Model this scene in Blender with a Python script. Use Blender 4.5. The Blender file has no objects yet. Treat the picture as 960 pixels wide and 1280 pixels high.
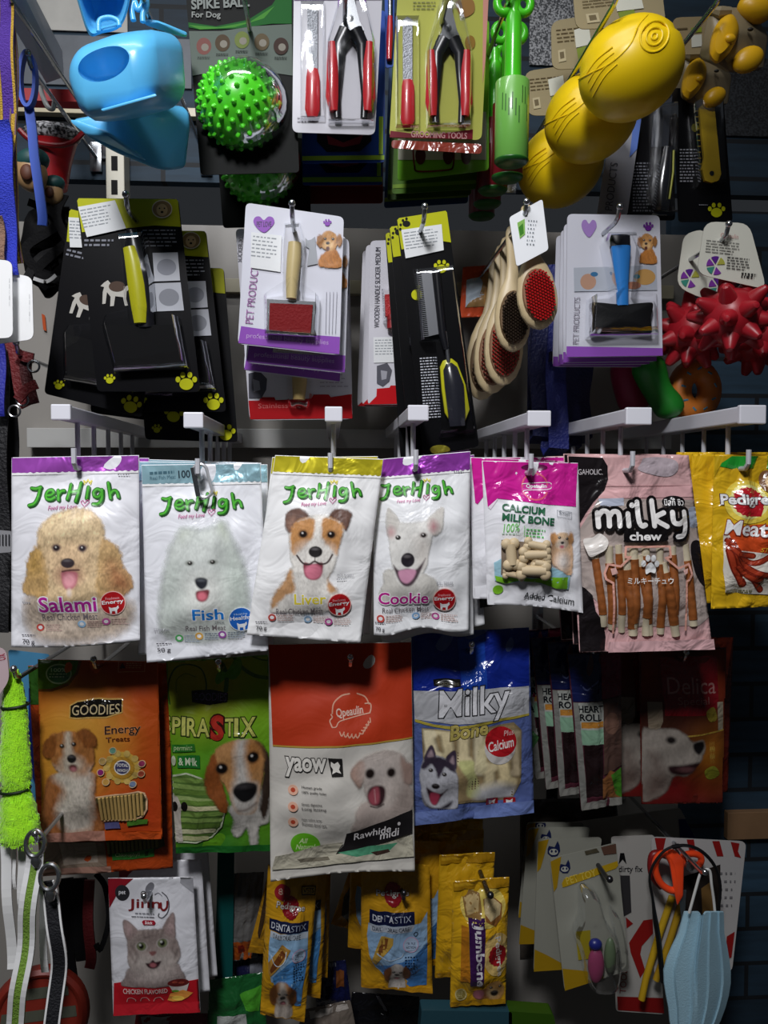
import bpy, bmesh, math, random
import numpy as np
from mathutils import Vector, Matrix
from mathutils.geometry import tessellate_polygon

SC = bpy.context.scene
COL = SC.collection
PI = math.pi

# ---------------------------------------------------------------- camera
F_PX = 1000.0
CAM_LOC = Vector((0.0, 0.0, 1.35))
YAW, PITCH = math.atan(0.065), math.atan(0.040)
cam_data = bpy.data.cameras.new('camera')
cam = bpy.data.objects.new('camera', cam_data)
COL.objects.link(cam)
cam_data.sensor_fit = 'VERTICAL'
cam_data.sensor_height = 36.0
cam_data.lens = 36.0 * F_PX / 1280.0
cam_data.clip_start = 0.01
cam.location = CAM_LOC
CAM_ROT = Matrix.Rotation(-YAW, 3, 'Z') @ Matrix.Rotation(PI / 2 - PITCH, 3, 'X')
cam.rotation_euler = CAM_ROT.to_euler()
SC.camera = cam

# ---------------------------------------------------------------- light, world, exposure
SC.view_settings.view_transform = 'Standard'
SC.view_settings.look = 'None'
SC.view_settings.gamma = 1.0
SC.view_settings.use_curve_mapping = False
SC.view_settings.exposure = 0.0
world = bpy.data.worlds.new('shop_interior')
SC.world = world
world.use_nodes = True
world.node_tree.nodes['Background'].inputs[0].default_value = (0.80, 0.88, 1.0, 1)
world.node_tree.nodes['Background'].inputs[1].default_value = 0.024


def ceiling_tube(name, loc, aim, size, power, color):
    d = bpy.data.lights.new(name, 'AREA')
    d.shape = 'RECTANGLE'
    d.size, d.size_y = size
    d.energy = power
    d.color = color
    o = bpy.data.objects.new(name, d)
    COL.objects.link(o)
    o.location = loc
    o.rotation_euler = (Vector(aim) - Vector(loc)).to_track_quat('-Z', 'Y').to_euler()
    return o


ceiling_tube('ceiling_tube_light', (-0.30, 0.22, 2.72), (-0.25, 0.75, 1.35), (1.1, 0.09), 8.5, (0.97, 0.98, 1.0))
sp = bpy.data.lights.new('added_row_spot', 'SPOT')  # added spot, beam shaped so brightness peaks on the bag row and falls off
sp.energy = 104.0
sp.color = (0.97, 0.97, 1.0)
sp.spot_size = math.radians(58)
sp.spot_blend = 1.0
sp.shadow_soft_size = 0.14
so = bpy.data.objects.new('added_row_spot', sp)
COL.objects.link(so)
so.location = (-0.28, -0.50, 2.45)
so.rotation_euler = (Vector((-0.12, 0.80, 1.40)) - Vector(so.location)).to_track_quat('-Z', 'Y').to_euler()


# ---------------------------------------------------------------- geometry of the view
def at(px, py, D):
    """The point of the shelf at photo pixel (px, py) that lies D metres in front of the camera plane."""
    d = CAM_ROT @ Vector(((px - 480.0) / F_PX, -(py - 640.0) / F_PX, -1.0))
    return CAM_LOC + d * (D / d.y)


_R = np.array(CAM_ROT)
_L = np.array(CAM_LOC)


def at_np(P, D):
    P = np.asarray(P, float)
    d = np.stack([(P[:, 0] - 480) / F_PX, -(P[:, 1] - 640) / F_PX, -np.ones(len(P))], 1) @ _R.T
    return _L + d * (np.asarray(D) / d[:, 1])[:, None]


# ---------------------------------------------------------------- colour and materials
def lin(h, g=1.0):
    if not isinstance(h, str):
        return tuple(min(0.9, c * g) for c in h)
    h = h.lstrip('#')
    out = []
    for i in (0, 2, 4):
        c = int(h[i:i + 2], 16) / 255.0
        c = c / 12.92 if c <= 0.04045 else ((c + 0.055) / 1.055) ** 2.4
        out.append(min(0.9, c * g))
    return tuple(out)


_mats = {}


def mat(h, rough=0.5, metal=0.0, spec=0.5, bump=0.0, scale=60.0, g=1.0, vary=0.0, coat=0.0, sheen=0.0):
    key = (h, rough, metal, spec, bump, scale, g, vary, coat, sheen)
    if key in _mats:
        return _mats[key]
    m = bpy.data.materials.new('surface_' + str(h).lstrip('#'))
    m.use_nodes = True
    nt = m.node_tree
    b = nt.nodes['Principled BSDF']
    c = lin(h, g)
    b.inputs['Base Color'].default_value = (*c, 1)
    b.inputs['Roughness'].default_value = rough
    b.inputs['Metallic'].default_value = metal
    b.inputs['Specular IOR Level'].default_value = spec
    b.inputs['Coat Weight'].default_value = coat
    b.inputs['Sheen Weight'].default_value = sheen
    if bump or vary:
        tc = nt.nodes.new('ShaderNodeTexCoord')
        n = nt.nodes.new('ShaderNodeTexNoise')
        n.inputs['Scale'].default_value = scale
        n.inputs['Detail'].default_value = 4
        nt.links.new(tc.outputs['Object'], n.inputs['Vector'])
        if bump:
            bp = nt.nodes.new('ShaderNodeBump')
            bp.inputs['Strength'].default_value = bump
            bp.inputs['Distance'].default_value = 0.01
            nt.links.new(n.outputs['Fac'], bp.inputs['Height'])
            nt.links.new(bp.outputs['Normal'], b.inputs['Normal'])
        if vary:
            mx = nt.nodes.new('ShaderNodeMix')
            mx.data_type = 'RGBA'
            mx.inputs[6].default_value = (*[x * (1 - vary) for x in c], 1)
            mx.inputs[7].default_value = (*[min(0.95, x * (1 + vary)) for x in c], 1)
            nt.links.new(n.outputs['Fac'], mx.inputs[0])
            nt.links.new(mx.outputs[2], b.inputs['Base Color'])
    _mats[key] = m
    return m


def print_mat(kind):
    """Printed packaging: the ink colour is stored on the mesh, the finish is the material's."""
    key = 'print_' + kind
    if key in _mats:
        return _mats[key]
    rough, metal, spec, bump, scale = {
        'foil': (0.36, 0.0, 0.5, 0.22, 26.0), 'metal': (0.26, 0.55, 0.6, 0.30, 30.0), 'card': (0.28, 0.0, 0.22, 0.0, 1.0), 'board': (0.55, 0.0, 0.08, 0.0, 1.0),
        'film': (0.2, 0.0, 0.6, 0.42, 32.0), 'matte': (0.6, 0.0, 0.3, 0.12, 22.0), 'picture': (0.42, 0.0, 0.4, 0.15, 26.0)}[kind]
    m = bpy.data.materials.new(key)
    m.use_nodes = True
    nt = m.node_tree
    b = nt.nodes['Principled BSDF']
    a = nt.nodes.new('ShaderNodeAttribute')
    a.attribute_name = 'Col'
    nt.links.new(a.outputs['Color'], b.inputs['Base Color'])
    if kind == 'picture':
        nt.links.new(a.outputs['Alpha'], b.inputs['Alpha'])
    b.inputs['Roughness'].default_value = rough
    b.inputs['Metallic'].default_value = metal
    b.inputs['Specular IOR Level'].default_value = spec
    if bump:
        tc = nt.nodes.new('ShaderNodeTexCoord')
        n = nt.nodes.new('ShaderNodeTexNoise')
        n.inputs['Scale'].default_value = scale
        n.inputs['Detail'].default_value = 3
        n.inputs['Distortion'].default_value = 0.8
        bp = nt.nodes.new('ShaderNodeBump')
        bp.inputs['Strength'].default_value = bump
        bp.inputs['Distance'].default_value = 0.02
        nt.links.new(tc.outputs['Object'], n.inputs['Vector'])
        nt.links.new(n.outputs['Fac'], bp.inputs['Height'])
        nt.links.new(bp.outputs['Normal'], b.inputs['Normal'])
    _mats[key] = m
    return m


def clear_mat(tint=(1, 1, 1), amount=0.16, rough=0.08, name='clear_plastic', bump=0.2):
    key = (name, tint, amount, rough)
    if key in _mats:
        return _mats[key]
    m = bpy.data.materials.new(name)
    m.use_nodes = True
    nt = m.node_tree
    nt.nodes.remove(nt.nodes['Principled BSDF'])
    out = nt.nodes['Material Output']
    tr = nt.nodes.new('ShaderNodeBsdfTransparent')
    tr.inputs[0].default_value = (*tint, 1)
    gl = nt.nodes.new('ShaderNodeBsdfGlossy')
    gl.inputs['Roughness'].default_value = rough
    gl.inputs['Color'].default_value = (0.95, 0.97, 1, 1)
    fr = nt.nodes.new('ShaderNodeFresnel')
    fr.inputs['IOR'].default_value = 1.5
    ad = nt.nodes.new('ShaderNodeMath')
    ad.operation = 'MULTIPLY_ADD'
    ad.inputs[1].default_value = 0.6
    ad.inputs[2].default_value = amount * 0.15
    ad.use_clamp = True
    mx = nt.nodes.new('ShaderNodeMixShader')
    nt.links.new(fr.outputs[0], ad.inputs[0])
    nt.links.new(ad.outputs[0], mx.inputs[0])
    nt.links.new(tr.outputs[0], mx.inputs[1])
    nt.links.new(gl.outputs[0], mx.inputs[2])
    nt.links.new(mx.outputs[0], out.inputs['Surface'])
    if bump:
        tc = nt.nodes.new('ShaderNodeTexCoord')
        n = nt.nodes.new('ShaderNodeTexNoise')
        n.inputs['Scale'].default_value = 28
        bp = nt.nodes.new('ShaderNodeBump')
        bp.inputs['Strength'].default_value = bump
        bp.inputs['Distance'].default_value = 0.01
        nt.links.new(tc.outputs['Object'], n.inputs['Vector'])
        nt.links.new(n.outputs['Fac'], bp.inputs['Height'])
        nt.links.new(bp.outputs['Normal'], gl.inputs['Normal'])
        nt.links.new(bp.outputs['Normal'], fr.inputs['Normal'])
    _mats[key] = m
    return m


CLEAR = clear_mat()
FILM = clear_mat(amount=0.10, rough=0.14, name='clear_film', bump=0.6)


# ---------------------------------------------------------------- objects
def tag(o, label=None, cat=None, group=None, kind=None):
    if label:
        o['label'] = label
    if cat:
        o['category'] = cat
    if group:
        o['group'] = group
    if kind:
        o['kind'] = kind
    return o


def empty(name, loc, label=None, cat=None, group=None):
    o = bpy.data.objects.new(name, None)
    o.empty_display_size = 0.01
    COL.objects.link(o)
    o.location = loc
    return tag(o, label, cat, group)


def raw(name, verts, faces, mats, parent=None, origin=None, midx=None, smooth=True, colors=None):
    """One mesh object from world-space verts; origin = its own or its parent's location."""
    if origin is None:
        origin = parent.location if parent is not None and parent.parent is None else (0, 0, 0)
    V = np.asarray(verts, float) - np.array(origin)
    me = bpy.data.meshes.new(name)
    me.from_pydata(V.tolist(), [], [list(f) for f in faces])
    for m in (mats if isinstance(mats, (list, tuple)) else [mats]):
        me.materials.append(m)
    if midx is not None:
        me.polygons.foreach_set('material_index', np.asarray(midx, np.int32))
    me.polygons.foreach_set('use_smooth', np.full(len(me.polygons), bool(smooth)))
    if colors is not None:
        at_ = me.color_attributes.new('Col', 'FLOAT_COLOR', 'POINT')
        C = np.asarray(colors, np.float32)
        if C.shape[1] == 3:
            C = np.concatenate([C, np.ones((len(C), 1), np.float32)], 1)
        at_.data.foreach_set('color', C.ravel())
    me.update()
    o = bpy.data.objects.new(name, me)
    COL.objects.link(o)
    if parent is not None:
        o.parent = parent
    else:
        o.location = origin
    return o


def wloc(o):
    v = Vector(o.location)
    while o.parent is not None:
        o = o.parent
        v += Vector(o.location)
    return v


class MB:
    """Collects shapes in world space and builds them as one mesh."""

    def __init__(s):
        s.v, s.f = [], []

    def add(s, verts, faces):
        n = len(s.v)
        s.v += [tuple(p) for p in verts]
        s.f += [[i + n for i in f] for f in faces]
        return s

    def box(s, lo, hi, bev=0.0):
        x0, y0, z0 = lo
        x1, y1, z1 = hi
        if bev <= 0:
            v = [(x, y, z) for x in (x0, x1) for y in (y0, y1) for z in (z0, z1)]
            return s.add(v, [(0, 1, 3, 2), (4, 6, 7, 5), (0, 4, 5, 1), (2, 3, 7, 6), (0, 2, 6, 4), (1, 5, 7, 3)])
        bm = bmesh.new()
        bmesh.ops.create_cube(bm, size=1)
        for w in bm.verts:
            w.co = Vector(((x0 + x1) / 2 + w.co.x * (x1 - x0), (y0 + y1) / 2 + w.co.y * (y1 - y0), (z0 + z1) / 2 + w.co.z * (z1 - z0)))
        bmesh.ops.bevel(bm, geom=bm.edges[:], offset=bev, segments=2, affect='EDGES', profile=0.5)
        return s.bm(bm)

    def bm(s, bm):
        bm.verts.index_update()
        s.add([tuple(v.co) for v in bm.verts], [[v.index for v in f.verts] for f in bm.faces])
        bm.free()
        return s

    def loft(s, loops, closed=True, caps=True):
        n = len(loops[0])
        V = [p for lp in loops for p in lp]
        Fc = []
        for k in range(len(loops) - 1):
            for i in range(n if closed else n - 1):
                j = (i + 1) % n
                Fc.append((k * n + i, k * n + j, (k + 1) * n + j, (k + 1) * n + i))
        if caps and closed:
            Fc.append(tuple(range(n))[::-1])
            Fc.append(tuple(range((len(loops) - 1) * n, len(loops) * n)))
        return s.add(V, Fc)

    def tube(s, pts, r, n=8, ring=False, caps=True):
        P = [Vector(p) for p in pts]
        R = r if isinstance(r, (list, tuple)) else [r] * len(P)
        loops = []
        up = None
        N = len(P)
        for i in range(N):
            if ring:
                t = (P[(i + 1) % N] - P[i - 1]).normalized()
            else:
                t = (P[min(i + 1, N - 1)] - P[max(i - 1, 0)]).normalized()
            if up is None:
                up = Vector((0, 0, 1)) if abs(t.z) < 0.9 else Vector((1, 0, 0))
            a = t.cross(up)
            if a.length < 1e-6:
                a = t.cross(Vector((1, 0.3, 0.2)))
            a.normalize()
            b = a.cross(t).normalized()
            up = b
            loops.append([P[i] + (a * math.cos(2 * PI * k / n) + b * math.sin(2 * PI * k / n)) * R[i] for k in range(n)])
        if ring:
            loops.append(loops[0])
        return s.loft(loops, True, caps and not ring)

    def ribbon(s, pts, w, t=0.0015, wdir=None):
        """Flat strap along pts; w width, t thickness, wdir the width direction(s)."""
        P = [Vector(p) for p in pts]
        loops = []
        for i in range(len(P)):
            tan = (P[min(i + 1, len(P) - 1)] - P[max(i - 1, 0)]).normalized()
            wd = Vector(wdir[i] if isinstance(wdir, list) else (wdir or (1, 0, 0)))
            wd = (wd - tan * wd.dot(tan)).normalized()
            nn = wd.cross(tan).normalized()
            ww = w[i] if isinstance(w, list) else w
            loops.append([P[i] + wd * ww / 2 * a + nn * t / 2 * b for a, b in ((-1, -1), (1, -1), (1, 1), (-1, 1))])
        return s.loft(loops)

    def lathe(s, base, axis, prof, n=24):
        """prof: list of (distance along axis, radius)."""
        ax = Vector(axis).normalized()
        a = ax.orthogonal().normalized()
        b = ax.cross(a)
        B = Vector(base)
        loops = [[B + ax * h + (a * math.cos(2 * PI * k / n) + b * math.sin(2 * PI * k / n)) * max(r, 1e-5) for k in range(n)] for h, r in prof]
        return s.loft(loops)

    def ell(s, c, r, rot=None, nu=20, nv=12, fn=None):
        c = Vector(c)
        rot = rot or Matrix.Identity(3)
        V, Fc = [], []
        for i in range(nv + 1):
            th = PI * i / nv
            for k in range(nu):
                ph = 2 * PI * k / nu
                d = Vector((math.sin(th) * math.cos(ph), math.sin(th) * math.sin(ph), math.cos(th)))
                q = fn(d) if fn else 1.0
                V.append(c + rot @ Vector((d.x * r[0] * q, d.y * r[1] * q, d.z * r[2] * q)))
        for i in range(nv):
            for k in range(nu):
                k2 = (k + 1) % nu
                Fc.append((i * nu + k, (i + 1) * nu + k, (i + 1) * nu + k2, i * nu + k2))
        return s.add(V, Fc)

    def prism(s, pts, D, t, bev=0.0, dd=None):
        """Outline in photo pixels standing at depth D, thickness t away from the viewer. dd: depth gain per pixel of y below pts[0]."""
        F_ = lambda x, y: at(x, y, D + (dd or 0) * (y - pts[0][1]))
        front = [F_(x, y) for x, y in pts]
        if bev:
            cx = sum(p[0] for p in pts) / len(pts)
            cy = sum(p[1] for p in pts) / len(pts)
            ins = []
            for x, y in pts:
                L = math.hypot(x - cx, y - cy) or 1
                k = bev * 1000 / D / L
                ins.append(F_(x + (cx - x) * k, y + (cy - y) * k))
            loops = [ins, [p + Vector((0, bev, 0)) for p in front], [p + Vector((0, t - bev, 0)) for p in front], [p + Vector((0, t, 0)) for p in ins]]
        else:
            loops = [front, [p + Vector((0, t, 0)) for p in front]]
        return s.loft(loops)

    def build(s, name, m, parent=None, origin=None, smooth=True):
        if parent is not None and origin is None:
            origin = wloc(parent)
        if parent is None and origin is None:
            A = np.array([tuple(p) for p in s.v])
            c = (A.min(0) + A.max(0)) / 2
            origin = (c[0], c[1], A[:, 2].max())
        o = raw(name, [tuple(p) for p in s.v], s.f, m, parent, origin, smooth=smooth)
        if smooth:
            o.data.set_sharp_from_angle(angle=math.radians(40))
        return o


def cr(pts, n=6, closed=False):
    """Catmull-Rom curve through pts."""
    P = [tuple(p) for p in pts]
    N = len(P)
    out = []
    for i in range(N if closed else N - 1):
        p0 = P[(i - 1) % N] if closed or i > 0 else P[0]
        p1, p2 = P[i], P[(i + 1) % N]
        p3 = P[(i + 2) % N] if closed or i + 2 < N else P[-1]
        for k in range(n):
            t = k / n
            out.append(tuple(0.5 * (2 * b + (c - a) * t + (2 * a - 5 * b + 4 * c - d) * t * t + (3 * b - a - 3 * c + d) * t ** 3)
                             for a, b, c, d in zip(p0, p1, p2, p3)))
    if not closed:
        out.append(P[-1])
    return out


def dup(root, off=(0, 0, 0), ry=0.0, rz=0.0, label=None, keep=None, group=None, rx=0.0):
    """A copy of a thing with copies of its parts (keep: only parts whose name starts so)."""
    r = root.copy()
    COL.objects.link(r)
    r.location = Vector(root.location) + Vector(off)
    r.rotation_euler = (root.rotation_euler[0] + rx, root.rotation_euler[1] + ry, root.rotation_euler[2] + rz)
    if label:
        r['label'] = label
    if group:
        r['group'] = group
    for ch in list(root.children):
        if keep is not None and not any(ch.name.startswith(k) for k in keep):
            continue
        c = ch.copy()
        COL.objects.link(c)
        c.parent = r
        for g in list(ch.children):
            d = g.copy()
            COL.objects.link(d)
            d.parent = c
    return r


# ---------------------------------------------------------------- lettering
_txt = {}


def glyphs(s, bold=0.0, shear=0.0, res=3):
    key = (s, bold, shear)
    if key in _txt:
        return _txt[key]
    cu = bpy.data.curves.new('lettering', 'FONT')
    cu.body = s
    cu.offset = bold
    cu.shear = shear
    cu.resolution_u = res
    cu.fill_mode = 'FRONT'
    o = bpy.data.objects.new('lettering', cu)
    COL.objects.link(o)
    bpy.context.view_layer.update()
    me = bpy.data.meshes.new_from_object(o.evaluated_get(bpy.context.evaluated_depsgraph_get()))
    V = np.zeros(len(me.vertices) * 3)
    me.vertices.foreach_get('co', V)
    V = V.reshape(-1, 3)[:, :2].copy()
    Fc = [tuple(p.vertices) for p in me.polygons]
    bpy.data.objects.remove(o)
    bpy.data.curves.remove(cu)
    bpy.data.meshes.remove(me)
    _txt[key] = (V, Fc)
    return V, Fc


# ---------------------------------------------------------------- value noise and picture painting
def vnoise(X, Y, s, seed):
    r = np.random.RandomState(seed)
    G = r.rand(64, 64)
    x, y = X / s, Y / s
    xi, yi = np.floor(x).astype(int), np.floor(y).astype(int)
    fx, fy = x - xi, y - yi
    fx, fy = fx * fx * (3 - 2 * fx), fy * fy * (3 - 2 * fy)
    g = lambda a, b: G[a % 64, b % 64]
    return (g(xi, yi) * (1 - fx) * (1 - fy) + g(xi + 1, yi) * fx * (1 - fy) + g(xi, yi + 1) * (1 - fx) * fy + g(xi + 1, yi + 1) * fx * fy) * 2 - 1


class Paint:
    """A printed photograph: soft-edged shapes laid over a fine grid of points (in the art frame's units)."""

    def __init__(s, x0, y0, x1, y1, step, seed=1):
        s.nx, s.ny = max(2, int((x1 - x0) / step)) + 1, max(2, int((y1 - y0) / step)) + 1
        s.X, s.Y = np.meshgrid(np.linspace(x0, x1, s.nx), np.linspace(y0, y1, s.ny))
        s.rgb = np.zeros(s.X.shape + (3,))
        s.a = np.zeros(s.X.shape)
        s.step, s.seed = step, seed

    def put(s, sd, col, soft, a, sil, noise, ns=5):
        if noise:
            s.seed += 1
            sd = sd + noise * (vnoise(s.X, s.Y, s.step * ns, s.seed) * 0.7 + vnoise(s.X, s.Y, s.step * ns * 0.4, s.seed + 50) * 0.5)
        c = np.clip(0.5 - sd / (max(1.2, soft * (0.55 if soft < 12 else 0.85)) * s.step), 0, 1) * a
        if sil:
            na = np.maximum(s.a, c)
            k = np.where(s.a < 0.01, 1.0, c)
            s.a = na
        else:
            k = c
        k = k[..., None]
        s.rgb = s.rgb * (1 - k) + np.array(lin(col)) * k
        return s

    def ell(s, cx, cy, rx, ry, col, rot=0, soft=2.0, a=1.0, sil=False, noise=0.0):
        c, n = math.cos(math.radians(rot)), math.sin(math.radians(rot))
        dx, dy = s.X - cx, s.Y - cy
        u, v = (dx * c + dy * n) / rx, (-dx * n + dy * c) / ry
        sd = (np.sqrt(u * u + v * v) - 1) * min(rx, ry)
        return s.put(sd, col, soft, a, sil, noise)

    def poly(s, pts, col, soft=2.0, a=1.0, sil=False, noise=0.0, smooth=True):
        P = np.array(cr(pts, 5, True) if smooth else pts)
        Q = np.roll(P, -1, 0)
        d2 = np.full(s.X.shape, 1e18)
        ins = np.zeros(s.X.shape, bool)
        for (ax, ay), (bx, by) in zip(P, Q):
            ex, ey = bx - ax, by - ay
            t = np.clip(((s.X - ax) * ex + (s.Y - ay) * ey) / (ex * ex + ey * ey + 1e-9), 0, 1)
            d2 = np.minimum(d2, (s.X - ax - t * ex) ** 2 + (s.Y - ay - t * ey) ** 2)
            if abs(ey) > 1e-9:
                ins ^= ((ay > s.Y) != (by > s.Y)) & (s.X < ex * (s.Y - ay) / ey + ax)
        sd = np.sqrt(d2) * np.where(ins, -1, 1)
        return s.put(sd, col, soft, a, sil, noise)

    def line(s, pts, w, col, soft=1.5, a=1.0, smooth=True):
        P = cr(pts, 5) if smooth and len(pts) > 2 else pts
        d2 = np.full(s.X.shape, 1e18)
        for (ax, ay), (bx, by) in zip(P[:-1], P[1:]):
            ex, ey = bx - ax, by - ay
            t = np.clip(((s.X - ax) * ex + (s.Y - ay) * ey) / (ex * ex + ey * ey + 1e-9), 0, 1)
            d2 = np.minimum(d2, (s.X - ax - t * ex) ** 2 + (s.Y - ay - t * ey) ** 2)
        return s.put(np.sqrt(d2) - w / 2, col, soft, a, False, 0)

    def fur(s, amt=0.12, size=4.0, stretch=2.0):
        s.seed += 3
        n = vnoise(s.X * stretch, s.Y, s.step * size, s.seed) * 0.5 + vnoise(s.X * stretch, s.Y, s.step * size * 0.45, s.seed + 9) * 0.4
        n = n + 0.5 * vnoise(s.X * 1.6 + s.Y * 0.3, s.Y * 0.55, s.step * 1.6, s.seed + 21)
        s.rgb = np.clip(s.rgb * (1 + 1.5 * amt * n[..., None]), 0, 0.9)
        return s

    def eye(s, x, y, r, col='#1a1210'):
        s.ell(x, y, r * 1.15, r, col, soft=2)
        return s.ell(x - r * 0.25, y - r * 0.35, r * 0.28, r * 0.28, '#e8e4e0', soft=1.2)

    def nose(s, x, y, rx, ry, col='#1c1819'):
        s.ell(x, y, rx, ry, col, soft=2.5)
        return s.ell(x - rx * 0.1, y - ry * 0.5, rx * 0.5, ry * 0.22, '#6f6a6c', soft=4, a=0.7)


# ---------------------------------------------------------------- printed bags and cards
class Sheet:
    def __init__(s, name, label, cat, quad, D, fr=(0, 0, 1), base='#d8d8dc', finish='foil', bulge=0.010, g=1.3, group=None, Db=None,
                 shape='bag', thick=0.0012, corner=6, hang=None, wr=0.0016, wob=(0, 0, 0), seal=(0.07, 0.06), seed=1, body='pouch', cut=None, root=None):
        s.fr = fr
        s.q = np.array([s.p(*c) for c in quad], float)
        s.D, s.Db = D, (D if Db is None else Db)
        s.g, s.finish, s.shape = g, finish, shape
        s.bulge = bulge if shape == 'bag' else 0.0
        s.wr, s.wob, s.seal = wr, wob, seal
        r = random.Random(seed)
        s.ph = [(r.uniform(1.5, 4), r.uniform(1.5, 5), r.uniform(0, 6.3), r.uniform(0, 6.3)) for _ in range(4)]
        hp = s.p(*hang) if hang else tuple((s.q[0] + s.q[1]) / 2)
        s.root = root or empty(name, at(hp[0], hp[1], D), label, cat, group)
        w = np.linalg.norm(s.q[1] - s.q[0])
        h = np.linalg.norm(s.q[3] - s.q[0])
        s.w, s.h = w, h
        s.nu, s.nv = max(12, int(w / 7)), max(14, int(h / 7))
        s.layer = 0
        s.parts = {}
        s.cur = None
        s.fin = {}
        s.base = base
        s._body(body, thick, corner, cut)

    def p(s, x, y):
        return (s.fr[0] + x / s.fr[2], s.fr[1] + y / s.fr[2])

    def h_(s, u, v):
        if s.shape != 'bag':
            return np.zeros_like(u)
        uu, vv = np.clip(u, 0, 1), np.clip(v, 0, 1)
        sm = lambda t: np.clip(t, 0, 1) ** 2 * (3 - 2 * np.clip(t, 0, 1))
        a = np.sin(PI * uu) ** 0.75 * sm((vv - s.seal[0]) / 0.35) * sm((1 - vv - s.seal[1]) / 0.22)
        h = s.bulge * a
        edge = np.sin(PI * uu) ** 0.5
        for k, (fa, fb, p1, p2) in enumerate(s.ph):
            h = h + s.wr * 0.5 * np.sin(2 * PI * (fa * uu + fb * vv * 0.8) + p1) * np.cos(PI * (fb * vv - fa * uu) + p2) * edge
        return h

    def fwd(s, UV, off=0.0, back=False):
        u, v = UV[:, 0], UV[:, 1]
        q = s.q
        P = (1 - v)[:, None] * ((1 - u)[:, None] * q[0] + u[:, None] * q[1]) + v[:, None] * ((1 - u)[:, None] * q[3] + u[:, None] * q[2])
        amp, fq, ph = s.wob
        if amp:
            P[:, 1] += amp * np.sin(fq * 2 * PI * u + ph) * np.clip(v, 0, 1) ** 10
        W = at_np(P, s.D + (s.Db - s.D) * v)
        h = s.h_(u, v)
        W[:, 1] += (0.35 * np.maximum(h, 0) + 0.0002) if back else -(h + off)
        return W

    def inv(s, P):
        P = np.asarray(P, float)
        q = s.q
        u, v = np.full(len(P), 0.5), np.full(len(P), 0.5)
        for _ in range(6):
            cu, cv = u[:, None], v[:, None]
            E = (1 - cv) * ((1 - cu) * q[0] + cu * q[1]) + cv * ((1 - cu) * q[3] + cu * q[2]) - P
            du = (1 - cv) * (q[1] - q[0]) + cv * (q[2] - q[3])
            dv = (1 - cu) * (q[3] - q[0]) + cu * (q[2] - q[1])
            det = du[:, 0] * dv[:, 1] - du[:, 1] * dv[:, 0]
            u = u - (E[:, 0] * dv[:, 1] - E[:, 1] * dv[:, 0]) / det
            v = v - (-E[:, 0] * du[:, 1] + E[:, 1] * du[:, 0]) / det
        return np.stack([u, v], 1)

    def _body(s, name, thick, corner, cut):
        m = print_mat(s.finish)
        c = lin(s.base, s.g)
        if s.shape == 'bag':
            nu, nv = s.nu * 2, s.nv * 2
            U, V = np.meshgrid(np.linspace(0, 1, nu + 1), np.linspace(0, 1, nv + 1))
            UV = np.stack([U.ravel(), V.ravel()], 1)
            A, B = s.fwd(UV), s.fwd(UV, back=True)
            n = (nu + 1) * (nv + 1)
            f = []
            for j in range(nv):
                for i in range(nu):
                    a = j * (nu + 1) + i
                    f.append((a, a + nu + 1, a + nu + 2, a + 1))
                    f.append((n + a, n + a + 1, n + a + nu + 2, n + a + nu + 1))
            rim = [i for i in range(nu + 1)] + [j * (nu + 1) + nu for j in range(1, nv + 1)] + [nv * (nu + 1) + i for i in range(nu - 1, -1, -1)] + [j * (nu + 1) for j in range(nv - 1, 0, -1)]
            for a, b in zip(rim, rim[1:] + rim[:1]):
                f.append((a, b, n + b, n + a))
            W = np.concatenate([A, B])
        else:
            out = []
            rp = corner
            pts = [tuple(x) for x in s.q] if cut is None else [s.p(*x) for x in cut]
            N = len(pts)
            for i in range(N):
                p0, p1, p2 = np.array(pts[i - 1]), np.array(pts[i]), np.array(pts[(i + 1) % N])
                d0, d2 = (p0 - p1) / np.linalg.norm(p0 - p1), (p2 - p1) / np.linalg.norm(p2 - p1)
                r = min(rp, np.linalg.norm(p0 - p1) * 0.4, np.linalg.norm(p2 - p1) * 0.4)
                for t in np.linspace(0, 1, 5):
                    out.append(tuple(p1 + d0 * r * (1 - t) ** 2 + d2 * r * t ** 2))
            UV = s.inv(out)
            A = s.fwd(UV)
            B = A + np.array([0, thick, 0])
            n = len(out)
            W = np.concatenate([A, B])
            f = [tuple(range(n))[::-1], tuple(range(n, 2 * n))] + [(i, (i + 1) % n, n + (i + 1) % n, n + i) for i in range(n)]
        s.body = raw(name, W, f, m, s.root, s.root.location, smooth=s.shape == 'bag', colors=np.tile(c, (len(W), 1)))

    # -- drawing, in art-frame coordinates
    def part(s, name, finish=None, label=None, new=False):
        if new:
            name = name + '#%d' % len(s.parts)
        s.cur = name
        s.parts.setdefault(name, [])
        s.fin[name] = (finish or s.finish, label)
        return s

    def _add(s, P, F, col, g=None):
        s.layer += 1
        c = lin(col, s.g if g is None else g)
        s.parts[s.cur].append((np.asarray(P, float), F, c, s.layer))
        return s

    def poly(s, pts, col, smooth=False, g=None, uv=False):
        pts = cr(pts, 5, True) if smooth else list(pts)
        if uv:
            q = s.q
            pp = [tuple((1 - v) * ((1 - u) * q[0] + u * q[1]) + v * ((1 - u) * q[3] + u * q[2])) for u, v in pts]
        else:
            pp = [s.p(*x) for x in pts]
        tr = tessellate_polygon([[Vector((x, y, 0)) for x, y in pp]])
        return s._add(pp, [tuple(t) for t in tr], col, g)

    def band(s, v0, v1, col, u0=0.004, u1=0.996, g=None):
        return s.poly([(u0, v0), (u1, v0), (u1, v1), (u0, v1)], col, g=g, uv=True)

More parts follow.
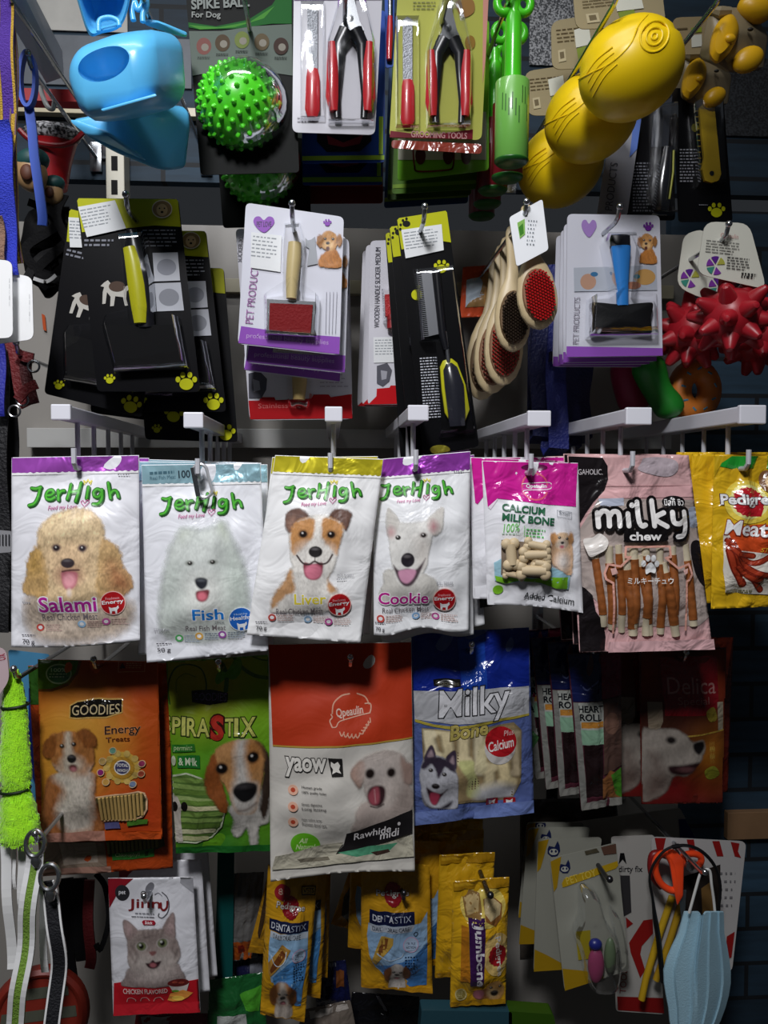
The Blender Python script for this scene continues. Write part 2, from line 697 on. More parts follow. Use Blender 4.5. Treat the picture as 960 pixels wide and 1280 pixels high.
    def rect(s, x0, y0, x1, y1, col, rot=0, g=None):
        cx, cy = (x0 + x1) / 2, (y0 + y1) / 2
        c, n = math.cos(math.radians(rot)), math.sin(math.radians(rot))
        return s.poly([(cx + (x - cx) * c - (y - cy) * n, cy + (x - cx) * n + (y - cy) * c) for x, y in ((x0, y0), (x1, y0), (x1, y1), (x0, y1))], col, g=g)

    def ell(s, cx, cy, rx, ry, col, rot=0, n=28, g=None):
        c, k = math.cos(math.radians(rot)), math.sin(math.radians(rot))
        pts = []
        for i in range(n):
            a, b = rx * math.cos(2 * PI * i / n), ry * math.sin(2 * PI * i / n)
            pts.append((cx + a * c - b * k, cy + a * k + b * c))
        return s.poly(pts, col, g=g)

    def stroke(s, pts, w, col, smooth=True, closed=False, g=None):
        P = cr(pts, 6, closed) if smooth and len(pts) > 2 else list(pts)
        if closed:
            P = P + [P[0]]
        V, F = [], []
        for a, b in zip(P[:-1], P[1:]):
            L = math.hypot(b[0] - a[0], b[1] - a[1]) or 1e-6
            nx, ny = -(b[1] - a[1]) / L * w / 2, (b[0] - a[0]) / L * w / 2
            k = len(V)
            V += [(a[0] + nx, a[1] + ny), (b[0] + nx, b[1] + ny), (b[0] - nx, b[1] - ny), (a[0] - nx, a[1] - ny)]
            F += [(k, k + 1, k + 2), (k, k + 2, k + 3)]
        for x, y in P:
            k = len(V)
            V += [(x + w / 2 * math.cos(2 * PI * i / 10), y + w / 2 * math.sin(2 * PI * i / 10)) for i in range(10)]
            F += [(k, k + i, k + i + 1) for i in range(1, 9)]
        return s._add([s.p(*x) for x in V], F, col, g)

    def strokes(s, lst, w, col, **kw):
        for q in lst:
            s.stroke(q, w, col, **kw)
            s.layer -= 1
        s.layer += 1
        return s

    def text(s, t, box, col, ol=None, olw=0.05, bold=0.0, shear=0.0, rot=0.0, g=None, arch=0.0):
        x0, y0, x1, y1 = box
        V, F = glyphs(t, bold, shear)
        if len(V) == 0:
            return s
        mn, mx = V.min(0), V.max(0)
        sx, sy = (x1 - x0) / (mx[0] - mn[0]), (y1 - y0) / (mx[1] - mn[1])
        c, n = math.cos(math.radians(rot)), math.sin(math.radians(rot))
        cx, cy = (x0 + x1) / 2, (y0 + y1) / 2

        def place(W):
            X = (W[:, 0] - mn[0]) * sx + x0 - cx
            Y = y1 - (W[:, 1] - mn[1]) * sy - cy
            if arch:
                Y = Y - arch * (1 - (2 * X / (x1 - x0)) ** 2)
            return [s.p(cx + a * c - b * n, cy + a * n + b * c) for a, b in zip(X, Y)]
        if ol:
            W, G = glyphs(t, bold + olw, shear)
            s._add(place(W), G, ol, g)
        return s._add(place(V), F, col, g)

    def lines(s, x0, y0, x1, y1, n, col, rot=0, th=0.45, seed=3, g=None):
        """Fine print: rows of word-long dashes."""
        r = random.Random(seed)
        c, k = math.cos(math.radians(rot)), math.sin(math.radians(rot))
        V, F = [], []
        st = (y1 - y0) / n
        for i in range(n):
            x = x0
            y = y0 + i * st
            end = x1 - r.random() * (x1 - x0) * 0.25
            while x < end:
                L = r.uniform(0.06, 0.2) * (x1 - x0)
                e = min(x + L, end)
                b = len(V)
                V += [(x, y), (e, y), (e, y + st * th), (x, y + st * th)]
                F += [(b, b + 1, b + 2), (b, b + 2, b + 3)]
                x = e + st * 0.35
        V = [s.p(x0 + (x - x0) * c - (y - y0) * k, y0 + (x - x0) * k + (y - y0) * c) for x, y in V]
        return s._add(V, F, col, g)

    def paint(s, name, P, g=None, label=None, parent=None, off=None):
        s.layer += 1
        g = s.g * 0.84 if g is None else g
        pts = np.stack([s.fr[0] + P.X.ravel() / s.fr[2], s.fr[1] + P.Y.ravel() / s.fr[2]], 1)
        uv = s.inv(pts)
        ins = (uv[:, 0] > 0.002) & (uv[:, 0] < 0.998) & (uv[:, 1] > 0.002) & (uv[:, 1] < 0.998)
        W = s.fwd(uv, 0.0006 + 0.00006 * s.layer if off is None else off)
        a = P.a.ravel() * ins
        keep = a > 0.02
        I = np.arange(P.nx * P.ny).reshape(P.ny, P.nx)
        Q = np.stack([I[:-1, :-1], I[1:, :-1], I[1:, 1:], I[:-1, 1:]], -1).reshape(-1, 4)
        Q = Q[keep[Q].any(1) & ins[Q].all(1)]
        used = np.unique(Q)
        mp = np.full(len(W), -1)
        mp[used] = np.arange(len(used))
        C = np.concatenate([np.clip(P.rgb.reshape(-1, 3) * g, 0, 0.88), a[:, None]], 1)[used]
        o = raw(name, W[used], mp[Q], print_mat('picture'), s.root, s.root.location, colors=C)
        if label:
            o['label'] = label
        return o

    def finish_up(s):
        for name, items in s.parts.items():
            VV, FF, CC = [], [], []
            n = 0
            for P, F, c, ly in items:
                uv = s.inv(P)
                du, dv = np.ptp(uv[:, 0]), np.ptp(uv[:, 1])
                off = 0.0006 + 0.00006 * ly
                if s.shape == 'bag' and (du > 0.8 / s.nu or dv > 0.8 / s.nv):
                    bm = bmesh.new()
                    bv = [bm.verts.new((a, b, 0)) for a, b in uv]
                    for t in F:
                        bm.faces.new([bv[i] for i in t])
                    for ax, N in ((0, 2 * s.nu), (1, 2 * s.nv)):
                        lo, hi = uv[:, ax].min(), uv[:, ax].max()
                        for k in range(int(math.ceil(lo * N)), int(math.floor(hi * N)) + 1):
                            co = [0, 0, 0]
                            no = [0, 0, 0]
                            co[ax], no[ax] = k / N, 1
                            bmesh.ops.bisect_plane(bm, geom=bm.verts[:] + bm.edges[:] + bm.faces[:], plane_co=co, plane_no=no, dist=1e-6)
                    bm.verts.index_update()
                    uv = np.array([(w.co.x, w.co.y) for w in bm.verts])
                    F = [[w.index for w in f_.verts] for f_ in bm.faces]
                    bm.free()
                if len(uv) == 0:
                    continue
                uv = np.clip(uv, 0.002, 0.998)
                VV.append(s.fwd(uv, off))
                FF += [[i + n for i in t] for t in F]
                CC.append(np.tile(c, (len(uv), 1)))
                n += len(uv)
            if not VV:
                continue
            fin, label = s.fin[name]
            o = raw(name.split('#')[0], np.concatenate(VV), FF, print_mat(fin), s.root, s.root.location, colors=np.concatenate(CC))
            if label:
                o['label'] = label
        return s.root

    # -- things on the sheet
    def mesh(s, name, mb, m, label=None, smooth=True):
        o = mb.build(name, m, s.root, s.root.location, smooth)
        if label:
            o['label'] = label
        return o

    def blister(s, pts, h, name='blister', inset=0.85, m=None, smooth=True, dome=False):
        """Clear raised shell over an outline (art coordinates)."""
        P = cr(pts, 5, True) if smooth else list(pts)
        cx, cy = sum(p[0] for p in P) / len(P), sum(p[1] for p in P) / len(P)
        prof = [(1.0, 0.0006), (0.985, h * 0.35), (0.96, h * 0.7), (inset, h), (inset * 0.5, h * 1.02), (0.02, h * 1.03)]
        if dome:
            prof = [(math.cos(a), h * math.sin(a) + 0.0006) for a in np.linspace(0, PI / 2 - 0.03, 9)]
        loops = []
        for k, hh in prof:
            uv = s.inv([s.p(cx + (x - cx) * k, cy + (y - cy) * k) for x, y in P])
            loops.append([tuple(w) for w in s.fwd(uv, hh)])
        mb = MB().loft(loops, True, False)
        return s.mesh(name, mb, m or CLEAR)

    def pt(s, x, y, off=0.0):
        return Vector(s.fwd(s.inv([s.p(x, y)]), off)[0])

# ================================================================ the setting
def board_mat():
    m = bpy.data.materials.new('blue_weathered_boards')
    m.use_nodes = True
    nt = m.node_tree
    b = nt.nodes['Principled BSDF']
    b.inputs['Roughness'].default_value = 0.7
    tc = nt.nodes.new('ShaderNodeTexCoord')
    mp = nt.nodes.new('ShaderNodeMapping')
    mp.inputs['Rotation'].default_value = (PI / 2, 0, 0)
    br = nt.nodes.new('ShaderNodeTexBrick')
    br.inputs['Color1'].default_value = (*lin('#1f3648'), 1)
    br.inputs['Color2'].default_value = (*lin('#34546c'), 1)
    br.inputs['Mortar'].default_value = (*lin('#101820'), 1)
    br.inputs['Scale'].default_value = 3.6
    br.inputs['Mortar Size'].default_value = 0.012
    br.inputs['Brick Width'].default_value = 1.6
    br.inputs['Row Height'].default_value = 0.19
    n = nt.nodes.new('ShaderNodeTexNoise')
    n.inputs['Scale'].default_value = 30
    n.inputs['Detail'].default_value = 6
    mp2 = nt.nodes.new('ShaderNodeMapping')
    mp2.inputs['Scale'].default_value = (0.35, 1, 3)
    mx = nt.nodes.new('ShaderNodeMix')
    mx.data_type = 'RGBA'
    mx.blend_type = 'MULTIPLY'
    mx.inputs[0].default_value = 0.85
    nt.links.new(tc.outputs['Object'], mp.inputs['Vector'])
    nt.links.new(tc.outputs['Object'], mp2.inputs['Vector'])
    nt.links.new(mp.outputs[0], br.inputs['Vector'])
    nt.links.new(mp2.outputs[0], n.inputs['Vector'])
    nt.links.new(br.outputs['Color'], mx.inputs[6])
    nt.links.new(n.outputs['Fac'], mx.inputs[7])
    nt.links.new(mx.outputs[2], b.inputs['Base Color'])
    return m


def speckle_mat(name, a, b_, scale):
    m = bpy.data.materials.new(name)
    m.use_nodes = True
    nt = m.node_tree
    b = nt.nodes['Principled BSDF']
    b.inputs['Roughness'].default_value = 0.6
    tc = nt.nodes.new('ShaderNodeTexCoord')
    n = nt.nodes.new('ShaderNodeTexNoise')
    n.inputs['Scale'].default_value = scale
    n.inputs['Detail'].default_value = 2
    r = nt.nodes.new('ShaderNodeValToRGB')
    r.color_ramp.elements[0].position = 0.42
    r.color_ramp.elements[1].position = 0.60
    r.color_ramp.elements[0].color = (*lin(a), 1)
    r.color_ramp.elements[1].color = (*lin(b_), 1)
    nt.links.new(tc.outputs['Object'], n.inputs['Vector'])
    nt.links.new(n.outputs['Fac'], r.inputs[0])
    nt.links.new(r.outputs[0], b.inputs['Base Color'])
    return m


WALL_D = 1.13
panel = mat('#8f8b85', 0.45, vary=0.05, scale=8)
w0, w1 = at(-700, 262, WALL_D), at(840, 1500, WALL_D)
o = MB().box((w0.x, WALL_D, w1.z), (w1.x, WALL_D + 0.02, w0.z)).build('wall_back', panel, smooth=False)
tag(o, kind='structure')
BOARDS = board_mat()
a, b = at(-700, -400, WALL_D), at(1700, 262, WALL_D)
o = MB().box((a.x, WALL_D + 0.001, b.z), (b.x, WALL_D + 0.02, a.z)).build('wall_upper', BOARDS, smooth=False)
tag(o, kind='structure')
a, b = at(840, 262, WALL_D), at(1700, 1500, WALL_D)
o = MB().box((a.x, WALL_D + 0.001, b.z), (b.x, WALL_D + 0.02, a.z)).build('wall_right', BOARDS, smooth=False)
tag(o, kind='structure')
o = MB().box((-2.5, -2.5, -0.02), (2.5, 1.16, 0.0)).build('floor', mat('#6b665f', 0.5, vary=0.1, scale=5), smooth=False)
tag(o, kind='structure')


def wall_patch(name, x0, y0, x1, y1, m, t=0.003):
    a, b = at(x0, y0, WALL_D), at(x1, y1, WALL_D)
    o = MB().box((a.x, WALL_D - t, b.z), (b.x, WALL_D, a.z), 0.0008).build(name, m, smooth=False)
    return tag(o, kind='structure')


wall_patch('trim_1', 258, 350, 838, 376, mat('#a39c84', 0.4), 0.012)
wall_patch('trim_2', 40, 536, 832, 562, mat('#b9b9b6', 0.16, coat=0.6), 0.02)
wall_patch('trim_3', 20, 134, 262, 152, mat('#cfc4a6', 0.35), 0.014)
wall_patch('trim_4', 20, -20, 160, 42, mat('#bdbbb4', 0.5, vary=0.25, scale=26), 0.002)
wall_patch('trim_5', 20, 42, 240, 112, mat('#5d636b', 0.5, vary=0.3, scale=40), 0.002)
wall_patch('trim_6', 662, -20, 722, 84, speckle_mat('grey_glitter', '#4a4c50', '#c4c5c8', 420), 0.002)
wall_patch('trim_7', 860, 70, 965, 172, speckle_mat('black_felt', '#16171a', '#33363a', 380), 0.002)
wall_patch('trim_8', 905, 1012, 960, 1044, mat('#7d5f42', 0.6, vary=0.2, scale=30), 0.012)

# slotted upright behind the blue scoop
mb = MB()
xa, xb = at(131, 120, WALL_D - 0.03).x, at(154, 120, WALL_D - 0.03).x
zt, zb = at(0, 130, WALL_D - 0.03).z, at(0, 268, WALL_D - 0.03).z
mb.box((xa, WALL_D - 0.030, zb), (xb, WALL_D, zt), 0.001)
up = mb.build('slotted_upright', mat('#d6d2c0', 0.35), smooth=False)
tag(up, 'cream slotted metal upright fixed to the wall under the blue scoops', 'shelf upright')
for y in (204, 234, 262):
    p0, p1 = at(139, y - 9, WALL_D - 0.0305), at(147, y + 9, WALL_D - 0.0305)
    s = MB().box((p0.x, p0.y - 0.0004, p1.z), (p1.x, p0.y + 0.001, p0.z)).build('slot', mat('#0c0c0c', 0.9), up, smooth=False)

# sloping grey beam at the upper left corner
mb = MB()
mb.loft([[at(x, y, D) for x, y in q] for D, q in ((0.80, [(-16, -46), (22, -46), (22, -22), (-16, -22)]), (1.02, [(54, 70), (78, 64), (80, 96), (58, 104)]))])
o = mb.build('sloping_display_arm', mat('#a9b2c4', 0.35), smooth=False)
tag(o, 'pale grey flat display arm running back at the upper left corner', 'display arm')

# ---------------------------------------------------------------- wire hooks
WHITE_WIRE = mat('#d4d4d8', 0.3)
STEEL = mat('#b9bcc0', 0.22, 0.95)
DARK_STEEL = mat('#4a4a4e', 0.3, 0.9)


def wire_hook(px, py, D, label, m=None, r=0.0024, name='wire_hook', grp=None, rise=0.012, back=None):
    """A single horizontal prong from the wall with an upturned tip at photo pixel (px, py)."""
    t = at(px, py, D)
    back = back or WALL_D
    root = empty(name, (t.x, back, t.z), label, 'hook', grp)
    mb = MB()
    pts = [(t.x, back, t.z - rise)] + [(t.x, y, t.z - rise) for y in np.linspace(back - 0.03, D + 0.014, 5)] + [(t.x, D + 0.005, t.z - rise * 0.75), (t.x, D, t.z)]
    mb.tube(pts, r)
    mb.build('prong', m or STEEL, root)
    MB().ell((t.x, D, t.z), (r * 1.5, r * 1.5, r * 1.5), nu=10, nv=8).build('tip', m or STEEL, root)
    p = MB().box((t.x - 0.008, back - 0.004, t.z - rise - 0.02), (t.x + 0.008, back, t.z - rise + 0.02), 0.001).build('mounting_plate', m or STEEL, root)
    return root


HOLD = mat('#e2e2ea', 0.28)
ROD = mat('#c9cad0', 0.3)


def peg_hook(x0, y0, w, h, tipx, tipy, label, D=0.772):
    """White arm with a flat price-label end, tie rods below and a lower prong that carries the bags."""
    a, b = at(x0, y0, D), at(x0 + w, y0 + h, D)
    root = empty('peg_hook', ((a.x + b.x) / 2, WALL_D, b.z), label, 'hook', 'white peg hooks with label arms')
    MB().box((a.x, D + 0.004, b.z + 0.001), (b.x, WALL_D, a.z - 0.001), 0.0015).build('label_arm', HOLD, root, smooth=False)
    MB().box((a.x - 0.0008, D, b.z), (b.x + 0.0008, D + 0.006, a.z), 0.0012).build('end_cap', HOLD, root, smooth=False)
    t = at(tipx, tipy, D + 0.012)
    zl = t.z - 0.019
    cx = (a.x + b.x) / 2
    MB().tube([(cx, WALL_D, zl), (cx, WALL_D - 0.05, zl), (cx * 0.5 + t.x * 0.5, 0.92, zl), (t.x, D + 0.03, zl), (t.x, D + 0.018, zl), (t.x, D + 0.0125, zl + 0.005), (t.x, D + 0.012, t.z)], 0.0026).build('prong', ROD, root)
    for k, dd in enumerate((0.05, 0.105, 0.16, 0.215, 0.27)):
        MB().tube([(cx, D + dd, b.z + 0.002), (cx, D + dd, zl - 0.001)], 0.0026).build('tie_rod', ROD, root)
    return root


peg_hook(64, 505, 23, 20, 92, 560, 'white peg hook with label arm above the poodle treat bag')
peg_hook(230, 515, 23, 20, 247, 573, 'white peg hook with label arm above the blue-topped fish treat bag')
peg_hook(407, 508, 20, 19, 413, 566, 'white peg hook with label arm pointing straight out above the yellow-topped bag')
peg_hook(511, 506, 24, 20, 520, 562, 'white peg hook with label arm beside the long black comb card')
peg_hook(661, 513, 27, 20, 664, 567, 'white peg hook with label arm above the pink milk bone pack')
peg_hook(784, 509, 30, 22, 791, 564, 'white peg hook with label arm above the pink and black chew bag')
peg_hook(926, 506, 31, 24, 936, 562, 'white peg hook with label arm at the right edge above the yellow jerky pack')

# ================================================================ the bright row of treat bags
JH = [[(150, 247), (178, 250), (205, 240)], [(200, 243), (192, 300), (172, 340), (140, 352)],
      [(244, 292), (272, 288), (288, 274), (276, 258), (252, 264), (242, 290), (252, 312), (278, 314), (298, 302)],
      [(314, 260), (320, 290), (324, 318)], [(320, 288), (334, 266), (354, 262)],
      [(392, 224), (388, 270), (378, 312)], [(454, 214), (444, 270), (430, 326)], [(386, 272), (414, 268), (446, 262)],
      [(502, 240), (498, 275), (494, 308)],
      [(580, 262), (556, 252), (536, 270), (542, 296), (566, 298), (582, 270)], [(584, 256), (584, 310), (566, 340), (534, 344)],
      [(620, 214), (628, 262), (636, 308)], [(634, 282), (652, 262), (672, 266), (684, 300)]]


def jerhigh(S, dx, dy, k=1.0):
    T = lambda q: [(dx + (x - 130) * k, dy + (y - 205) * k) for x, y in q]
    S.part('logo')
    sh = [[(x + 8 * k, y + 7 * k) for x, y in T(q)] for q in JH]
    S.strokes(sh, 21 * k, '#1d4a1c')
    S.strokes([T(q) for q in JH], 23 * k, '#2a6a24')
    S.strokes([T(q) for q in JH], 12 * k, '#4aa832')
    S.strokes([T(q) for q in ([(477, 222), (470, 200), (486, 212), (496, 194), (506, 212), (520, 200), (514, 222)],)], 7 * k, '#d6c95a', smooth=False)
    S.part('slogan')
    x0, y0 = T([(262, 362)])[0]
    S.text('Feed my Love', (x0, y0 - 14 * k, x0 + 178 * k, y0 + 22 * k), '#b8508a', shear=0.3, rot=-4)
    S.stroke(T([(478, 352), (462, 332), (474, 322), (484, 336), (500, 318), (510, 332), (482, 362)]), 4 * k, '#b8508a')


def jh_bottom(S, flav, fbox, fcol, rcol, badge, word, sub, icons, weight, wbox, bcol='#a3161c', ol='#e9e6ea', fine=True):
    S.part('flavour_name')
    S.text(flav, fbox, fcol, ol=ol, olw=0.05, bold=0.018, rot=-1)
    S.part('fine_print')
    S.text(sub[0], sub[1], '#6b6366', bold=0.004, rot=-1.2)
    for (x, y, c) in icons:
        S.ell(x, y, 24, 22, c)
        S.ell(x, y, 13, 11, '#e6d8dc')
        S.lines(x + 32, y - 18, x + 140, y + 26, 4, '#b59a92' if bcol == '#a3161c' else '#8f9aa6', seed=int(x))
    S.text(weight, wbox, '#3d3a40', bold=0.01)
    S.lines(wbox[0] - 4, wbox[1] - 28, wbox[2] + 10, wbox[1] - 14, 1, '#55525a')
    S.part('badge')
    bx, by, br = badge
    S.ell(bx, by, br, br, '#d8b0a8' if bcol == '#a3161c' else '#cfd6e2')
    S.ell(bx, by, br * 0.93, br * 0.93, bcol)
    S.text(word[0], (bx - br * 0.55, by - br * 0.52, bx + br * 0.5, by - br * 0.3), '#d9a0a4' if bcol == '#a3161c' else '#a9c0e2', rot=-4)
    S.text(word[1], (bx - br * 0.86, by - br * 0.28, bx + br * 0.84, by + br * 0.14), '#f0ece8', bold=0.02, rot=-5)
    S.poly([(bx - 26, by + 22), (bx - 10, by + 30), (bx + 18, by + 26), (bx + 30, by + 14), (bx + 34, by + 30), (bx + 22, by + 44), (bx + 22, by + 66), (bx + 12, by + 66),
            (bx + 10, by + 50), (bx - 8, by + 50), (bx - 10, by + 66), (bx - 20, by + 66), (bx - 22, by + 44)], '#f0ece8')


def header(S, v, col, zip_=True, strip=None):
    S.part('foil_header', 'metal')
    S.band(0.003, v, col)
    if zip_:
        S.part('tear_edge', 'foil')
        r = random.Random(4)
        pts = [(0.004, v + 0.012)] + [(0.004 + 0.992 * i / 40, v + (0.006 if i % 2 else -0.004) * r.random()) for i in range(41)] + [(0.996, v + 0.012)]
        S.poly(pts, '#dcdce2', uv=True)


GRP3 = 'white treat bags hanging behind the front bag'

# ---- poodle bag
F1 = (10, 560, 4.924)
S = Sheet('treat_bag', 'white foil treat bag with purple top and a curly apricot poodle picture', 'treat bag', [(22, 58), (806, 44), (812, 1188), (20, 1222)], 0.800, F1, '#d4d4da',
          bulge=0.012, hang=(408, 90), wob=(3, 0.5, 0.3), seed=11)
header(S, 0.083, '#b65aca')
jerhigh(S, 130, 205)
P = Paint(90, 350, 800, 1215, 4.6, 5)
P.poly([(150, 900), (300, 880), (560, 880), (760, 960), (740, 1080), (640, 1150), (420, 1180), (200, 1160), (120, 1060)], '#bfae9c', soft=22, sil=True, noise=8)
P.poly([(200, 610), (212, 500), (265, 430), (350, 385), (450, 368), (540, 395), (592, 450), (608, 545), (600, 700), (610, 860), (560, 980), (400, 1000), (240, 960), (200, 840), (190, 720)], '#d2b78f', soft=9, sil=True, noise=9)
P.poly([(215, 605), (165, 630), (132, 700), (136, 770), (104, 830), (112, 880), (180, 905), (250, 930), (275, 850), (262, 720)], '#bd9a66', soft=8, sil=True, noise=11)
P.poly([(598, 560), (650, 575), (698, 630), (716, 720), (778, 815), (762, 868), (715, 905), (610, 925), (560, 850), (575, 700)], '#c2a070', soft=8, sil=True, noise=11)
P.poly([(640, 700), (700, 740), (765, 820), (740, 880), (650, 850)], '#a5704c', soft=26, noise=8)
P.poly([(150, 650), (210, 630), (230, 720), (180, 770), (140, 760)], '#a5823f', soft=24, noise=8, a=0.7)
P.ell(400, 470, 150, 80, '#dfc79f', soft=30, noise=10)
P.ell(400, 690, 120, 110, '#d6b791', soft=30, noise=8)
P.ell(330, 1080, 260, 40, '#d8c6b4', soft=30, a=0.6)
P.fur(0.26, 6, 1.3)
P.ell(400, 780, 75, 60, '#a87562', soft=16, a=0.7)
P.poly([(352, 760), (400, 748), (452, 760), (446, 830), (410, 860), (370, 846)], '#b26a72', soft=6)
P.ell(402, 805, 36, 40, '#dc98a0', soft=9)
P.line([(360, 752), (400, 744), (462, 742)], 10, '#5a3a38')
P.ell(404, 880, 14, 22, '#e6d3c6', soft=8)
P.nose(395, 700, 42, 30, '#3a3034')
P.ell(324, 608, 27, 23, '#5a4648', soft=6)
P.ell(482, 610, 27, 23, '#5a4648', soft=6)
P.eye(325, 609, 15, '#241a1e')
P.eye(483, 611, 15, '#241a1e')
S.paint('poodle_picture', P)
jh_bottom(S, 'Salami', (210, 905, 560, 1002), '#a8268e', 0, (659, 947, 75), ('Freshness', 'Energy'), ('Real Chicken Meat', (222, 1010, 562, 1052)),
          [(205, 1097, '#b5473f'), (462, 1075, '#8fb0cc'), (610, 1062, '#b0508e')], '70 g', (94, 1168, 168, 1200))
S.part('fine_print').lines(106, 938, 160, 958, 1, '#8b8b90').lines(680, 160, 760, 176, 1, '#7b7b80')
poodle = S.finish_up()
for k, (dx, dz, ry) in enumerate(((-0.0045, -0.003, 0.012), (0.006, -0.007, -0.01), (-0.002, 0.0, 0.02))):
    dup(poodle, (dx, 0.020 + 0.016 * k, dz), ry, label=('second', 'third', 'fourth')[k] + ' purple-topped poodle treat bag from the front on its hook', keep=('pouch', 'foil_header'), group=GRP3)

# ---- samoyed bag
F2 = (170, 560, 4.741)
S = Sheet('treat_bag', 'white foil treat bag with pale blue top and a fluffy white dog picture', 'treat bag', [(32, 100), (738, 90), (784, 1200), (64, 1272)], 0.803, F2, '#d3d4db',
          bulge=0.011, hang=(400, 140), seed=12)
header(S, 0.098, '#a4cdf0')
S.part('header_print').text('100', (252, 132, 322, 178), '#26343c', bold=0.02, rot=-3).lines(82, 142, 236, 160, 1, '#40606c', rot=-3, th=0.9).text('Real Fish Meat', (84, 164, 236, 186), '#40606c', rot=-4)
jerhigh(S, 142, 262, 0.875)
P = Paint(60, 420, 700, 1170, 4.6, 15)
P.poly([(250, 520), (290, 470), (400, 480), (470, 460), (510, 425), (545, 470), (600, 580), (650, 720), (672, 900), (640, 1080), (520, 1130), (300, 1140), (160, 1090), (150, 900), (180, 720), (215, 580)], '#c8cec8', soft=14, sil=True, noise=9)
P.poly([(255, 520), (280, 480), (330, 500), (300, 560)], '#c3cabd', soft=16, noise=6)
P.poly([(490, 470), (520, 430), (548, 500), (540, 560)], '#bfc7b8', soft=14, noise=6)
P.ell(400, 640, 150, 130, '#d3d8d3', soft=40, noise=8)
P.ell(400, 850, 120, 100, '#d9dad4', soft=40, noise=8)
P.poly([(560, 600), (640, 760), (665, 930), (620, 1060), (560, 900)], '#b9c3ba', soft=40, noise=10)
P.poly([(190, 760), (250, 700), (270, 900), (220, 1060), (165, 1020)], '#bec6bf', soft=40, noise=10)
P.fur(0.10, 6, 1.4)
P.ell(330, 676, 24, 14, '#82867e', soft=6)
P.ell(466, 668, 24, 14, '#82867e', soft=6)
P.eye(332, 676, 12, '#26241f')
P.eye(466, 668, 12, '#26241f')
P.poly([(362, 770), (396, 758), (434, 770), (430, 810), (400, 828), (368, 806)], '#26282e', soft=5)
P.ell(395, 775, 20, 7, '#73777e', soft=6, a=.6)
P.poly([(366, 845), (400, 832), (446, 832), (436, 884), (404, 900), (374, 886)], '#6e2c34', soft=5)
P.ell(404, 868, 28, 24, '#cc6a78', soft=7)
S.paint('white_dog_picture', P)
jh_bottom(S, 'Fish', (345, 945, 525, 1012), '#1e74c4', 0, (628, 1008, 74), ('Healthy', 'Healthy'), ('Real Fish Meat', (300, 1046, 535, 1078)),
          [(258, 1125, '#4c9a58'), (378, 1110, '#c89a4c'), (514, 1102, '#8a4a94')], '50 g', (128, 1182, 206, 1212), bcol='#1f5cb0')
S.part('fine_print').text('STICK', (474, 1020, 530, 1034), '#6b7076').text('STARTER', (112, 1062, 204, 1080), '#a8a8ae')
fish = S.finish_up()
for k, (dx, dz, ry) in enumerate(((-0.007, 0.002, 0.03), (0.004, 0.0, 0.008), (-0.004, 0.004, 0.045))):
    dup(fish, (dx, 0.018 + 0.016 * k, dz), ry, label=('second', 'third', 'fourth')[k] + ' blue-topped fish treat bag from the front on its hook', keep=('pouch', 'foil_header'), group=GRP3)

# ---- brown and white terrier bag
F3 = (320, 560, 4.925)
S = Sheet('treat_bag', 'white foil treat bag with yellow top and a smiling brown and white dog picture', 'treat bag', [(118, 44), (784, 68), (642, 1200), (-58, 1150)], 0.788, F3, '#dadbe2',
          bulge=0.012, hang=(455, 105), seed=13)
header(S, 0.092, '#d8cb30')
jerhigh(S, 166, 206, 0.86)
P = Paint(60, 350, 620, 1010, 4.4, 25)
P.poly([(240, 720), (180, 800), (120, 880), (90, 1000), (200, 1005), (420, 1000), (500, 900), (490, 850), (440, 800), (470, 700)], '#d3cfc8', soft=8, sil=True, noise=7)
P.poly([(215, 740), (170, 820), (110, 900), (95, 985), (130, 960), (190, 900), (240, 870), (235, 800)], '#b88c62', soft=9, sil=True, noise=8)
P.poly([(450, 750), (475, 800), (498, 850), (488, 880), (440, 870)], '#b88c62', soft=9, noise=7)
P.poly([(208, 500), (230, 440), (300, 415), (380, 408), (450, 412), (520, 440), (540, 500), (515, 590), (490, 690), (450, 780), (370, 830), (290, 800), (230, 720), (210, 610)], '#d9d5ce', soft=6, sil=True, noise=4)
P.poly([(190, 400), (250, 370), (300, 385), (325, 420), (260, 450), (215, 520), (188, 490)], '#63483e', soft=6, sil=True, noise=5)
P.poly([(450, 420), (475, 380), (520, 372), (585, 395), (580, 440), (550, 505), (510, 450)], '#63483e', soft=6, sil=True, noise=5)
P.poly([(200, 450), (240, 420), (235, 470), (208, 505)], '#8d6c5c', soft=12, noise=4)
P.poly([(215, 520), (250, 450), (320, 428), (366, 450), (360, 530), (310, 590), (240, 650), (215, 600)], '#c08a55', soft=8, noise=8)
P.poly([(410, 440), (470, 430), (535, 480), (525, 570), (500, 650), (470, 620), (410, 560)], '#c08a55', soft=8, noise=8)
P.poly([(372, 430), (398, 425), (402, 520), (385, 600), (362, 540)], '#e2ddd6', soft=9)
P.ell(365, 640, 95, 60, '#e0dbd4', soft=22, noise=5)
P.fur(0.14, 5, 1.5)
P.poly([(296, 700), (350, 706), (412, 700), (400, 780), (358, 803), (306, 780)], '#7c3440', soft=4)
P.ell(355, 752, 52, 46, '#cc7488', soft=7)
P.line([(255, 655), (290, 700), (330, 708), (362, 690), (400, 706), (440, 696), (470, 650)], 11, '#3a2a2a')
P.line([(366, 640), (364, 690)], 5, '#4a3a3a')
P.nose(368, 632, 42, 34)
P.ell(292, 525, 27, 24, '#4e3626', soft=7)
P.ell(464, 528, 27, 24, '#4e3626', soft=7)
P.eye(294, 525, 19)
P.eye(463, 528, 19)
S.paint('terrier_picture', P)
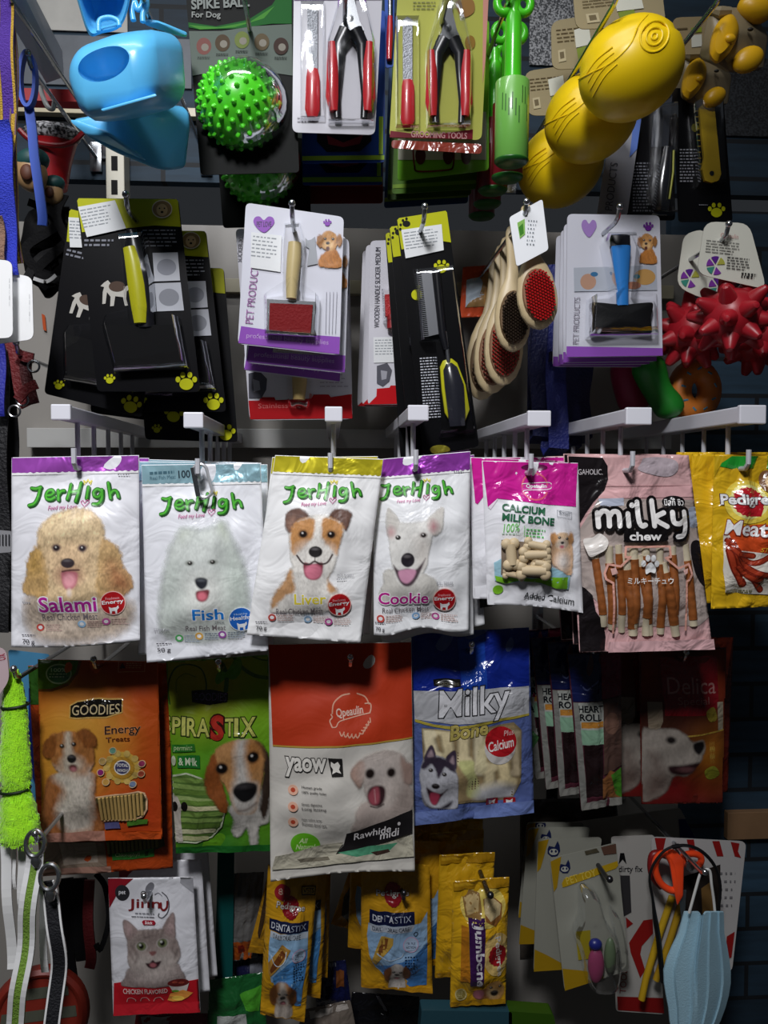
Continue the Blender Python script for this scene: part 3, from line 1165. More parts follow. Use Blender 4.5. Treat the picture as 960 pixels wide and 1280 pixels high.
jh_bottom(S, 'Liver', (238, 888, 432, 955), '#d4c23e', 0, (513, 957, 73), ('Freshness', 'Energy'), ('Real Chicken Meat', (126, 980, 412, 1018)),
          [(100, 1040, '#b5473f'), (320, 1052, '#8fb0cc'), (447, 1066, '#b0508e')], '70 g', (2, 1092, 66, 1124), ol='#f2f0ea')
S.part('fine_print').text('STICK', (350, 966, 402, 982), '#6b7076').text('JACK RUSSELL', (496, 768, 602, 786), '#8a8a90', rot=3).lines(496, 796, 560, 810, 1, '#a0a0a6')
liver = S.finish_up()
for k, (dx, dz, ry) in enumerate(((-0.004, 0.001, -0.045), (-0.001, -0.002, -0.07), (-0.004, -0.004, -0.03))):
    dup(liver, (dx, 0.021 + 0.020 * k, dz), ry, label=('second', 'third', 'fourth')[k] + ' yellow-topped treat bag from the front on its hook', keep=('pouch', 'foil_header'), group=GRP3)

# ---- bull terrier bag
F4 = (450, 560, 4.925)
S = Sheet('treat_bag', 'white foil treat bag with purple top and a white bull terrier picture', 'treat bag', [(80, 72), (680, 20), (668, 1110), (85, 1140)], 0.804, F4, '#d6d7de',
          bulge=0.013, hang=(352, 95), wob=(4, 1.3, 0.6), seed=14)
header(S, 0.104, '#a448b8')
jerhigh(S, 118, 196, 0.80)
P = Paint(110, 330, 520, 960, 4.4, 35)
P.poly([(170, 740), (140, 830), (118, 940), (300, 950), (460, 930), (470, 880), (430, 780)], '#c4c1ba', soft=7, sil=True, noise=5)
P.poly([(160, 400), (190, 390), (240, 450), (320, 455), (400, 445), (440, 480), (430, 560), (410, 640), (400, 720), (350, 790), (300, 830), (240, 830), (205, 760), (185, 660), (172, 560), (160, 500)], '#d6d4cf', soft=6, sil=True, noise=4)
P.poly([(168, 540), (160, 440), (168, 372), (205, 395), (238, 455), (215, 520)], '#c8c4bd', soft=6, sil=True, noise=4)
P.poly([(398, 460), (430, 410), (500, 360), (506, 420), (490, 500), (440, 530)], '#cdc9c2', soft=6, sil=True, noise=4)
P.poly([(420, 480), (440, 445), (466, 480), (440, 510)], '#a46c72', soft=14)
P.ell(188, 515, 16, 22, '#c79a9c', soft=12)
P.poly([(340, 560), (420, 580), (400, 720), (350, 700)], '#c8c2bb', soft=26)
P.fur(0.08, 5, 1.3)
P.poly([(200, 712), (225, 790), (262, 838), (310, 836), (350, 780), (394, 672), (372, 700), (330, 742), (282, 734), (232, 744)], '#493a40', soft=5)
P.poly([(232, 752), (282, 738), (334, 744), (322, 790), (284, 824), (246, 806)], '#c48ca6', soft=5)
P.nose(287, 682, 41, 44, '#262228')
P.eye(229, 547, 14)
P.ell(380, 531, 20, 15, '#6d5a58', soft=6)
P.eye(381, 531, 13)
S.paint('bull_terrier_picture', P)
jh_bottom(S, 'Cookie', (112, 882, 414, 955), '#a8187c', 0, (513, 925, 72), ('Freshness', 'Energy'), ('Real Chicken Meat', (136, 975, 420, 1004)),
          [(126, 1042, '#b5473f'), (342, 1036, '#7fa6cc'), (464, 1036, '#b0508e')], '70 g', (96, 1090, 150, 1116))
S.part('fine_print').text('BULL TERRIER', (462, 814, 564, 832), '#8a8a90').lines(575, 140, 640, 154, 1, '#7b7b80')
cookie = S.finish_up()
for k, (dx, dz, ry) in enumerate(((0.004, -0.010, -0.03), (0.012, -0.006, -0.075), (0.010, 0.002, -0.045))):
    dup(cookie, (dx, 0.021 + 0.020 * k, dz), ry, label=('second', 'third', 'fourth')[k] + ' purple-topped bull terrier treat bag from the front on its hook', keep=('pouch', 'foil_header'), group=GRP3)

# carabiner clipped on the fish bag's hook
c0 = at(253, 601, 0.786)
root = empty('carabiner', c0, 'small silver carabiner link clipped through the hook of the fish bag', 'carabiner')
lp = []
for k in range(36):
    a = 2 * PI * k / 36
    x, z = 0.0068 * math.cos(a), 0.0068 * math.sin(a) + (0.0095 if math.sin(a) > 0 else -0.0095)
    t = math.radians(-14)
    lp.append((c0.x + x * math.cos(t) - z * math.sin(t) * -1, c0.y, c0.z + z * math.cos(t) - x * math.sin(t)))
MB().tube(lp, 0.0016, 8, ring=True).build('link', mat('#d8d9dc', 0.25, 0.5), root)
i0 = [Vector(lp[k]) for k in (19, 17)]
MB().tube([i0[0] + Vector((0, 0, -.003)), i0[1] + Vector((0, 0, .004))], 0.0026, 6).build('screw_sleeve', STEEL, root)

# ---- pink milk bone pack
F5 = (590, 560, 5.82)
S = Sheet('treat_pack', 'magenta and white milk bone pack with a window of little bones', 'treat pack', [(72, 92), (770, 108), (808, 1200), (112, 1140)], 0.802, F5, '#d0d0d4',
          bulge=0.012, hang=(436, 130), wob=(-3, 0.5, 0.0), seed=15, wr=0.0022)
S.part('magenta_header', 'film')
S.poly([(76, 96), (768, 112), (750, 425), (540, 410), (180, 366), (130, 440), (112, 430)], '#b81e84')
S.part('tear_print').poly([(112, 430), (180, 366), (178, 378), (132, 446)], '#e0ccd8')
S.ell(452, 142, 96, 26, '#5a0c40')
S.part('emblem')
S.stroke([(452 + 92 * math.cos(t), 280 + 96 * math.sin(t)) for t in np.linspace(0, 6.2, 20)], 12, '#c9526a')
S.poly([(360, 275), (380, 290), (545, 272), (570, 258), (578, 285), (545, 310), (560, 320), (390, 310), (372, 325), (358, 300)], '#c23890', smooth=True)
S.stroke([(360, 262), (385, 258), (545, 250), (575, 262)], 5, '#f0d8e4')
S.stroke([(365, 318), (390, 306), (545, 300), (572, 286)], 5, '#f0d8e4')
S.text('Qpeaulin', (388, 262, 536, 298), '#f4e6ee', bold=0.03)
S.part('product_name')
S.text('CALCIUM', (208, 416, 514, 470), '#1f5a3c', bold=0.035, rot=6)
S.text('MILK BONE', (206, 488, 580, 542), '#1f5a3c', bold=0.035, rot=6)
S.part('fine_print')
S.text('100%', (212, 545, 330, 605), '#5cae48', shear=0.3, rot=-4)
S.rect(358, 560, 363, 636, '#7cb878')
S.lines(374, 580, 520, 650, 3, '#5aa860', rot=5)
S.lines(204, 616, 340, 632, 1, '#8aa892')
S.stroke([(604, 450), (712, 466), (712, 510), (602, 496)], 3, '#70757c', smooth=False, closed=True)
S.text('Small', (616, 458, 698, 484), '#5a6068', rot=6)
S.part('meadow_print')
S.poly([(150, 830), (200, 800), (200, 920), (500, 940), (530, 850), (700, 910), (696, 1030), (560, 1000), (400, 960), (260, 980), (160, 960)], '#8fb6c4')
S.poly([(158, 925), (230, 940), (300, 925), (420, 945), (520, 935), (690, 935), (690, 1026), (600, 1020), (480, 975), (330, 960), (240, 985), (170, 965)], '#76b428')
S.ell(186, 1030, 38, 34, '#76b428')
S.text('Added Calcium', (372, 1070, 738, 1120), '#26282a', bold=0.012, rot=7)
S.part('window', label='dark window showing beige bones')
S.poly([(200, 662), (516, 690), (512, 945), (200, 912)], '#6f6152')
P = Paint(540, 600, 730, 920, 4.6, 45)
P.poly([(560, 830), (530, 720), (580, 690), (690, 680), (720, 740), (706, 920), (620, 880)], '#d2ab88', soft=6, sil=True, noise=6)
P.ell(634, 670, 64, 62, '#d6b694', soft=5, sil=True, noise=5)
P.ell(572, 655, 28, 44, '#bf8c5c', soft=5, sil=True, noise=5)
P.ell(702, 655, 24, 44, '#bf8c5c', soft=5, sil=True, noise=5)
P.ell(640, 820, 46, 60, '#dcd3cc', soft=16)
P.ell(632, 690, 32, 26, '#e8dcd0', soft=12)
P.fur(0.16, 5)
P.eye(612, 646, 10)
P.eye(672, 655, 10)
P.nose(634, 683, 13, 10)
P.ell(632, 712, 16, 12, '#c46a78', soft=5)
S.paint('puppy_picture', P)


def bone(S, x0, y0, x1, y1, r, m, name='bone', knob=1.45, lift=0.003):
    a, b = S.pt(x0, y0), S.pt(x1, y1)
    R = r / S.fr[2] / 1000 * S.D
    ax = (b - a).normalized()
    up_ = Vector((0, -1, 0))
    sd = ax.cross(up_).normalized()
    mb = MB()
    o = up_ * (lift + R * 0.25)
    n = 8
    mb.tube([a + o + (b - a) * t for t in np.linspace(0, 1, n)], [R * 0.9] * n, 10)
    for e in (a, b):
        for sg in (-1, 1):
            c = e + o + sd * sg * R * 0.62
            mb.ell(c, (R * knob * 0.66, R * 0.7, R * knob * 0.66), nu=12, nv=8)
    return S.mesh(name, mb, m)


milk_bone = S
BONE = mat('#cdb894', 0.55, vary=0.12, scale=90)
bone(S, 258, 690, 270, 840, 44, BONE)
bone(S, 380, 690, 505, 712, 34, BONE)
bone(S, 350, 770, 508, 762, 40, BONE)
bone(S, 430, 820, 508, 835, 34, BONE)
bone(S, 335, 880, 500, 880, 46, BONE)
bone(S, 230, 905, 340, 922, 26, BONE)
pk = S.finish_up()
for k, (dx, dz, ry) in enumerate(((-0.009, 0.003, 0.02), (0.006, 0.002, 0.0), (0.0, 0.006, -0.03))):
    dup(pk, (dx, 0.017 + 0.015 * k, dz), ry, label=('second', 'third', 'fourth')[k] + ' magenta milk bone pack from the front on its hook', keep=('pouch', 'magenta_header', 'product_name'), group='milk bone packs behind the front one')

for k, (q, D) in enumerate((([(592, 604), (622, 602), (624, 756), (600, 760)], 0.840),)):
    S = Sheet('treat_pack', 'narrow black milk stick pack behind the left edge of the pink milk bone pack', 'treat pack', q, D, (0, 0, 1), '#1c1512', finish='film', g=1.0, bulge=0.005, seed=40)
    S.part('grey_panel', 'film').poly([(594, 636), (612, 634), (612, 668), (596, 670)], '#5c6468')
    S.part('product_name').text('C', (600, 640, 610, 650), '#0c0c0c', bold=.03).text('M', (600, 654, 611, 663), '#0c0c0c', bold=.03)
    S.finish_up()
    wire_hook(608, 598, D - 0.02, 'steel wire hook carrying the narrow black milk stick pack')

# ---- pink and black chew bag
F6 = (710, 560, 4.92)
S = Sheet('chew_bag', 'large pink chew bag with black cow patches and twisted sticks showing', 'treat bag', [(-4, 46), (742, 44), (888, 1232), (70, 1256)], 0.806, F6, '#c49c9c', g=1.25, finish='film',
          bulge=0.010, hang=(392, 92), seed=16)
S.part('window', label='greyish clear window over the sticks')
S.poly([(40, 540), (180, 310), (800, 320), (830, 560), (872, 1030), (800, 1090), (230, 1100), (180, 950), (50, 830)], '#a39690')
S.part('header_print')
S.band(0.155, 0.159, '#a87e80')
S.poly([(180, 260), (770, 230), (782, 300), (180, 310)], '#d0a3a4')
S.poly([(440, 70), (560, 56), (660, 80), (668, 140), (610, 176), (500, 160), (430, 130)], '#a79aa0', smooth=True)
S.ell(765, 425, 46, 66, '#8d95a4')
S.poly([(180, 312), (330, 306), (330, 352), (190, 360)], '#aab0c0')
S.part('cow_patch')
S.poly([(0, 50), (210, 60), (242, 110), (244, 190), (216, 262), (150, 330), (100, 400), (60, 470), (44, 470), (20, 300)], '#181416', smooth=False)
S.part('cow_patch', new=True).poly([(745, 640), (752, 580), (790, 566), (822, 600), (838, 700), (846, 840), (810, 830), (770, 760)], '#181416', smooth=True)
S.part('cow_patch', new=True).poly([(48, 832), (100, 860), (140, 900), (160, 1000), (210, 1070), (230, 1160), (222, 1240), (72, 1250), (64, 1030)], '#181416')
S.part('maker_name').text('DOGAHOLIC.', (6, 130, 212, 164), '#c9c2c4')
S.part('sticks_window', label='brown and white twisted chew sticks')
WS = mat('#cfc3a8', 0.5, vary=0.14, scale=120)
BS = mat('#8f5226', 0.45, vary=0.6, scale=160)
sticks = [((150, 610), (215, 1090), 30), ((230, 600), (268, 1110), 32), ((290, 590), (330, 1130), 30), ((380, 600), (398, 1150), 36), ((330, 640), (400, 1140), 38),
          ((450, 600), (480, 1150), 34), ((420, 650), (500, 1150), 34), ((540, 600), (566, 1140), 30), ((620, 600), (650, 1130), 32), ((560, 700), (660, 1150), 36), ((705, 590), (770, 1090), 34)]
for i, (a, b, r) in enumerate(sticks):
    R = 0.84 * r / 4.92 / 1000 * S.D
    lift = -0.0012 + 0.0010 * (i % 2)
    n = 30
    on = lambda t: S.pt(a[0] + (b[0] - a[0]) * t, a[1] + (b[1] - a[1]) * t, lift)
    mb = MB()
    ts = np.linspace(0, 1, n)
    mb.tube([on(t) for t in ts], [R * (0.98 + 0.05 * math.sin(t * 22 + i)) for t in ts], 10)
    st = S.mesh('chew_stick', mb, WS)
    mb = MB()
    t0, t1 = ((0.14, 0.84), (0.2, 0.92), (0.1, 0.78))[i % 3]
    ts = np.linspace(t0, t1, n)
    mb.tube([on(t) for t in ts], [R * (1.10 + 0.03 * math.sin(t * 60 + i * 2)) for t in ts], 10)
    o = mb.build('meat_wrap', BS, st, S.root.location)
S.layer += 85
S.part('product_name')
MK = [[(160, 395), (165, 480)], [(162, 420), (190, 385), (222, 400), (226, 475)], [(226, 420), (252, 388), (284, 400), (288, 475)],
      [(340, 400), (342, 474)], [(400, 330), (404, 440), (420, 474), (440, 468)], [(490, 322), (494, 474)], [(560, 395), (500, 430), (575, 478)],
      [(612, 392), (616, 450), (650, 462), (682, 440)], [(684, 390), (690, 480), (676, 530), (640, 540)]]
MKD = [(x * 1.0, y) for x, y in ((368, 348),)]
S.strokes(MK, 66, '#120f10')
S.ell(368, 350, 36, 36, '#120f10')
S.poly([(312, 520), (330, 498), (560, 498), (574, 530), (560, 566), (330, 572), (310, 555)], '#120f10', smooth=True)
S.ell(626, 330, 70, 38, '#120f10')
S.strokes(MK, 30, '#dedad8')
S.ell(368, 350, 17, 17, '#dedad8')
S.text('chew', (342, 510, 538, 562), '#dedad8', bold=0.03)
S.text('มิลกี้ ชิว', (570, 306, 684, 352), '#dedad8', bold=0.012)
S.part('house_outline', label='pink outline drawn around the sticks')
S.stroke([(264, 1130), (248, 820), (205, 796), (196, 760), (216, 706), (292, 718), (348, 662), (318, 662), (320, 600), (590, 598), (596, 662), (566, 668), (640, 730), (712, 706), (734, 770), (716, 800), (694, 812), (704, 1110)], 13, '#d9a090', smooth=False)
S.part('cream_splash').poly([(76, 560), (130, 545), (170, 520), (215, 560), (206, 610), (170, 640), (120, 664), (96, 630)], '#d8d2cc', smooth=True)
S.part('cuff_spot', new=True).poly([(230, 732), (262, 728), (276, 760), (240, 772)], '#d8aca4')
S.part('cuff_spot', new=True).poly([(672, 742), (704, 732), (700, 762), (682, 770)], '#d8aca4')
S.part('paw_print')
S.poly([(440, 720), (470, 694), (500, 726), (496, 758), (468, 752), (442, 764)], '#e6e2de', smooth=True)
for x, y in ((426, 700), (452, 668), (486, 668), (508, 702)):
    S.ell(x, y, 15, 20, '#e6e2de')
S.text('ミルキーチュウ', (332, 786, 608, 824), '#e6e0da', bold=0.01)
S.part('bottom_band', 'film').band(0.945, 0.998, '#c9a0a2', 0.20, 0.995)
chew = S.finish_up()
for k in (0, 1):
    dup(chew, (0.004 - 0.01 * k, 0.028 + 0.03 * k, 0.002), 0.01 - 0.03 * k, label=('second', 'third')[k] + ' pink and black chew bag from the front on its hook', keep=('pouch', 'cow_patch'), group='chew bags behind the front one')

# ---- yellow meat jerky pack at the right edge
F7 = (860, 550, 5.57)
S = Sheet('jerky_pack', 'yellow meat jerky pack with green top cut by the right edge', 'treat pack', [(180, 110), (905, 110), (905, 1150), (160, 1175)], 0.800, F7, '#c8a01c', finish='film',
          bulge=0.013, hang=(420, 140), seed=17, wr=0.003)
S.part('green_header', 'film').poly([(240, 112), (900, 112), (900, 214), (400, 196), (300, 200), (200, 180)], '#1e8a2c')
S.poly([(184, 112), (300, 112), (230, 160), (182, 260)], '#b09018')
S.part('glow_print').ell(395, 430, 160, 150, '#d8c04a')
S.ell(395, 430, 125, 120, '#e0d488')
S.part('emblem')
r_ = random.Random(2)
S.poly([(392 + (100 + 8 * (i % 2)) * math.cos(t), 430 + (96 + 8 * (i % 2)) * math.sin(t)) for i, t in enumerate(np.linspace(0, 2 * PI, 40)[:-1])], '#a81a24')
S.poly([(380, 500), (490, 470), (470, 530), (400, 530)], '#a81a24')
S.text('Pedigree', (214, 376, 575, 470), '#ecebe6', ol='#4a2a30', olw=0.05, bold=0.03)
S.part('jerky_print')
S.poly([(240, 650), (330, 596), (470, 582), (900, 600), (900, 770), (560, 800), (300, 760), (240, 740)], '#b8431c', smooth=False)
S.poly([(230, 650), (260, 640), (300, 760), (560, 790), (900, 740), (900, 1085), (560, 1075), (250, 1060), (228, 900)], '#cfc9be')
for q, w in (([(260, 700), (270, 800), (300, 900), (360, 1000)], 52), ([(280, 720), (330, 860), (400, 940), (490, 1040)], 44), ([(300, 760), (380, 880), (480, 930), (700, 950)], 42),
             ([(270, 740), (330, 800), (420, 850), (560, 780)], 38), ([(330, 790), (410, 800)], 40), ([(320, 880), (400, 950), (470, 970)], 40)):
    S.stroke(q, w, '#6e1f12')
    S.stroke(q, w * 0.6, '#98351e')
S.part('product_name')
S.text('Meat Jerky', (236, 570, 800, 705), '#eeeae6', ol='#7a2a1c', olw=0.04, bold=0.02, shear=0.12, rot=4)
S.text('STIX', (450, 742, 560, 772), '#e0a030', bold=0.02, shear=.2)
S.part('fine_print').lines(250, 1040, 440, 1066, 2, '#6b6a3c')
S.part('puppy_print').ell(545, 290, 58, 80, '#7a5232')
S.ell(570, 300, 48, 60, '#d8b98c')
S.ell(552, 290, 10, 14, '#221a16')
jerky = S.finish_up()
names = ('second', 'third', 'fourth')
for k, (dx, dz, ry) in enumerate(((-0.014, 0.002, 0.012), (-0.022, 0.005, 0.0), (-0.012, 0.004, 0.02))):
    dup(jerky, (dx, 0.02 + 0.02 * k, dz), ry, label=names[k] + ' yellow jerky pack from the front at the right edge', keep=('pouch', 'green_header') if k == 2 else ('pouch',), group='jerky packs behind the front one')

# ================================================================ second row: brushes and combs on cards
FA = (0, 230, 3.31)
FB = (270, 230, 3.692)
FC = (450, 230, 3.657)
FD = (680, 230, 3.43)
YEL = '#b0b21a'


def paw(S, x, y, r, col, rot=0):
    S.ell(x, y + r * 0.35, r * 0.95, r * 0.8, col)
    for k, a in enumerate((-62, -22, 22, 62)):
        t = math.radians(a + rot)
        S.ell(x + r * 1.3 * math.sin(t), y + r * 0.35 - r * 1.35 * math.cos(t), r * 0.34, r * 0.42, col, n=14)


def sticker(S, pts, seed=1, name='price_sticker', new=False):
    S.part(name, 'card', new=new)
    S.poly(pts, '#d9dbdc')
    (x0, y0), (x1, y1), (x2, y2), (x3, y3) = pts
    rot = math.degrees(math.atan2(y1 - y0, x1 - x0))
    w, h = math.hypot(x1 - x0, y1 - y0), math.hypot(x3 - x0, y3 - y0)
    S.lines(x0 + w * 0.06, y0 + h * 0.10, x0 + w * 0.9, y0 + h * 0.75, 6, '#8f9498', rot=rot, th=0.35, seed=seed)


def grip_tube(S, pts, r, off=0.0):
    """Points on the sheet (art frame) raised by off, radius r in art units."""
    k = S.D / (S.fr[2] * 1000)
    return [S.pt(x, y) + Vector((0, -off, 0)) for x, y in pts], ([q * k for q in r] if isinstance(r, (list, tuple)) else r * k)


def sheet_tube(S, name, pts, r, m, off=0.004, n=10, flat=None):
    P, R = grip_tube(S, pts, r, off)
    mb = MB()
    if isinstance(R, list) and len(R) != len(P):
        R = R[0]
    mb.tube(P, R, n)
    if flat:
        A = np.array([tuple(v) for v in mb.v])
        y0 = P[0].y
        A[:, 1] = y0 + (A[:, 1] - y0) * flat
        mb.v = [tuple(a) for a in A]
    return S.mesh(name, mb, m)


def dog_disc(S, x, y, r, new=False):
    S.part('dog_disc', 'card', new=new)
    S.ell(x, y, r, r * 0.9, '#d8cdb4')
    S.ell(x, y, r * 0.92, r * 0.8, '#8f7049')
    S.ell(x, y + r * 0.1, r * 0.55, r * 0.6, '#c9a878')
    S.ell(x, y + r * 0.3, r * 0.14, r * 0.12, '#241a14')
    for sg in (-1, 1):
        S.ell(x + sg * r * 0.24, y - r * 0.06, r * 0.08, r * 0.08, '#241a14')


def dog_shape(S, x, y, k, col):
    S.poly([(x + a * k, y + b * k) for a, b in ((0, 0), (18, -12), (30, 2), (34, 18), (80, 22), (112, 8), (122, 14), (100, 38), (98, 70), (106, 98), (92, 100), (84, 62), (50, 58), (44, 100), (28, 102), (30, 60), (14, 40), (8, 90), (-6, 92), (-4, 40), (2, 18), (-14, 14))], col)


# ---- black slicker brush cards
S = Sheet('slicker_brush_card', 'black blister card with a yellow handled slicker brush, front of its hook', 'brush card', [(318, 58), (738, 62), (828, 860), (402, 858)], 0.845, FA, '#0a0a0d', finish='card', g=1.0,
          shape='card', hang=(520, 130), corner=6, seed=2, body='backing_card', thick=0.001)
S.part('yellow_header', 'card').poly([(319, 70), (326, 60), (730, 63), (737, 72), (748, 178), (640, 172), (560, 180), (340, 200)], YEL)
S.part('card_print', 'card').lines(590, 190, 735, 270, 5, '#9a9ca4', th=0.3).lines(350, 230, 480, 268, 2, '#7d7f88')
S.part('dog_print', 'card')
dog_shape(S, 430, 410, 0.95, '#b7b4ac')
S.ell(485, 425, 34, 22, '#4d3d34')
S.part('photo_panel', 'card', new=True).poly([(632, 286), (736, 284), (746, 400), (640, 404)], '#b9bbc2').ell(690, 345, 40, 34, '#8d8f98')
S.part('photo_panel', 'card', new=True).poly([(641, 412), (748, 408), (762, 524), (650, 528)], '#a9abb2').ell(700, 470, 42, 36, '#7d7f86')
S.part('paw_print', 'card', new=True)
paw(S, 455, 808, 16, YEL)
S.part('paw_print', 'card', new=True)
paw(S, 772, 818, 30, YEL)
dog_disc(S, 672, 106, 42)
sticker(S, [(325, 98), (478, 70), (524, 186), (362, 222)])
sheet_tube(S, 'handle_core', [(548, 200), (560, 260), (592, 420), (610, 600)], [22, 36, 44, 36], mat('#14141a', 0.3), 0.006, flat=0.7)
sheet_tube(S, 'handle', [(546, 275), (560, 330), (576, 430), (588, 520), (592, 585)], [24, 30, 34, 32, 24], mat('#b2b01c', 0.3, coat=0.4), 0.012, flat=0.6)
mb = MB()
P = [(430, 590), (755, 590), (770, 770), (500, 780)]
mb.loft([[S.pt(x, y) + Vector((0, -o, 0)) for x, y in P] for o in (0.0005, 0.010)])
S.mesh('brush_head', mb, mat('#08080a', 0.7, spec=0.12), smooth=False)
S.blister([(500, 210), (600, 200), (640, 400), (650, 545), (750, 560), (790, 770), (480, 790), (430, 600), (440, 560), (530, 545)], 0.018, smooth=False)
brush = S.finish_up()
dup(brush, (-0.022, 0.030, -0.012), 0.24, label='black slicker brush card swung out to the left behind the front one', group='black brush cards behind the front one')
dup(brush, (0.020, 0.052, -0.016), 0.0, label='black slicker brush card showing at the right behind the front one', group='black brush cards behind the front one')
dup(brush, (0.034, 0.085, -0.046), 0.03, label='black slicker brush card furthest back with its yellow corner at the right', group='black brush cards behind the front one', keep=('backing_card', 'yellow_header', 'paw_print'))
dup(brush, (-0.004, 0.068, -0.022), 0.13, label='black slicker brush card low behind the others on its hook', group='black brush cards behind the front one', keep=('backing_card', 'yellow_header', 'paw_print', 'blister'))
wire_hook(157, 243, 0.80, 'steel wire hook carrying the black slicker brush cards')

# ---- white card with the red slicker brush
PUR = '#8a4fae'
GOLD = Paint(460, 210, 590, 390, 2.6, 50)
GOLD.poly([(485, 330), (480, 380), (575, 385), (570, 330), (540, 300)], '#bd7a38', soft=5, sil=True, noise=4)
GOLD.ell(522, 265, 42, 46, '#c48f55', soft=4, sil=True, noise=3)
GOLD.ell(480, 265, 16, 28, '#9c6a38', soft=4, sil=True, noise=3)
GOLD.ell(568, 262, 14, 26, '#9c6a38', soft=4, sil=True, noise=3)
GOLD.ell(518, 285, 24, 22, '#d9b07a', soft=8)
GOLD.fur(0.2, 5)
GOLD.eye(504, 255, 6)
GOLD.eye(540, 256, 6)
GOLD.nose(516, 275, 9, 7)
GOLD.ell(516, 300, 9, 10, '#5a2a26', soft=4)


def heart(S, x, y, w, h, col):
    S.poly([(x - w / 2, y - h * 0.15), (x - w * 0.42, y - h * 0.45), (x - w * 0.2, y - h * 0.5), (x, y - h * 0.28), (x + w * 0.22, y - h * 0.5), (x + w * 0.44, y - h * 0.42), (x + w / 2, y - h * 0.1), (x + w * 0.25, y + h * 0.3), (x, y + h * 0.5), (x - w * 0.3, y + h * 0.25)], col, smooth=True)


S = Sheet('slicker_brush_card', 'white and purple card with a red slicker brush on a wooden handle', 'brush card', [(138, 86), (590, 152), (570, 790), (100, 738)], 0.848, FB, '#cfd0da', finish='card', g=1.0,
          shape='card', hang=(352, 150), corner=7, body='backing_card')
S.part('purple_band', 'card').poly([(116, 656), (350, 690), (572, 706), (569, 786), (103, 734)], PUR)
S.text('professional beauty supplies', (140, 704, 520, 732), '#b79cc8', rot=5)
S.part('heart_print', 'card')
heart(S, 221, 188, 96, 74, PUR)
S.text('PET LOVE', (188, 174, 256, 200), '#3a2a50', bold=0.02)
S.part('paw_print', 'card')
paw(S, 514, 180, 13, PUR)
S.part('card_print', 'card').text('PET PRODUCTS', (168 - 145, 500 - 18, 168 + 145, 500 + 18), '#9a6a9c', rot=-84)
for k in range(4):
    S.stroke([(510 + 16 * k, 500), (506 + 15 * k, 690)], 2.5, '#9a9aa4', smooth=False)
S.part('cat_print', 'card').poly([(412, 250), (424, 262), (440, 258), (458, 244), (460, 290), (470, 370), (420, 380), (430, 300), (414, 290)], '#9fa2a8')
S.paint('dog_picture', GOLD)
sticker(S, [(164, 224), (304, 240), (298, 408), (160, 388)], 4)
sheet_tube(S, 'handle', [(366, 285), (362, 360), (354, 450), (350, 540)], [30, 33, 30, 24], mat('#c9b682', 0.4, vary=0.1, scale=50), 0.010)
mb = MB()
P = [(238, 540), (462, 552), (452, 712), (236, 696)]
mb.loft([[S.pt(x, y) + Vector((0, -o, 0)) for x, y in P] for o in (0.0005, 0.009)])
S.mesh('steel_frame', mb, STEEL, smooth=False)
mb = MB()
P = [(252, 560), (448, 568), (438, 698), (248, 684)]
mb.loft([[S.pt(x, y) + Vector((0, -o, 0)) for x, y in P] for o in (0.009, 0.011)])
S.mesh('brush_pad', mb, mat('#7a1418', 0.6, spec=0.15, bump=0.2, scale=500), smooth=False)
S.blister([(320, 190), (390, 185), (412, 280), (395, 520), (480, 535), (472, 720), (225, 705), (220, 530), (310, 515), (310, 280)], 0.019, smooth=False)
red = S.finish_up()
for k, (dx, dz) in enumerate(((0.006, -0.016), (0.003, -0.022))):
    dup(red, (dx, 0.022 + 0.024 * k, dz), 0.015 * k, label=('second', 'third')[k] + ' white and purple brush card behind the red slicker brush', group='white and purple cards behind the front one', keep=('backing_card', 'purple_band') if k else None)
wire_hook(365, 254, 0.80, 'steel wire hook carrying the white and purple brush cards')


def red_base_card(quad, D, label, hang):
    S = Sheet('slicker_brush_card', label, 'brush card', quad, D, FB, '#c3c2ca', finish='card', g=1.0, shape='card', hang=hang, corner=7, body='backing_card')
    return S


S = red_base_card([(90, 205), (600, 240), (630, 1085), (155, 1090)], 0.925, 'white card with red base and wooden handle below the purple cards', (352, 260))
S.part('red_band', 'card').poly([(150, 1000), (200, 1000), (205, 984), (270, 984), (275, 998), (440, 990), (450, 972), (520, 972), (530, 984), (626, 970), (629, 1082), (158, 1086)], '#a3161c')
S.text('Stainless steel', (195, 1012, 420, 1034), '#c46a68', rot=-1)
S.part('cat_print', 'card').poly([(150, 875), (200, 862), (236, 900), (232, 950), (210, 990), (152, 990)], '#4a4a52').poly([(170, 900), (200, 910), (205, 950), (175, 960)], '#8a8a92')
S.part('card_print', 'card').lines(480, 860, 610, 950, 5, '#9a98a2', th=0.25).text('SLICKER-XL', (112 - 60, 300 - 10, 112 + 60, 300 + 10), '#3d3c44', rot=-86)
sheet_tube(S, 'handle', [(385, 760), (388, 900), (384, 1000)], [36, 36, 28], mat('#b39a62', 0.4, vary=0.1, scale=50), 0.010)
S.blister([(330, 740), (440, 740), (440, 1010), (385, 1030), (330, 1010)], 0.02)
wb = S.finish_up()
dup(wb, (0.004, 0.03, 0.004), 0.015, label='second white card with red base behind the wooden handle one', group='red based cards behind the front one', keep=('backing_card', 'red_band', 'card_print'))

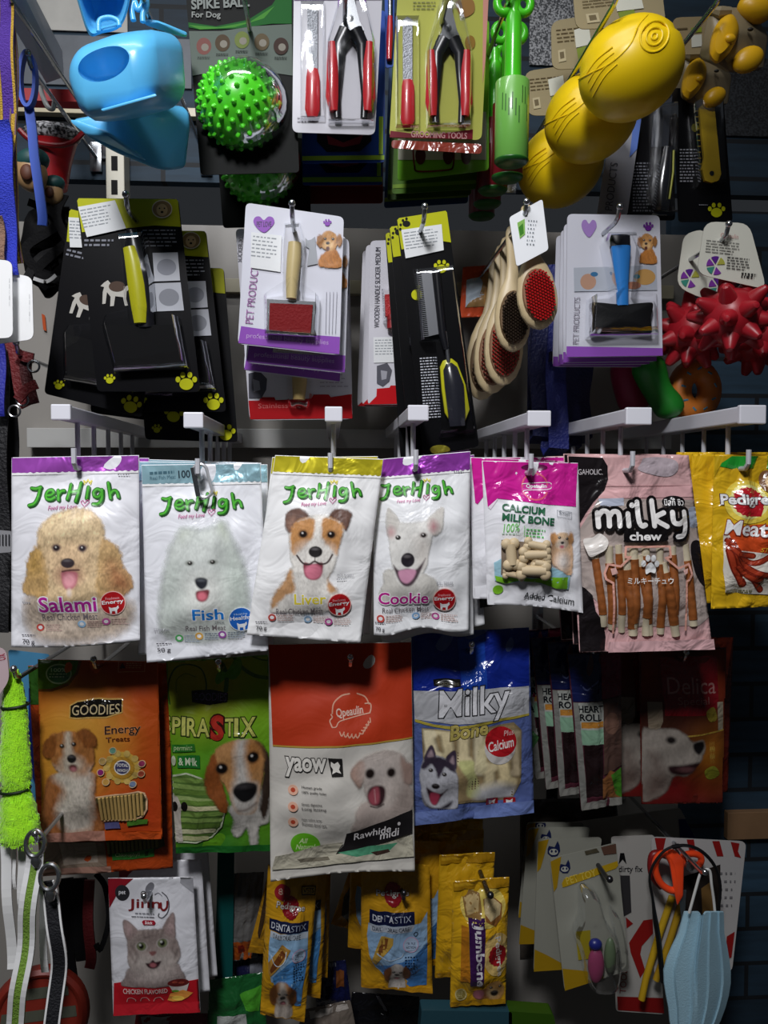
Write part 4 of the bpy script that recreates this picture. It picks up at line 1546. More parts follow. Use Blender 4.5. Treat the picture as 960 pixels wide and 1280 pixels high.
# ---- medium slicker cards, half hidden
S = Sheet('slicker_brush_card', 'narrow white and red slicker brush card half hidden by the black comb card', 'brush card', [(712, 262), (905, 255), (930, 1015), (700, 1020)], 0.93, FB, '#c6c5cc', finish='card', g=1.0,
          shape='card', hang=(815, 290), corner=6, body='backing_card')
S.part('red_band', 'card').poly([(742, 945), (800, 940), (806, 930), (840, 930), (846, 942), (928, 940), (930, 1012), (702, 1018), (740, 980)], '#b3151c')
S.part('red_mark', 'card').poly([(800, 420), (830, 360), (850, 430), (838, 500)], '#b3151c')
S.part('card_print', 'card').text('WOODEN HANDLE SLICKER MEDIUM', (745 - 185, 478 - 12, 745 + 185, 478 + 12), '#3a3a44', rot=-89)
S.part('cat_print', 'card').poly([(742, 840), (790, 826), (812, 860), (800, 910), (770, 935), (742, 920)], '#56565e').poly([(760, 860), (790, 865), (786, 900), (764, 905)], '#9a9aa2')
sticker(S, [(726, 708), (850, 706), (862, 822), (728, 826)], 7)
mb = MB()
P = [(776, 520), (850, 515), (856, 610), (780, 620)]
mb.loft([[S.pt(x, y) + Vector((0, -o, 0)) for x, y in P] for o in (0.0005, 0.011)])
S.mesh('brush_pad', mb, mat('#b01c22', 0.4, bump=0.4, scale=500), smooth=False)
sheet_tube(S, 'handle', [(805, 610), (806, 672)], 20, mat('#8e1b20', 0.4), 0.008)
S.blister([(762, 490), (870, 490), (870, 640), (770, 640)], 0.016, smooth=False)
md = S.finish_up()
for k in range(2):
    dup(md, (-0.004 - 0.003 * k, 0.024 + 0.024 * k, 0.002), 0.01 + 0.01 * k, label=('second', 'third')[k] + ' slicker card from the front beside the black comb card', group='slicker cards behind the front one', keep=('backing_card', 'red_band'))
wire_hook(497, 290, 0.90, 'steel wire hook carrying the narrow slicker brush cards')

# ---- black comb card
S = Sheet('comb_card', 'long black card with yellow top holding a steel comb, front of its hook', 'comb card', [(168, 156), (396, 120), (545, 1200), (290, 1245)], 0.842, FC, '#09090b', finish='card', g=1.0,
          shape='card', hang=(292, 170), corner=6, body='backing_card')
S.part('yellow_header', 'card').poly([(170, 166), (178, 154), (390, 121), (397, 130), (416, 268), (380, 262), (190, 300), (186, 280)], YEL)
S.ell(212, 183, 18, 15, '#14140c')
for x, y in ((186, 188), (196, 168), (212, 160), (184, 208)):
    S.ell(x, y, 6, 7, '#14140c')
S.part('paw_print', 'card', new=True)
S.ell(260, 507, 26, 25, YEL)
S.ell(268, 470, 7, 8, YEL)
S.part('paw_print', 'card', new=True)
paw(S, 372, 380, 24, YEL)
S.part('card_print', 'card').lines(272, 796, 352, 1080, 22, '#b4b6be', rot=-4, th=0.4)
S.part('wordmark', 'metal').ell(365, 1215, 46, 22, '#9c9430')
sticker(S, [(188, 212), (372, 186), (382, 304), (208, 342)], 5)
mb = MB()
P = [(278, 412), (325, 408), (356, 690), (312, 700)]
mb.loft([[S.pt(x, y) + Vector((0, -o, 0)) for x, y in P] for o in (0.004, 0.0055)])
for k in range(34):
    t = k / 33
    a, b = S.pt(280 + 34 * t, 414 + 284 * t), S.pt(246 + 34 * t, 418 + 284 * t)
    mb.tube([a + Vector((0, -.0045, 0)), b + Vector((0, -.0045, 0))], [0.0006, 0.0003], 5)
S.mesh('comb_blade', mb, mat('#8b8d92', 0.35, 0.7), smooth=False)
sheet_tube(S, 'comb_spine', [(345, 400), (358, 540), (374, 690), (390, 760)], [18, 18, 18, 14], mat('#131318', 0.3), 0.006)
sheet_tube(S, 'tang', [(384, 680), (392, 740), (402, 830)], 10, STEEL, 0.006)
sheet_tube(S, 'handle_rim', [(396, 806), (402, 830), (424, 930), (440, 1040), (444, 1090)], [22, 42, 58, 60, 34], mat('#b6b41f', 0.3), 0.004, flat=0.5)
sheet_tube(S, 'handle', [(400, 826), (406, 850), (424, 930), (434, 1040), (438, 1110)], [14, 34, 46, 42, 36], mat('#22232b', 0.25, coat=0.5), 0.009, flat=0.6)
S.blister([(240, 390), (420, 370), (460, 690), (520, 1140), (360, 1160), (330, 720), (270, 720)], 0.017, smooth=False)
comb = S.finish_up()
for k in range(2):
    dup(comb, (-0.006 - 0.003 * k, 0.024 + 0.024 * k, -0.002), 0.025 + 0.02 * k, label=('second', 'third')[k] + ' black and yellow comb card from the front on its hook', group='comb cards behind the front one', keep=('backing_card', 'yellow_header', 'blister'))
wire_hook(531, 258, 0.80, 'steel wire hook carrying the long black comb cards')

# ---- wooden pin brushes
WOOD = mat('#c8b48c', 0.42, vary=0.12, scale=24)


def pin_brush(top, bot, D, bcol, label, w=52, ang=None, facing=0.0):
    """top, bot in photo pixels at depth D; w head width in pixels."""
    a, b = at(*top, D), at(*bot, D)
    root = empty('pin_brush', a, label, 'brush', 'wooden pin brushes on one hook')
    L = (b - a).length
    ax = (b - a).normalized()
    sd = Vector((0, -1, 0)).cross(ax).normalized()
    sd = (sd * math.cos(facing) + Vector((0, -1, 0)) * math.sin(facing)).normalized()
    nn = ax.cross(sd).normalized()
    if nn.y > 0:
        nn = -nn
    W = w * D / 2000
    prof = [(0.0, 0.10), (0.015, 0.26), (0.05, 0.34), (0.10, 0.36), (0.2, 0.30), (0.32, 0.30), (0.42, 0.40), (0.50, 0.66), (0.58, 0.86), (0.70, 0.99), (0.78, 1.0), (0.87, 0.90), (0.94, 0.68), (0.985, 0.36), (1.0, 0.08)]
    mb = MB()
    th = 0.0075
    loops = []
    for t, q in prof:
        c = a + ax * L * t
        r = W * q
        loops.append([c + sd * r * math.cos(u) + nn * th * min(1, q * 1.4) * math.copysign(abs(math.sin(u)) ** 0.7, math.sin(u)) for u in np.linspace(0, 2 * PI, 21)[:-1]])
    mb.loft(loops)
    mb.build('wooden_body', WOOD, root)
    c = a + ax * L * 0.735
    mb = MB()
    cols = [(c + sd * W * 0.80 * math.cos(u) + ax * L * 0.215 * math.sin(u)) for u in np.linspace(0, 2 * PI, 25)[:-1]]
    mb.loft([[p + nn * th * 0.9 for p in cols], [c + (p - c) * 0.95 + nn * (th + 0.0015) for p in cols]])
    mb.build('cushion', mat('#8a6448' if bcol[1] != '2' and bcol[1] != '3' else '#6a5236', 0.6), root)
    mb = MB()
    n = 15
    for i in range(-n, n + 1):
        for j in range(-n, n + 1):
            u, v = i / 6.0, (j + 0.5 * (i % 2)) / 8.0
            if u * u + v * v < 0.93:
                p = c + sd * W * 0.76 * u + ax * L * 0.205 * v + nn * (th + 0.001)
                mb.tube([p, p + nn * 0.006 + ax * 0.0012], [0.0008, 0.0012], 5)
    mb.build('bristles', mat(bcol, 0.35), root)
    return root


B0 = pin_brush((658, 256), (676, 412), 0.820, '#b3161a', 'wooden pin brush with red bristles and a white tag, front of its hook', 52)
pin_brush((640, 282), (641, 440), 0.872, '#2a2018', 'wooden pin brush with dark bristles right behind the front red one', 46)
pin_brush((634, 296), (628, 482), 0.925, '#9a2320', 'wooden pin brush with red bristles third from the front', 50)
pin_brush((628, 306), (613, 492), 0.968, '#6e2620', 'wooden pin brush with dull red bristles fourth from the front', 50)
pin_brush((622, 314), (600, 500), 1.010, '#3a2a20', 'wooden pin brush furthest back on the hook, dark bristles', 48)
S = Sheet('pin_brush', None, None, [(682, 152), (834, 68), (862, 300), (716, 378)], 0.804, FC, '#e0e2e6', finish='card', g=1.15, shape='card', corner=4, root=B0, body='paper_tag')
S.part('tag_print', 'card').poly([(718, 178), (752, 160), (754, 230), (730, 250)], '#7fae58').poly([(724, 200), (744, 180), (748, 226), (732, 240)], '#3f7a2c').lines(768, 165, 812, 290, 7, '#8a9096', rot=4, th=0.3)
S.finish_up()
wire_hook(658, 252, 0.797, 'steel wire hook carrying the wooden pin brushes')

# orange pack with a dog photo behind the wooden brushes
S = Sheet('treat_pack', 'small orange pack with a dog photo behind the wooden pin brushes', 'treat pack', [(470, 380), (650, 366), (660, 600), (455, 612)], 1.045, FC, '#b5482a', finish='card', g=1.6, bulge=0.006, seed=5)
S.part('photo_print').poly([(486, 440), (645, 405), (650, 560), (480, 566)], '#a9b6c2').poly([(500, 540), (540, 520), (560, 450), (600, 420), (610, 520), (645, 540), (648, 560), (482, 566)], '#8f7048', smooth=False)
S.part('dog_print').poly([(545, 430), (575, 400), (600, 410), (610, 440), (596, 500), (606, 555), (560, 555), (566, 470)], '#a77d4a')
S.finish_up()

# ---- blue slicker brush card
S = Sheet('slicker_brush_card', 'white card with a bright blue handled slicker brush', 'brush card', [(100, 128), (496, 134), (509, 738), (94, 744)], 0.850, FD, '#c9cad4', finish='card', g=1.0, shape='card', hang=(310, 170), corner=7, body='backing_card')
S.part('purple_band', 'card').poly([(96, 696), (507, 704), (508, 736), (95, 742)], PUR)
S.part('heart_print', 'card')
heart(S, 192, 192, 64, 74, '#9a7ab8')
S.part('paw_print', 'card')
paw(S, 446, 184, 15, '#6a2a8c')
S.part('photo_panel', 'card').poly([(126, 360), (480, 350), (484, 456), (128, 462)], '#a9aeb8').ell(188, 420, 34, 34, '#b08a74').ell(214, 388, 16, 10, '#3a6a90').ell(430, 400, 46, 34, '#b98f54').ell(396, 398, 14, 10, '#3f7a86').ell(380, 436, 34, 16, '#a4705a')
S.part('card_print', 'card').text('PET PRODUCTS', (138 - 100, 586 - 13, 138 + 100, 586 + 13), '#8a8490', rot=-88)
G2 = Paint(460, 210, 590, 390, 2.6, 60)
G2.rgb, G2.a = GOLD.rgb.copy(), GOLD.a.copy()
G2.X, G2.Y = (GOLD.X - 520) * 0.72 + 438, (GOLD.Y - 215) * 0.76 + 212
S.paint('dog_picture', G2)
sheet_tube(S, 'handle_end', [(314, 232), (314, 285)], [44, 46], mat('#16161c', 0.35), 0.008, flat=0.5)
sheet_tube(S, 'handle', [(314, 280), (316, 360), (320, 440), (322, 530)], [44, 36, 27, 26], mat('#2f82d2', 0.3, coat=0.4), 0.010, flat=0.6)
S.part('lower_mark', 'card')
mb = MB()
P = cr([(190, 522), (215, 515), (320, 524), (430, 515), (456, 524), (446, 580), (450, 640), (430, 644), (320, 634), (210, 652), (190, 640), (206, 580)], 4, True)
C0 = (322, 580)
loops = []
for k, o in ((0.98, 0.0005), (1.0, 0.006), (0.96, 0.011), (0.7, 0.0135), (0.2, 0.0145)):
    loops.append([S.pt(C0[0] + (x - C0[0]) * k, C0[1] + (y - C0[1]) * k) + Vector((0, -o, 0)) for x, y in P])
mb.loft(loops)
S.mesh('brush_pad', mb, mat('#0b0b0d', 0.6, spec=0.2, bump=0.06, scale=400))
S.blister([(255, 215), (375, 215), (395, 270), (370, 490), (470, 500), (475, 660), (175, 665), (180, 500), (280, 490), (240, 270)], 0.021, smooth=False)
blue = S.finish_up()
for k, (dx, dz) in enumerate(((0.004, -0.002), (0.008, -0.001), (0.010, 0.0))):
    dup(blue, (dx, 0.026 + 0.026 * k, dz), 0.01 * k, label=('second', 'third', 'fourth')[k] + ' white card from the front behind the blue slicker brush', group='white cards behind the blue brush', keep=('backing_card', 'purple_band') if k else None)
wire_hook(775, 258, 0.80, 'steel wire hook carrying the blue slicker brush cards')

# ---- red spiky rubber balls with paper tags
RED = mat('#a31a26', 0.38, spec=0.5)


def fib(n):
    for i in range(n):
        z = 1 - 2 * (i + 0.5) / n
        r = math.sqrt(1 - z * z)
        t = i * PI * (3 - math.sqrt(5))
        yield Vector((r * math.cos(t), r * math.sin(t), z))


def spiky_ball(px, py, D, r, label, seed, m):
    c = at(px, py, D)
    root = empty('spiky_ball', c, label, 'dog toy', 'red spiky rubber balls')
    mb = MB().ell(c, (r, r, r), nu=28, nv=16)
    R = Matrix.Rotation(seed, 3, 'Z') @ Matrix.Rotation(seed * 0.7, 3, 'X')
    for d in fib(24):
        d = R @ d
        mb.lathe(c + d * r * 0.78, d, [(0, r * 0.36), (r * 0.3, r * 0.27), (r * 0.62, r * 0.17), (r * 0.72, r * 0.11), (r * 0.75, 0.0)], 12)
    mb.build('ball', m, root)
    return root, c


def ball_tag(root, quad, D, fr=FD, wheel=None, full=True):
    S = Sheet('t', None, None, quad[:4] if len(quad) == 4 else [quad[0], quad[1], quad[2], quad[3]], D, fr, '#d4d3c6', finish='card', g=1.0, shape='card', corner=14, root=root, body='paper_tag')
    x, y = wheel
    S.part('tag_wheel', 'card')
    for k, c in enumerate(('#7a3a9a', '#3f8a7a', '#7a3a9a', '#5a2a86', '#a9a84a')):
        a0 = math.radians(50 + k * 62)
        S.poly([(x + 6 * math.cos(a0 + .4), y + 6 * math.sin(a0 + .4))] + [(x + 40 * math.cos(a0 + t), y + 40 * math.sin(a0 + t)) for t in np.linspace(0.06, 0.95, 7)], c)
    if full:
        S.part('tag_print', 'card').lines(x - 40, y - 110, x + 110, y - 50, 5, '#8b8a84', rot=6, th=.3).lines(x + 50, y - 38, x + 150, y + 20, 5, '#6b6a66', rot=6, th=.4).lines(x + 110, y + 30, x + 180, y + 55, 2, '#3a3a38', rot=6, th=.7)
        S.text('Qpeaulin', (x + 20, y - 136, x + 96, y - 112), '#c08a86', rot=6)
    S.finish_up()


b1, c1 = spiky_ball(915, 396, 0.83, 0.030, 'bright red spiky rubber ball under the front paper tag', 0.5, RED)
ball_tag(b1, [(690, 160), (880, 168), (955, 452), (655, 385)], 0.815, wheel=(735, 350))
b2, c2 = spiky_ball(866, 414, 0.915, 0.031, 'darker red spiky rubber ball behind and left of the front one', 1.3, RED)
ball_tag(b2, [(600, 215), (690, 190), (700, 500), (568, 440)], 0.888, wheel=(625, 405), full=False)
b3, c3 = spiky_ball(948, 422, 0.925, 0.031, 'red spiky rubber ball low at the right edge behind the front one', 2.2, RED)
ball_tag(b3, [(690, 340), (800, 350), (790, 490), (680, 480)], 0.905, wheel=(745, 440), full=False)
wire_hook(911, 280, 0.80, 'steel wire hook carrying the red spiky balls')

# ---- soft toys low at the right: pink, green and orange
p0 = at(795, 478, 0.985)
mb = MB().tube([at(x, y, 0.99) for x, y in cr([(782, 440), (784, 470), (792, 500), (800, 515)], 5)], [0.012, 0.016, 0.018, 0.019, 0.02, 0.02, 0.02, 0.02, 0.02, 0.02, 0.02, 0.019, 0.019, 0.018, 0.015, 0.008], 14)
o = mb.build('rubber_chew_toy', mat('#9a1f4a', 0.45))
tag(o, 'dark pink rubber chew toy left of the green one', 'dog toy')
pts = cr([(806, 446), (812, 464), (822, 488), (836, 508), (842, 522)], 5)
mb = MB().tube([at(x, y, 0.94) for x, y in pts], [0.010, 0.014, 0.017, 0.019, 0.02, 0.02, 0.0195, 0.019, 0.018, 0.0175, 0.017, 0.017, 0.017, 0.0175, 0.018, 0.018, 0.0175, 0.016, 0.013, 0.009, 0.004], 14)
o = mb.build('rubber_chew_toy', mat('#1f7a26', 0.4))
tag(o, 'green bent rubber chew toy hanging under the blue brush card', 'dog toy')
c = at(868, 488, 0.96)
root = empty('donut_toy', c + Vector((0, 0, 0.04)), 'orange donut shaped toy with blue sprinkles under the spiky balls', 'dog toy')
mb = MB()
ring = [(c.x + 0.019 * math.cos(t), c.y, c.z + 0.024 * math.sin(t)) for t in np.linspace(0, 2 * PI, 29)[:-1]]
mb.tube(ring, 0.0145, 14, ring=True)
mb.build('ring', mat('#c9742a', 0.45), root)
r_ = random.Random(8)
for k in range(9):
    t = k * 0.7 + 0.2
    q = Vector((c.x + 0.020 * math.cos(t), c.y - 0.0138, c.z + 0.025 * math.sin(t)))
    d = Vector((r_.uniform(-1, 1), 0, r_.uniform(-1, 1))).normalized() * 0.0028
    MB().tube([q - d, q + d], 0.0013, 6).build('sprinkle', mat('#4a86a0', 0.5), root)

# ---- folded navy straps between the wooden brushes and the blue card
NAVY = mat('#1a2050', 0.55, bump=0.3, scale=300)
root = empty('folded_harness', at(700, 330, 0.99), 'folded navy blue harness hanging behind the wooden brushes', 'harness')
for k, (x, w, y0, y1, D) in enumerate(((676, 22, 335, 545, 0.985), (698, 26, 330, 560, 0.97), (716, 22, 380, 556, 0.985), (730, 20, 430, 545, 1.0))):
    a, b = at(x, y0, D), at(x - 4, y1, D)
    mb = MB()
    Z = np.linspace(a.z, b.z, 9)
    pts = [(a.x + 0.002 * math.sin(i), D + 0.002 * math.cos(i * 1.3), z) for i, z in enumerate(Z)] + [(b.x, D + 0.012, b.z - 0.008), (b.x, D + 0.022, b.z)] + [(a.x + 0.001, D + 0.024, z) for z in Z[::-1][1:]]
    mb.ribbon(pts, w * D / 1000, 0.0024)
    mb.build('strap', NAVY if k != 1 else mat('#232c78', 0.5, bump=0.3, scale=300), root, smooth=False)
MB().box(tuple(at(686, 452, 0.965)), tuple(at(712, 440, 0.955)), 0.001).build('buckle', mat('#101218', 0.3), root)

# ================================================================ top row
FE = (60, 0, 5.053)
FG = (230, 0, 3.0)
FH = (460, 0, 4.0)
FK = (640, 0, 3.0)
FJ = (820, 0, 6.4)
BLUE = mat('#5cb8ea', 0.3, spec=0.4, coat=0.15)


def fx(fr, x, y, D):
    return at(fr[0] + x / fr[2], fr[1] + y / fr[2], D)


def hull_obj(name, pts, m, parent, bev=0.006, seg=4, cut=None):
    bm = bmesh.new()
    for p in pts:
        bm.verts.new(p)
    r = bmesh.ops.convex_hull(bm, input=bm.verts[:])
    bmesh.ops.delete(bm, geom=[g for g in r['geom_interior'] if isinstance(g, bmesh.types.BMVert)], context='VERTS')
    bmesh.ops.dissolve_limit(bm, angle_limit=0.12, verts=bm.verts[:], edges=bm.edges[:])
    bmesh.ops.bevel(bm, geom=bm.edges[:], offset=bev, segments=seg, affect='EDGES', profile=0.5, clamp_overlap=True)
    bmesh.ops.recalc_face_normals(bm, faces=bm.faces[:])
    o = MB().bm(bm).build(name, m, parent)
    if cut is not None:
        c = cut.build('cutter', m, None, wloc(parent))
        for ob in (c, o):
            b2 = bmesh.new()
            b2.from_mesh(ob.data)
            bmesh.ops.remove_doubles(b2, verts=b2.verts[:], dist=1e-6)
            bmesh.ops.recalc_face_normals(b2, faces=b2.faces[:])
            b2.to_mesh(ob.data)
            b2.free()
        md = o.modifiers.new('cut', 'BOOLEAN')
        md.object = c
        md.operation = 'DIFFERENCE'
        md.solver = 'EXACT'
        bpy.context.view_layer.update()
        me = bpy.data.meshes.new_from_object(o.evaluated_get(bpy.context.evaluated_depsgraph_get()))
        o.modifiers.clear()
        o.data = me
        bpy.data.objects.remove(c)
        me.set_sharp_from_angle(angle=math.radians(40))
    return o


# ---- blue waste scoops
root = empty('waste_scoop', fx(FE, 560, -60, 0.78), 'glossy sky blue plastic waste scoop with an oval hole in its box', 'scoop')
body = [fx(FE, *p) for p in ((80, 330, 0.705), (612, 140, 0.690), (885, 195, 0.770), (330, 290, 0.80), (112, 775, 0.715), (665, 690, 0.700), (918, 655, 0.775), (420, 800, 0.80))]
cut = MB()
c = (fx(FE, 340, 372, 0.699) + fx(FE, 350, 410, 0.699)) / 2
ax = (fx(FE, 500, 330, 0.693) - fx(FE, 190, 430, 0.702)).normalized()
zz = Vector((0, -1, 0)).cross(ax).normalized()
Rm = Matrix((ax, Vector((0, 1, 0)), zz)).transposed()
cut.ell(c, (0.0235, 0.030, 0.0135), Rm, 36, 18)
hull_obj('box', body, BLUE, root, 0.020, 7, cut)
lip = [fx(FE, *p) for p in ((330, 690, 0.700), (680, 590, 0.692), (345, 706, 0.700), (690, 608, 0.692), (360, 690, 0.735), (690, 600, 0.735))]
hull_obj('bottom_lip', lip, BLUE, root, 0.0016, 2)
out = cr([(150, -150), (200, 40), (262, 212), (340, 205), (450, 168), (505, 40), (530, -150)], 5)
cx, cy = 345, -20
loops = []
for k, D in ((1.0, 0.765), (1.03, 0.758), (0.95, 0.755), (0.87, 0.762), (0.80, 0.785), (0.5, 0.80), (0.05, 0.803)):
    loops.append([fx(FE, cx + (x - cx) * k, cy + (y - cy) * k, D) for x, y in out])
loops.append([fx(FE, cx + (x - cx) * 0.05, cy + (y - cy) * 0.05, 0.812) for x, y in out])
loops.append([fx(FE, x, y, 0.812) for x, y in out])
MB().loft(loops + [loops[0]], True, False).build('upper_jaw', BLUE, root)
MB().tube([fx(FE, x, y, 0.752) for x, y in cr([(320, 200), (325, 130), (385, 110), (440, 130), (450, 165)], 5)], 0.0022, 10).build('latch', BLUE, root)
MB().tube([fx(FE, x, y, 0.765) for x, y in cr([(540, 130), (530, 60), (548, 10), (565, 60), (590, 40), (610, -20), (625, 30), (600, 90), (600, 140)], 5)], 0.0026, 10).build('handle_loop', BLUE, root)
hull_obj('side_arm', [fx(FE, *p) for p in ((600, 118, 0.775), (700, 130, 0.775), (880, 205, 0.80), (880, 240, 0.80), (800, 225, 0.80), (610, 160, 0.775), (600, 118, 0.79), (880, 205, 0.815))], BLUE, root, 0.003, 3)

root = empty('waste_scoop', fx(FE, 600, 200, 0.88), 'second sky blue waste scoop hanging lower behind the front one', 'scoop')
hull_obj('box', [fx(FE, *p) for p in ((150, 760, 0.80), (240, 860, 0.80), (440, 975, 0.81), (740, 1095, 0.83), (868, 1068, 0.85), (905, 740, 0.85), (880, 660, 0.85), (420, 700, 0.80), (160, 750, 0.86), (860, 1000, 0.88))], BLUE, root, 0.007, 4)
hull_obj('jaw_edge', [fx(FE, *p) for p in ((130, 770, 0.795), (150, 745, 0.795), (390, 830, 0.790), (380, 850, 0.79), (640, 1010, 0.815), (610, 1020, 0.815), (240, 850, 0.795))], BLUE, root, 0.002, 2)
wire_hook(172, -34, 0.74, 'steel wire hook carrying the blue waste scoops')

# ---- spike ball card
S = Sheet('spike_ball_card', 'dark card with a bright green spiky ball under a clear dome', 'toy card', [(2, -80), (404, -80), (432, 646), (62, 656)], 0.845, FG, '#191b1a', finish='board', g=0.6, shape='card', hang=(210, -60), corner=5, body='backing_card')
S.part('green_arc', 'board').poly([(10, 85), (120, 100), (240, 76), (330, 20), (370, -40), (404, -40), (404, 90), (330, 90), (200, 108), (60, 112), (12, 104)], '#1f6a2a').poly([(12, 95), (130, 104), (250, 82), (340, 24), (300, 70), (190, 104), (60, 112)], '#4f9a3a')
S.part('grey_band', 'board').poly([(13, 118), (140, 118), (260, 100), (404, 92), (408, 285), (250, 262), (120, 270), (30, 285)], '#6f7a72')
for x, y, c in ((75, 175, '#8c5a54'), (145, 163, '#5a4a38'), (218, 152, '#7c8a4a'), (292, 160, '#6a5c44'), (364, 176, '#46332c')):
    S.part('dog_disc', 'board', new=True).ell(x, y, 28, 32, c).ell(x + 4, y + 4, 14, 14, '#9a9488').lines(x - 24, y + 40, x + 26, y + 52, 2, '#3a403c')
S.part('title', 'board').text('SPIKE BALL', (28, -4, 246, 34), '#9aa09c', bold=0.03, rot=-3).text('For Dog', (30, 47, 138, 76), '#a9aca8', bold=0.015)
c = S.pt(212, 418)
r = 156 / 3000 * 0.83
mb = MB().ell(c + Vector((0, -0.012, 0)), (r * 0.93, r * 0.93, r * 0.93), nu=32, nv=20)
for d in fib(190):
    if d.y < 0.35:
        mb.lathe(c + Vector((0, -0.012, 0)) + d * r * 0.90, d, [(0, 0.0034), (0.0026, 0.0026), (0.0044, 0.0015), (0.005, 0)], 7)
S.mesh('spiky_ball', mb, mat('#52d228', 0.3, coat=0.3))
S.blister([(232 + 166 * math.cos(t), 408 + 168 * math.sin(t)) for t in np.linspace(0, 2 * PI, 33)[:-1]], 0.056, smooth=False, dome=True)
spk = S.finish_up()
dup(spk, (0.010, 0.095, -0.024), 0.0, label='second spike ball card, mostly hidden behind and below the front one')
wire_hook(302, -34, 0.77, 'steel wire hook carrying the spike ball cards')


# ---- nail clipper cards
GRIP = mat('#b02028', 0.35, coat=0.3)
BLK = mat('#14151a', 0.3)


def clipper(S, cx, top, w, h, fx0, ftop, fbot, fw):
    """A nail clipper hanging jaws up and a file beside it (art coordinates)."""
    k = S.D / (S.fr[2] * 1000)
    jaw = [(cx - 0.12 * w, top + 0.16 * h), (cx - 0.06 * w, top + 0.02 * h), (cx + 0.10 * w, top - 0.04 * h), (cx + 0.10 * w, top + 0.06 * h), (cx + 0.22 * w, top + 0.22 * h), (cx + 0.34 * w, top + 0.30 * h), (cx - 0.34 * w, top + 0.31 * h), (cx - 0.20 * w, top + 0.24 * h)]
    mb = MB()
    mb.loft([[S.pt(x, y) + Vector((0, -o, 0)) for x, y in jaw] for o in (0.003, 0.007)])
    S.mesh('jaw', mb, STEEL, smooth=False)
    S.mesh('pivot_screw', MB().lathe(S.pt(cx, top + 0.2 * h, 0.006), (0, -1, 0), [(0, 0.0032), (0.0016, 0.0030), (0.002, 0.0)], 14), STEEL)
    for sg in (-1, 1):
        a = [(cx + sg * 0.10 * w, top + 0.30 * h), (cx + sg * 0.30 * w, top + 0.42 * h), (cx + sg * 0.30 * w, top + 0.62 * h), (cx + sg * 0.36 * w, top + 0.82 * h), (cx + sg * 0.33 * w, top + h)]
        sheet_tube(S, 'inner_grip', a, [0.20 * w, 0.16 * w, 0.10 * w, 0.10 * w, 0.09 * w], BLK, 0.007, flat=0.7)
        b = [(cx + sg * 0.46 * w, top + 0.40 * h), (cx + sg * 0.45 * w, top + 0.55 * h), (cx + sg * 0.45 * w, top + 0.70 * h), (cx + sg * 0.46 * w, top + 0.84 * h), (cx + sg * 0.42 * w, top + 0.95 * h)]
        sheet_tube(S, 'grip', b, [0.10 * w, 0.14 * w, 0.15 * w, 0.16 * w, 0.10 * w], GRIP, 0.0085, flat=0.8)
    mid = ftop + (fbot - ftop) * 0.58
    mb = MB()
    P = [(fx0 - fw * .4, mid + 10), (fx0 - fw * .42, ftop + 14), (fx0, ftop), (fx0 + fw * .42, ftop + 14), (fx0 + fw * .4, mid + 10)]
    mb.loft([[S.pt(x, y) + Vector((0, -o, 0)) for x, y in P] for o in (0.0025, 0.0045)])
    S.mesh('file_blade', mb, mat('#8f9298', 0.4, 0.6, bump=0.3, scale=600), smooth=False)
    sheet_tube(S, 'file_handle', [(fx0 + 1, mid), (fx0 + 2, mid + 30), (fx0, fbot - 30), (fx0, fbot)], [fw * .42, fw * .55, fw * .62, fw * .4], GRIP, 0.004, flat=0.6)
    S.blister([(fx0 - fw, ftop - 8), (fx0 + fw, ftop - 8), (fx0 + fw, fbot + 8), (fx0 - fw, fbot + 8)], 0.011, smooth=False)
    S.blister([(cx - 0.2 * w, top - 0.08 * h), (cx + 0.3 * w, top - 0.08 * h), (cx + 0.62 * w, top + 0.4 * h), (cx + 0.58 * w, top + 1.03 * h), (cx - 0.56 * w, top + 1.03 * h), (cx - 0.60 * w, top + 0.4 * h)], 0.018, smooth=False)


S = Sheet('nail_clipper_card', 'white card with red handled nail clipper and file', 'clipper card', [(412, -60), (746, -60), (716, 506), (406, 496)], 0.835, FG, '#c9c8d0', finish='card', g=0.75, shape='card', hang=(590, -45), corner=8, body='backing_card')
S.part('purple_band', 'card').poly([(412, -58), (745, -58), (744, 0), (412, 2)], PUR)
S.part('card_print', 'card').lines(425, 440, 490, 466, 2, '#9a98a2').text('Nail', (440, 438, 466, 452), '#8a7a86')
clipper(S, 624, -10, 150, 465, 482, 18, 448, 46)
S.finish_up()


def back_card(quad, D, fr, base, stripe, label, art=None, g=1.2):
    S = Sheet('tool_card', label, 'tool card', quad, D, fr, base, finish='card', g=g, shape='card', corner=4, body='backing_card')
    (x0, y0), (x1, y1), (x2, y2), (x3, y3) = quad
    S.part('stripe_print', 'card').band(0.955, 0.985, stripe)
    S.part('side_stripe', 'card').poly([(0.93, 0.7), (0.98, 0.7), (0.98, 0.95), (0.93, 0.95)], stripe, uv=True)
    S.part('tool_window', 'card').poly([(0.2, 0.5), (0.82, 0.5), (0.84, 0.86), (0.7, 0.93), (0.3, 0.93), (0.18, 0.86)], '#141012', smooth=False, uv=True)
    S.part('tool_print', 'card').poly([(0.3, 0.82), (0.5, 0.87), (0.74, 0.82), (0.7, 0.88), (0.5, 0.9), (0.32, 0.88)], '#6e1f28', uv=True)
    return S.finish_up()


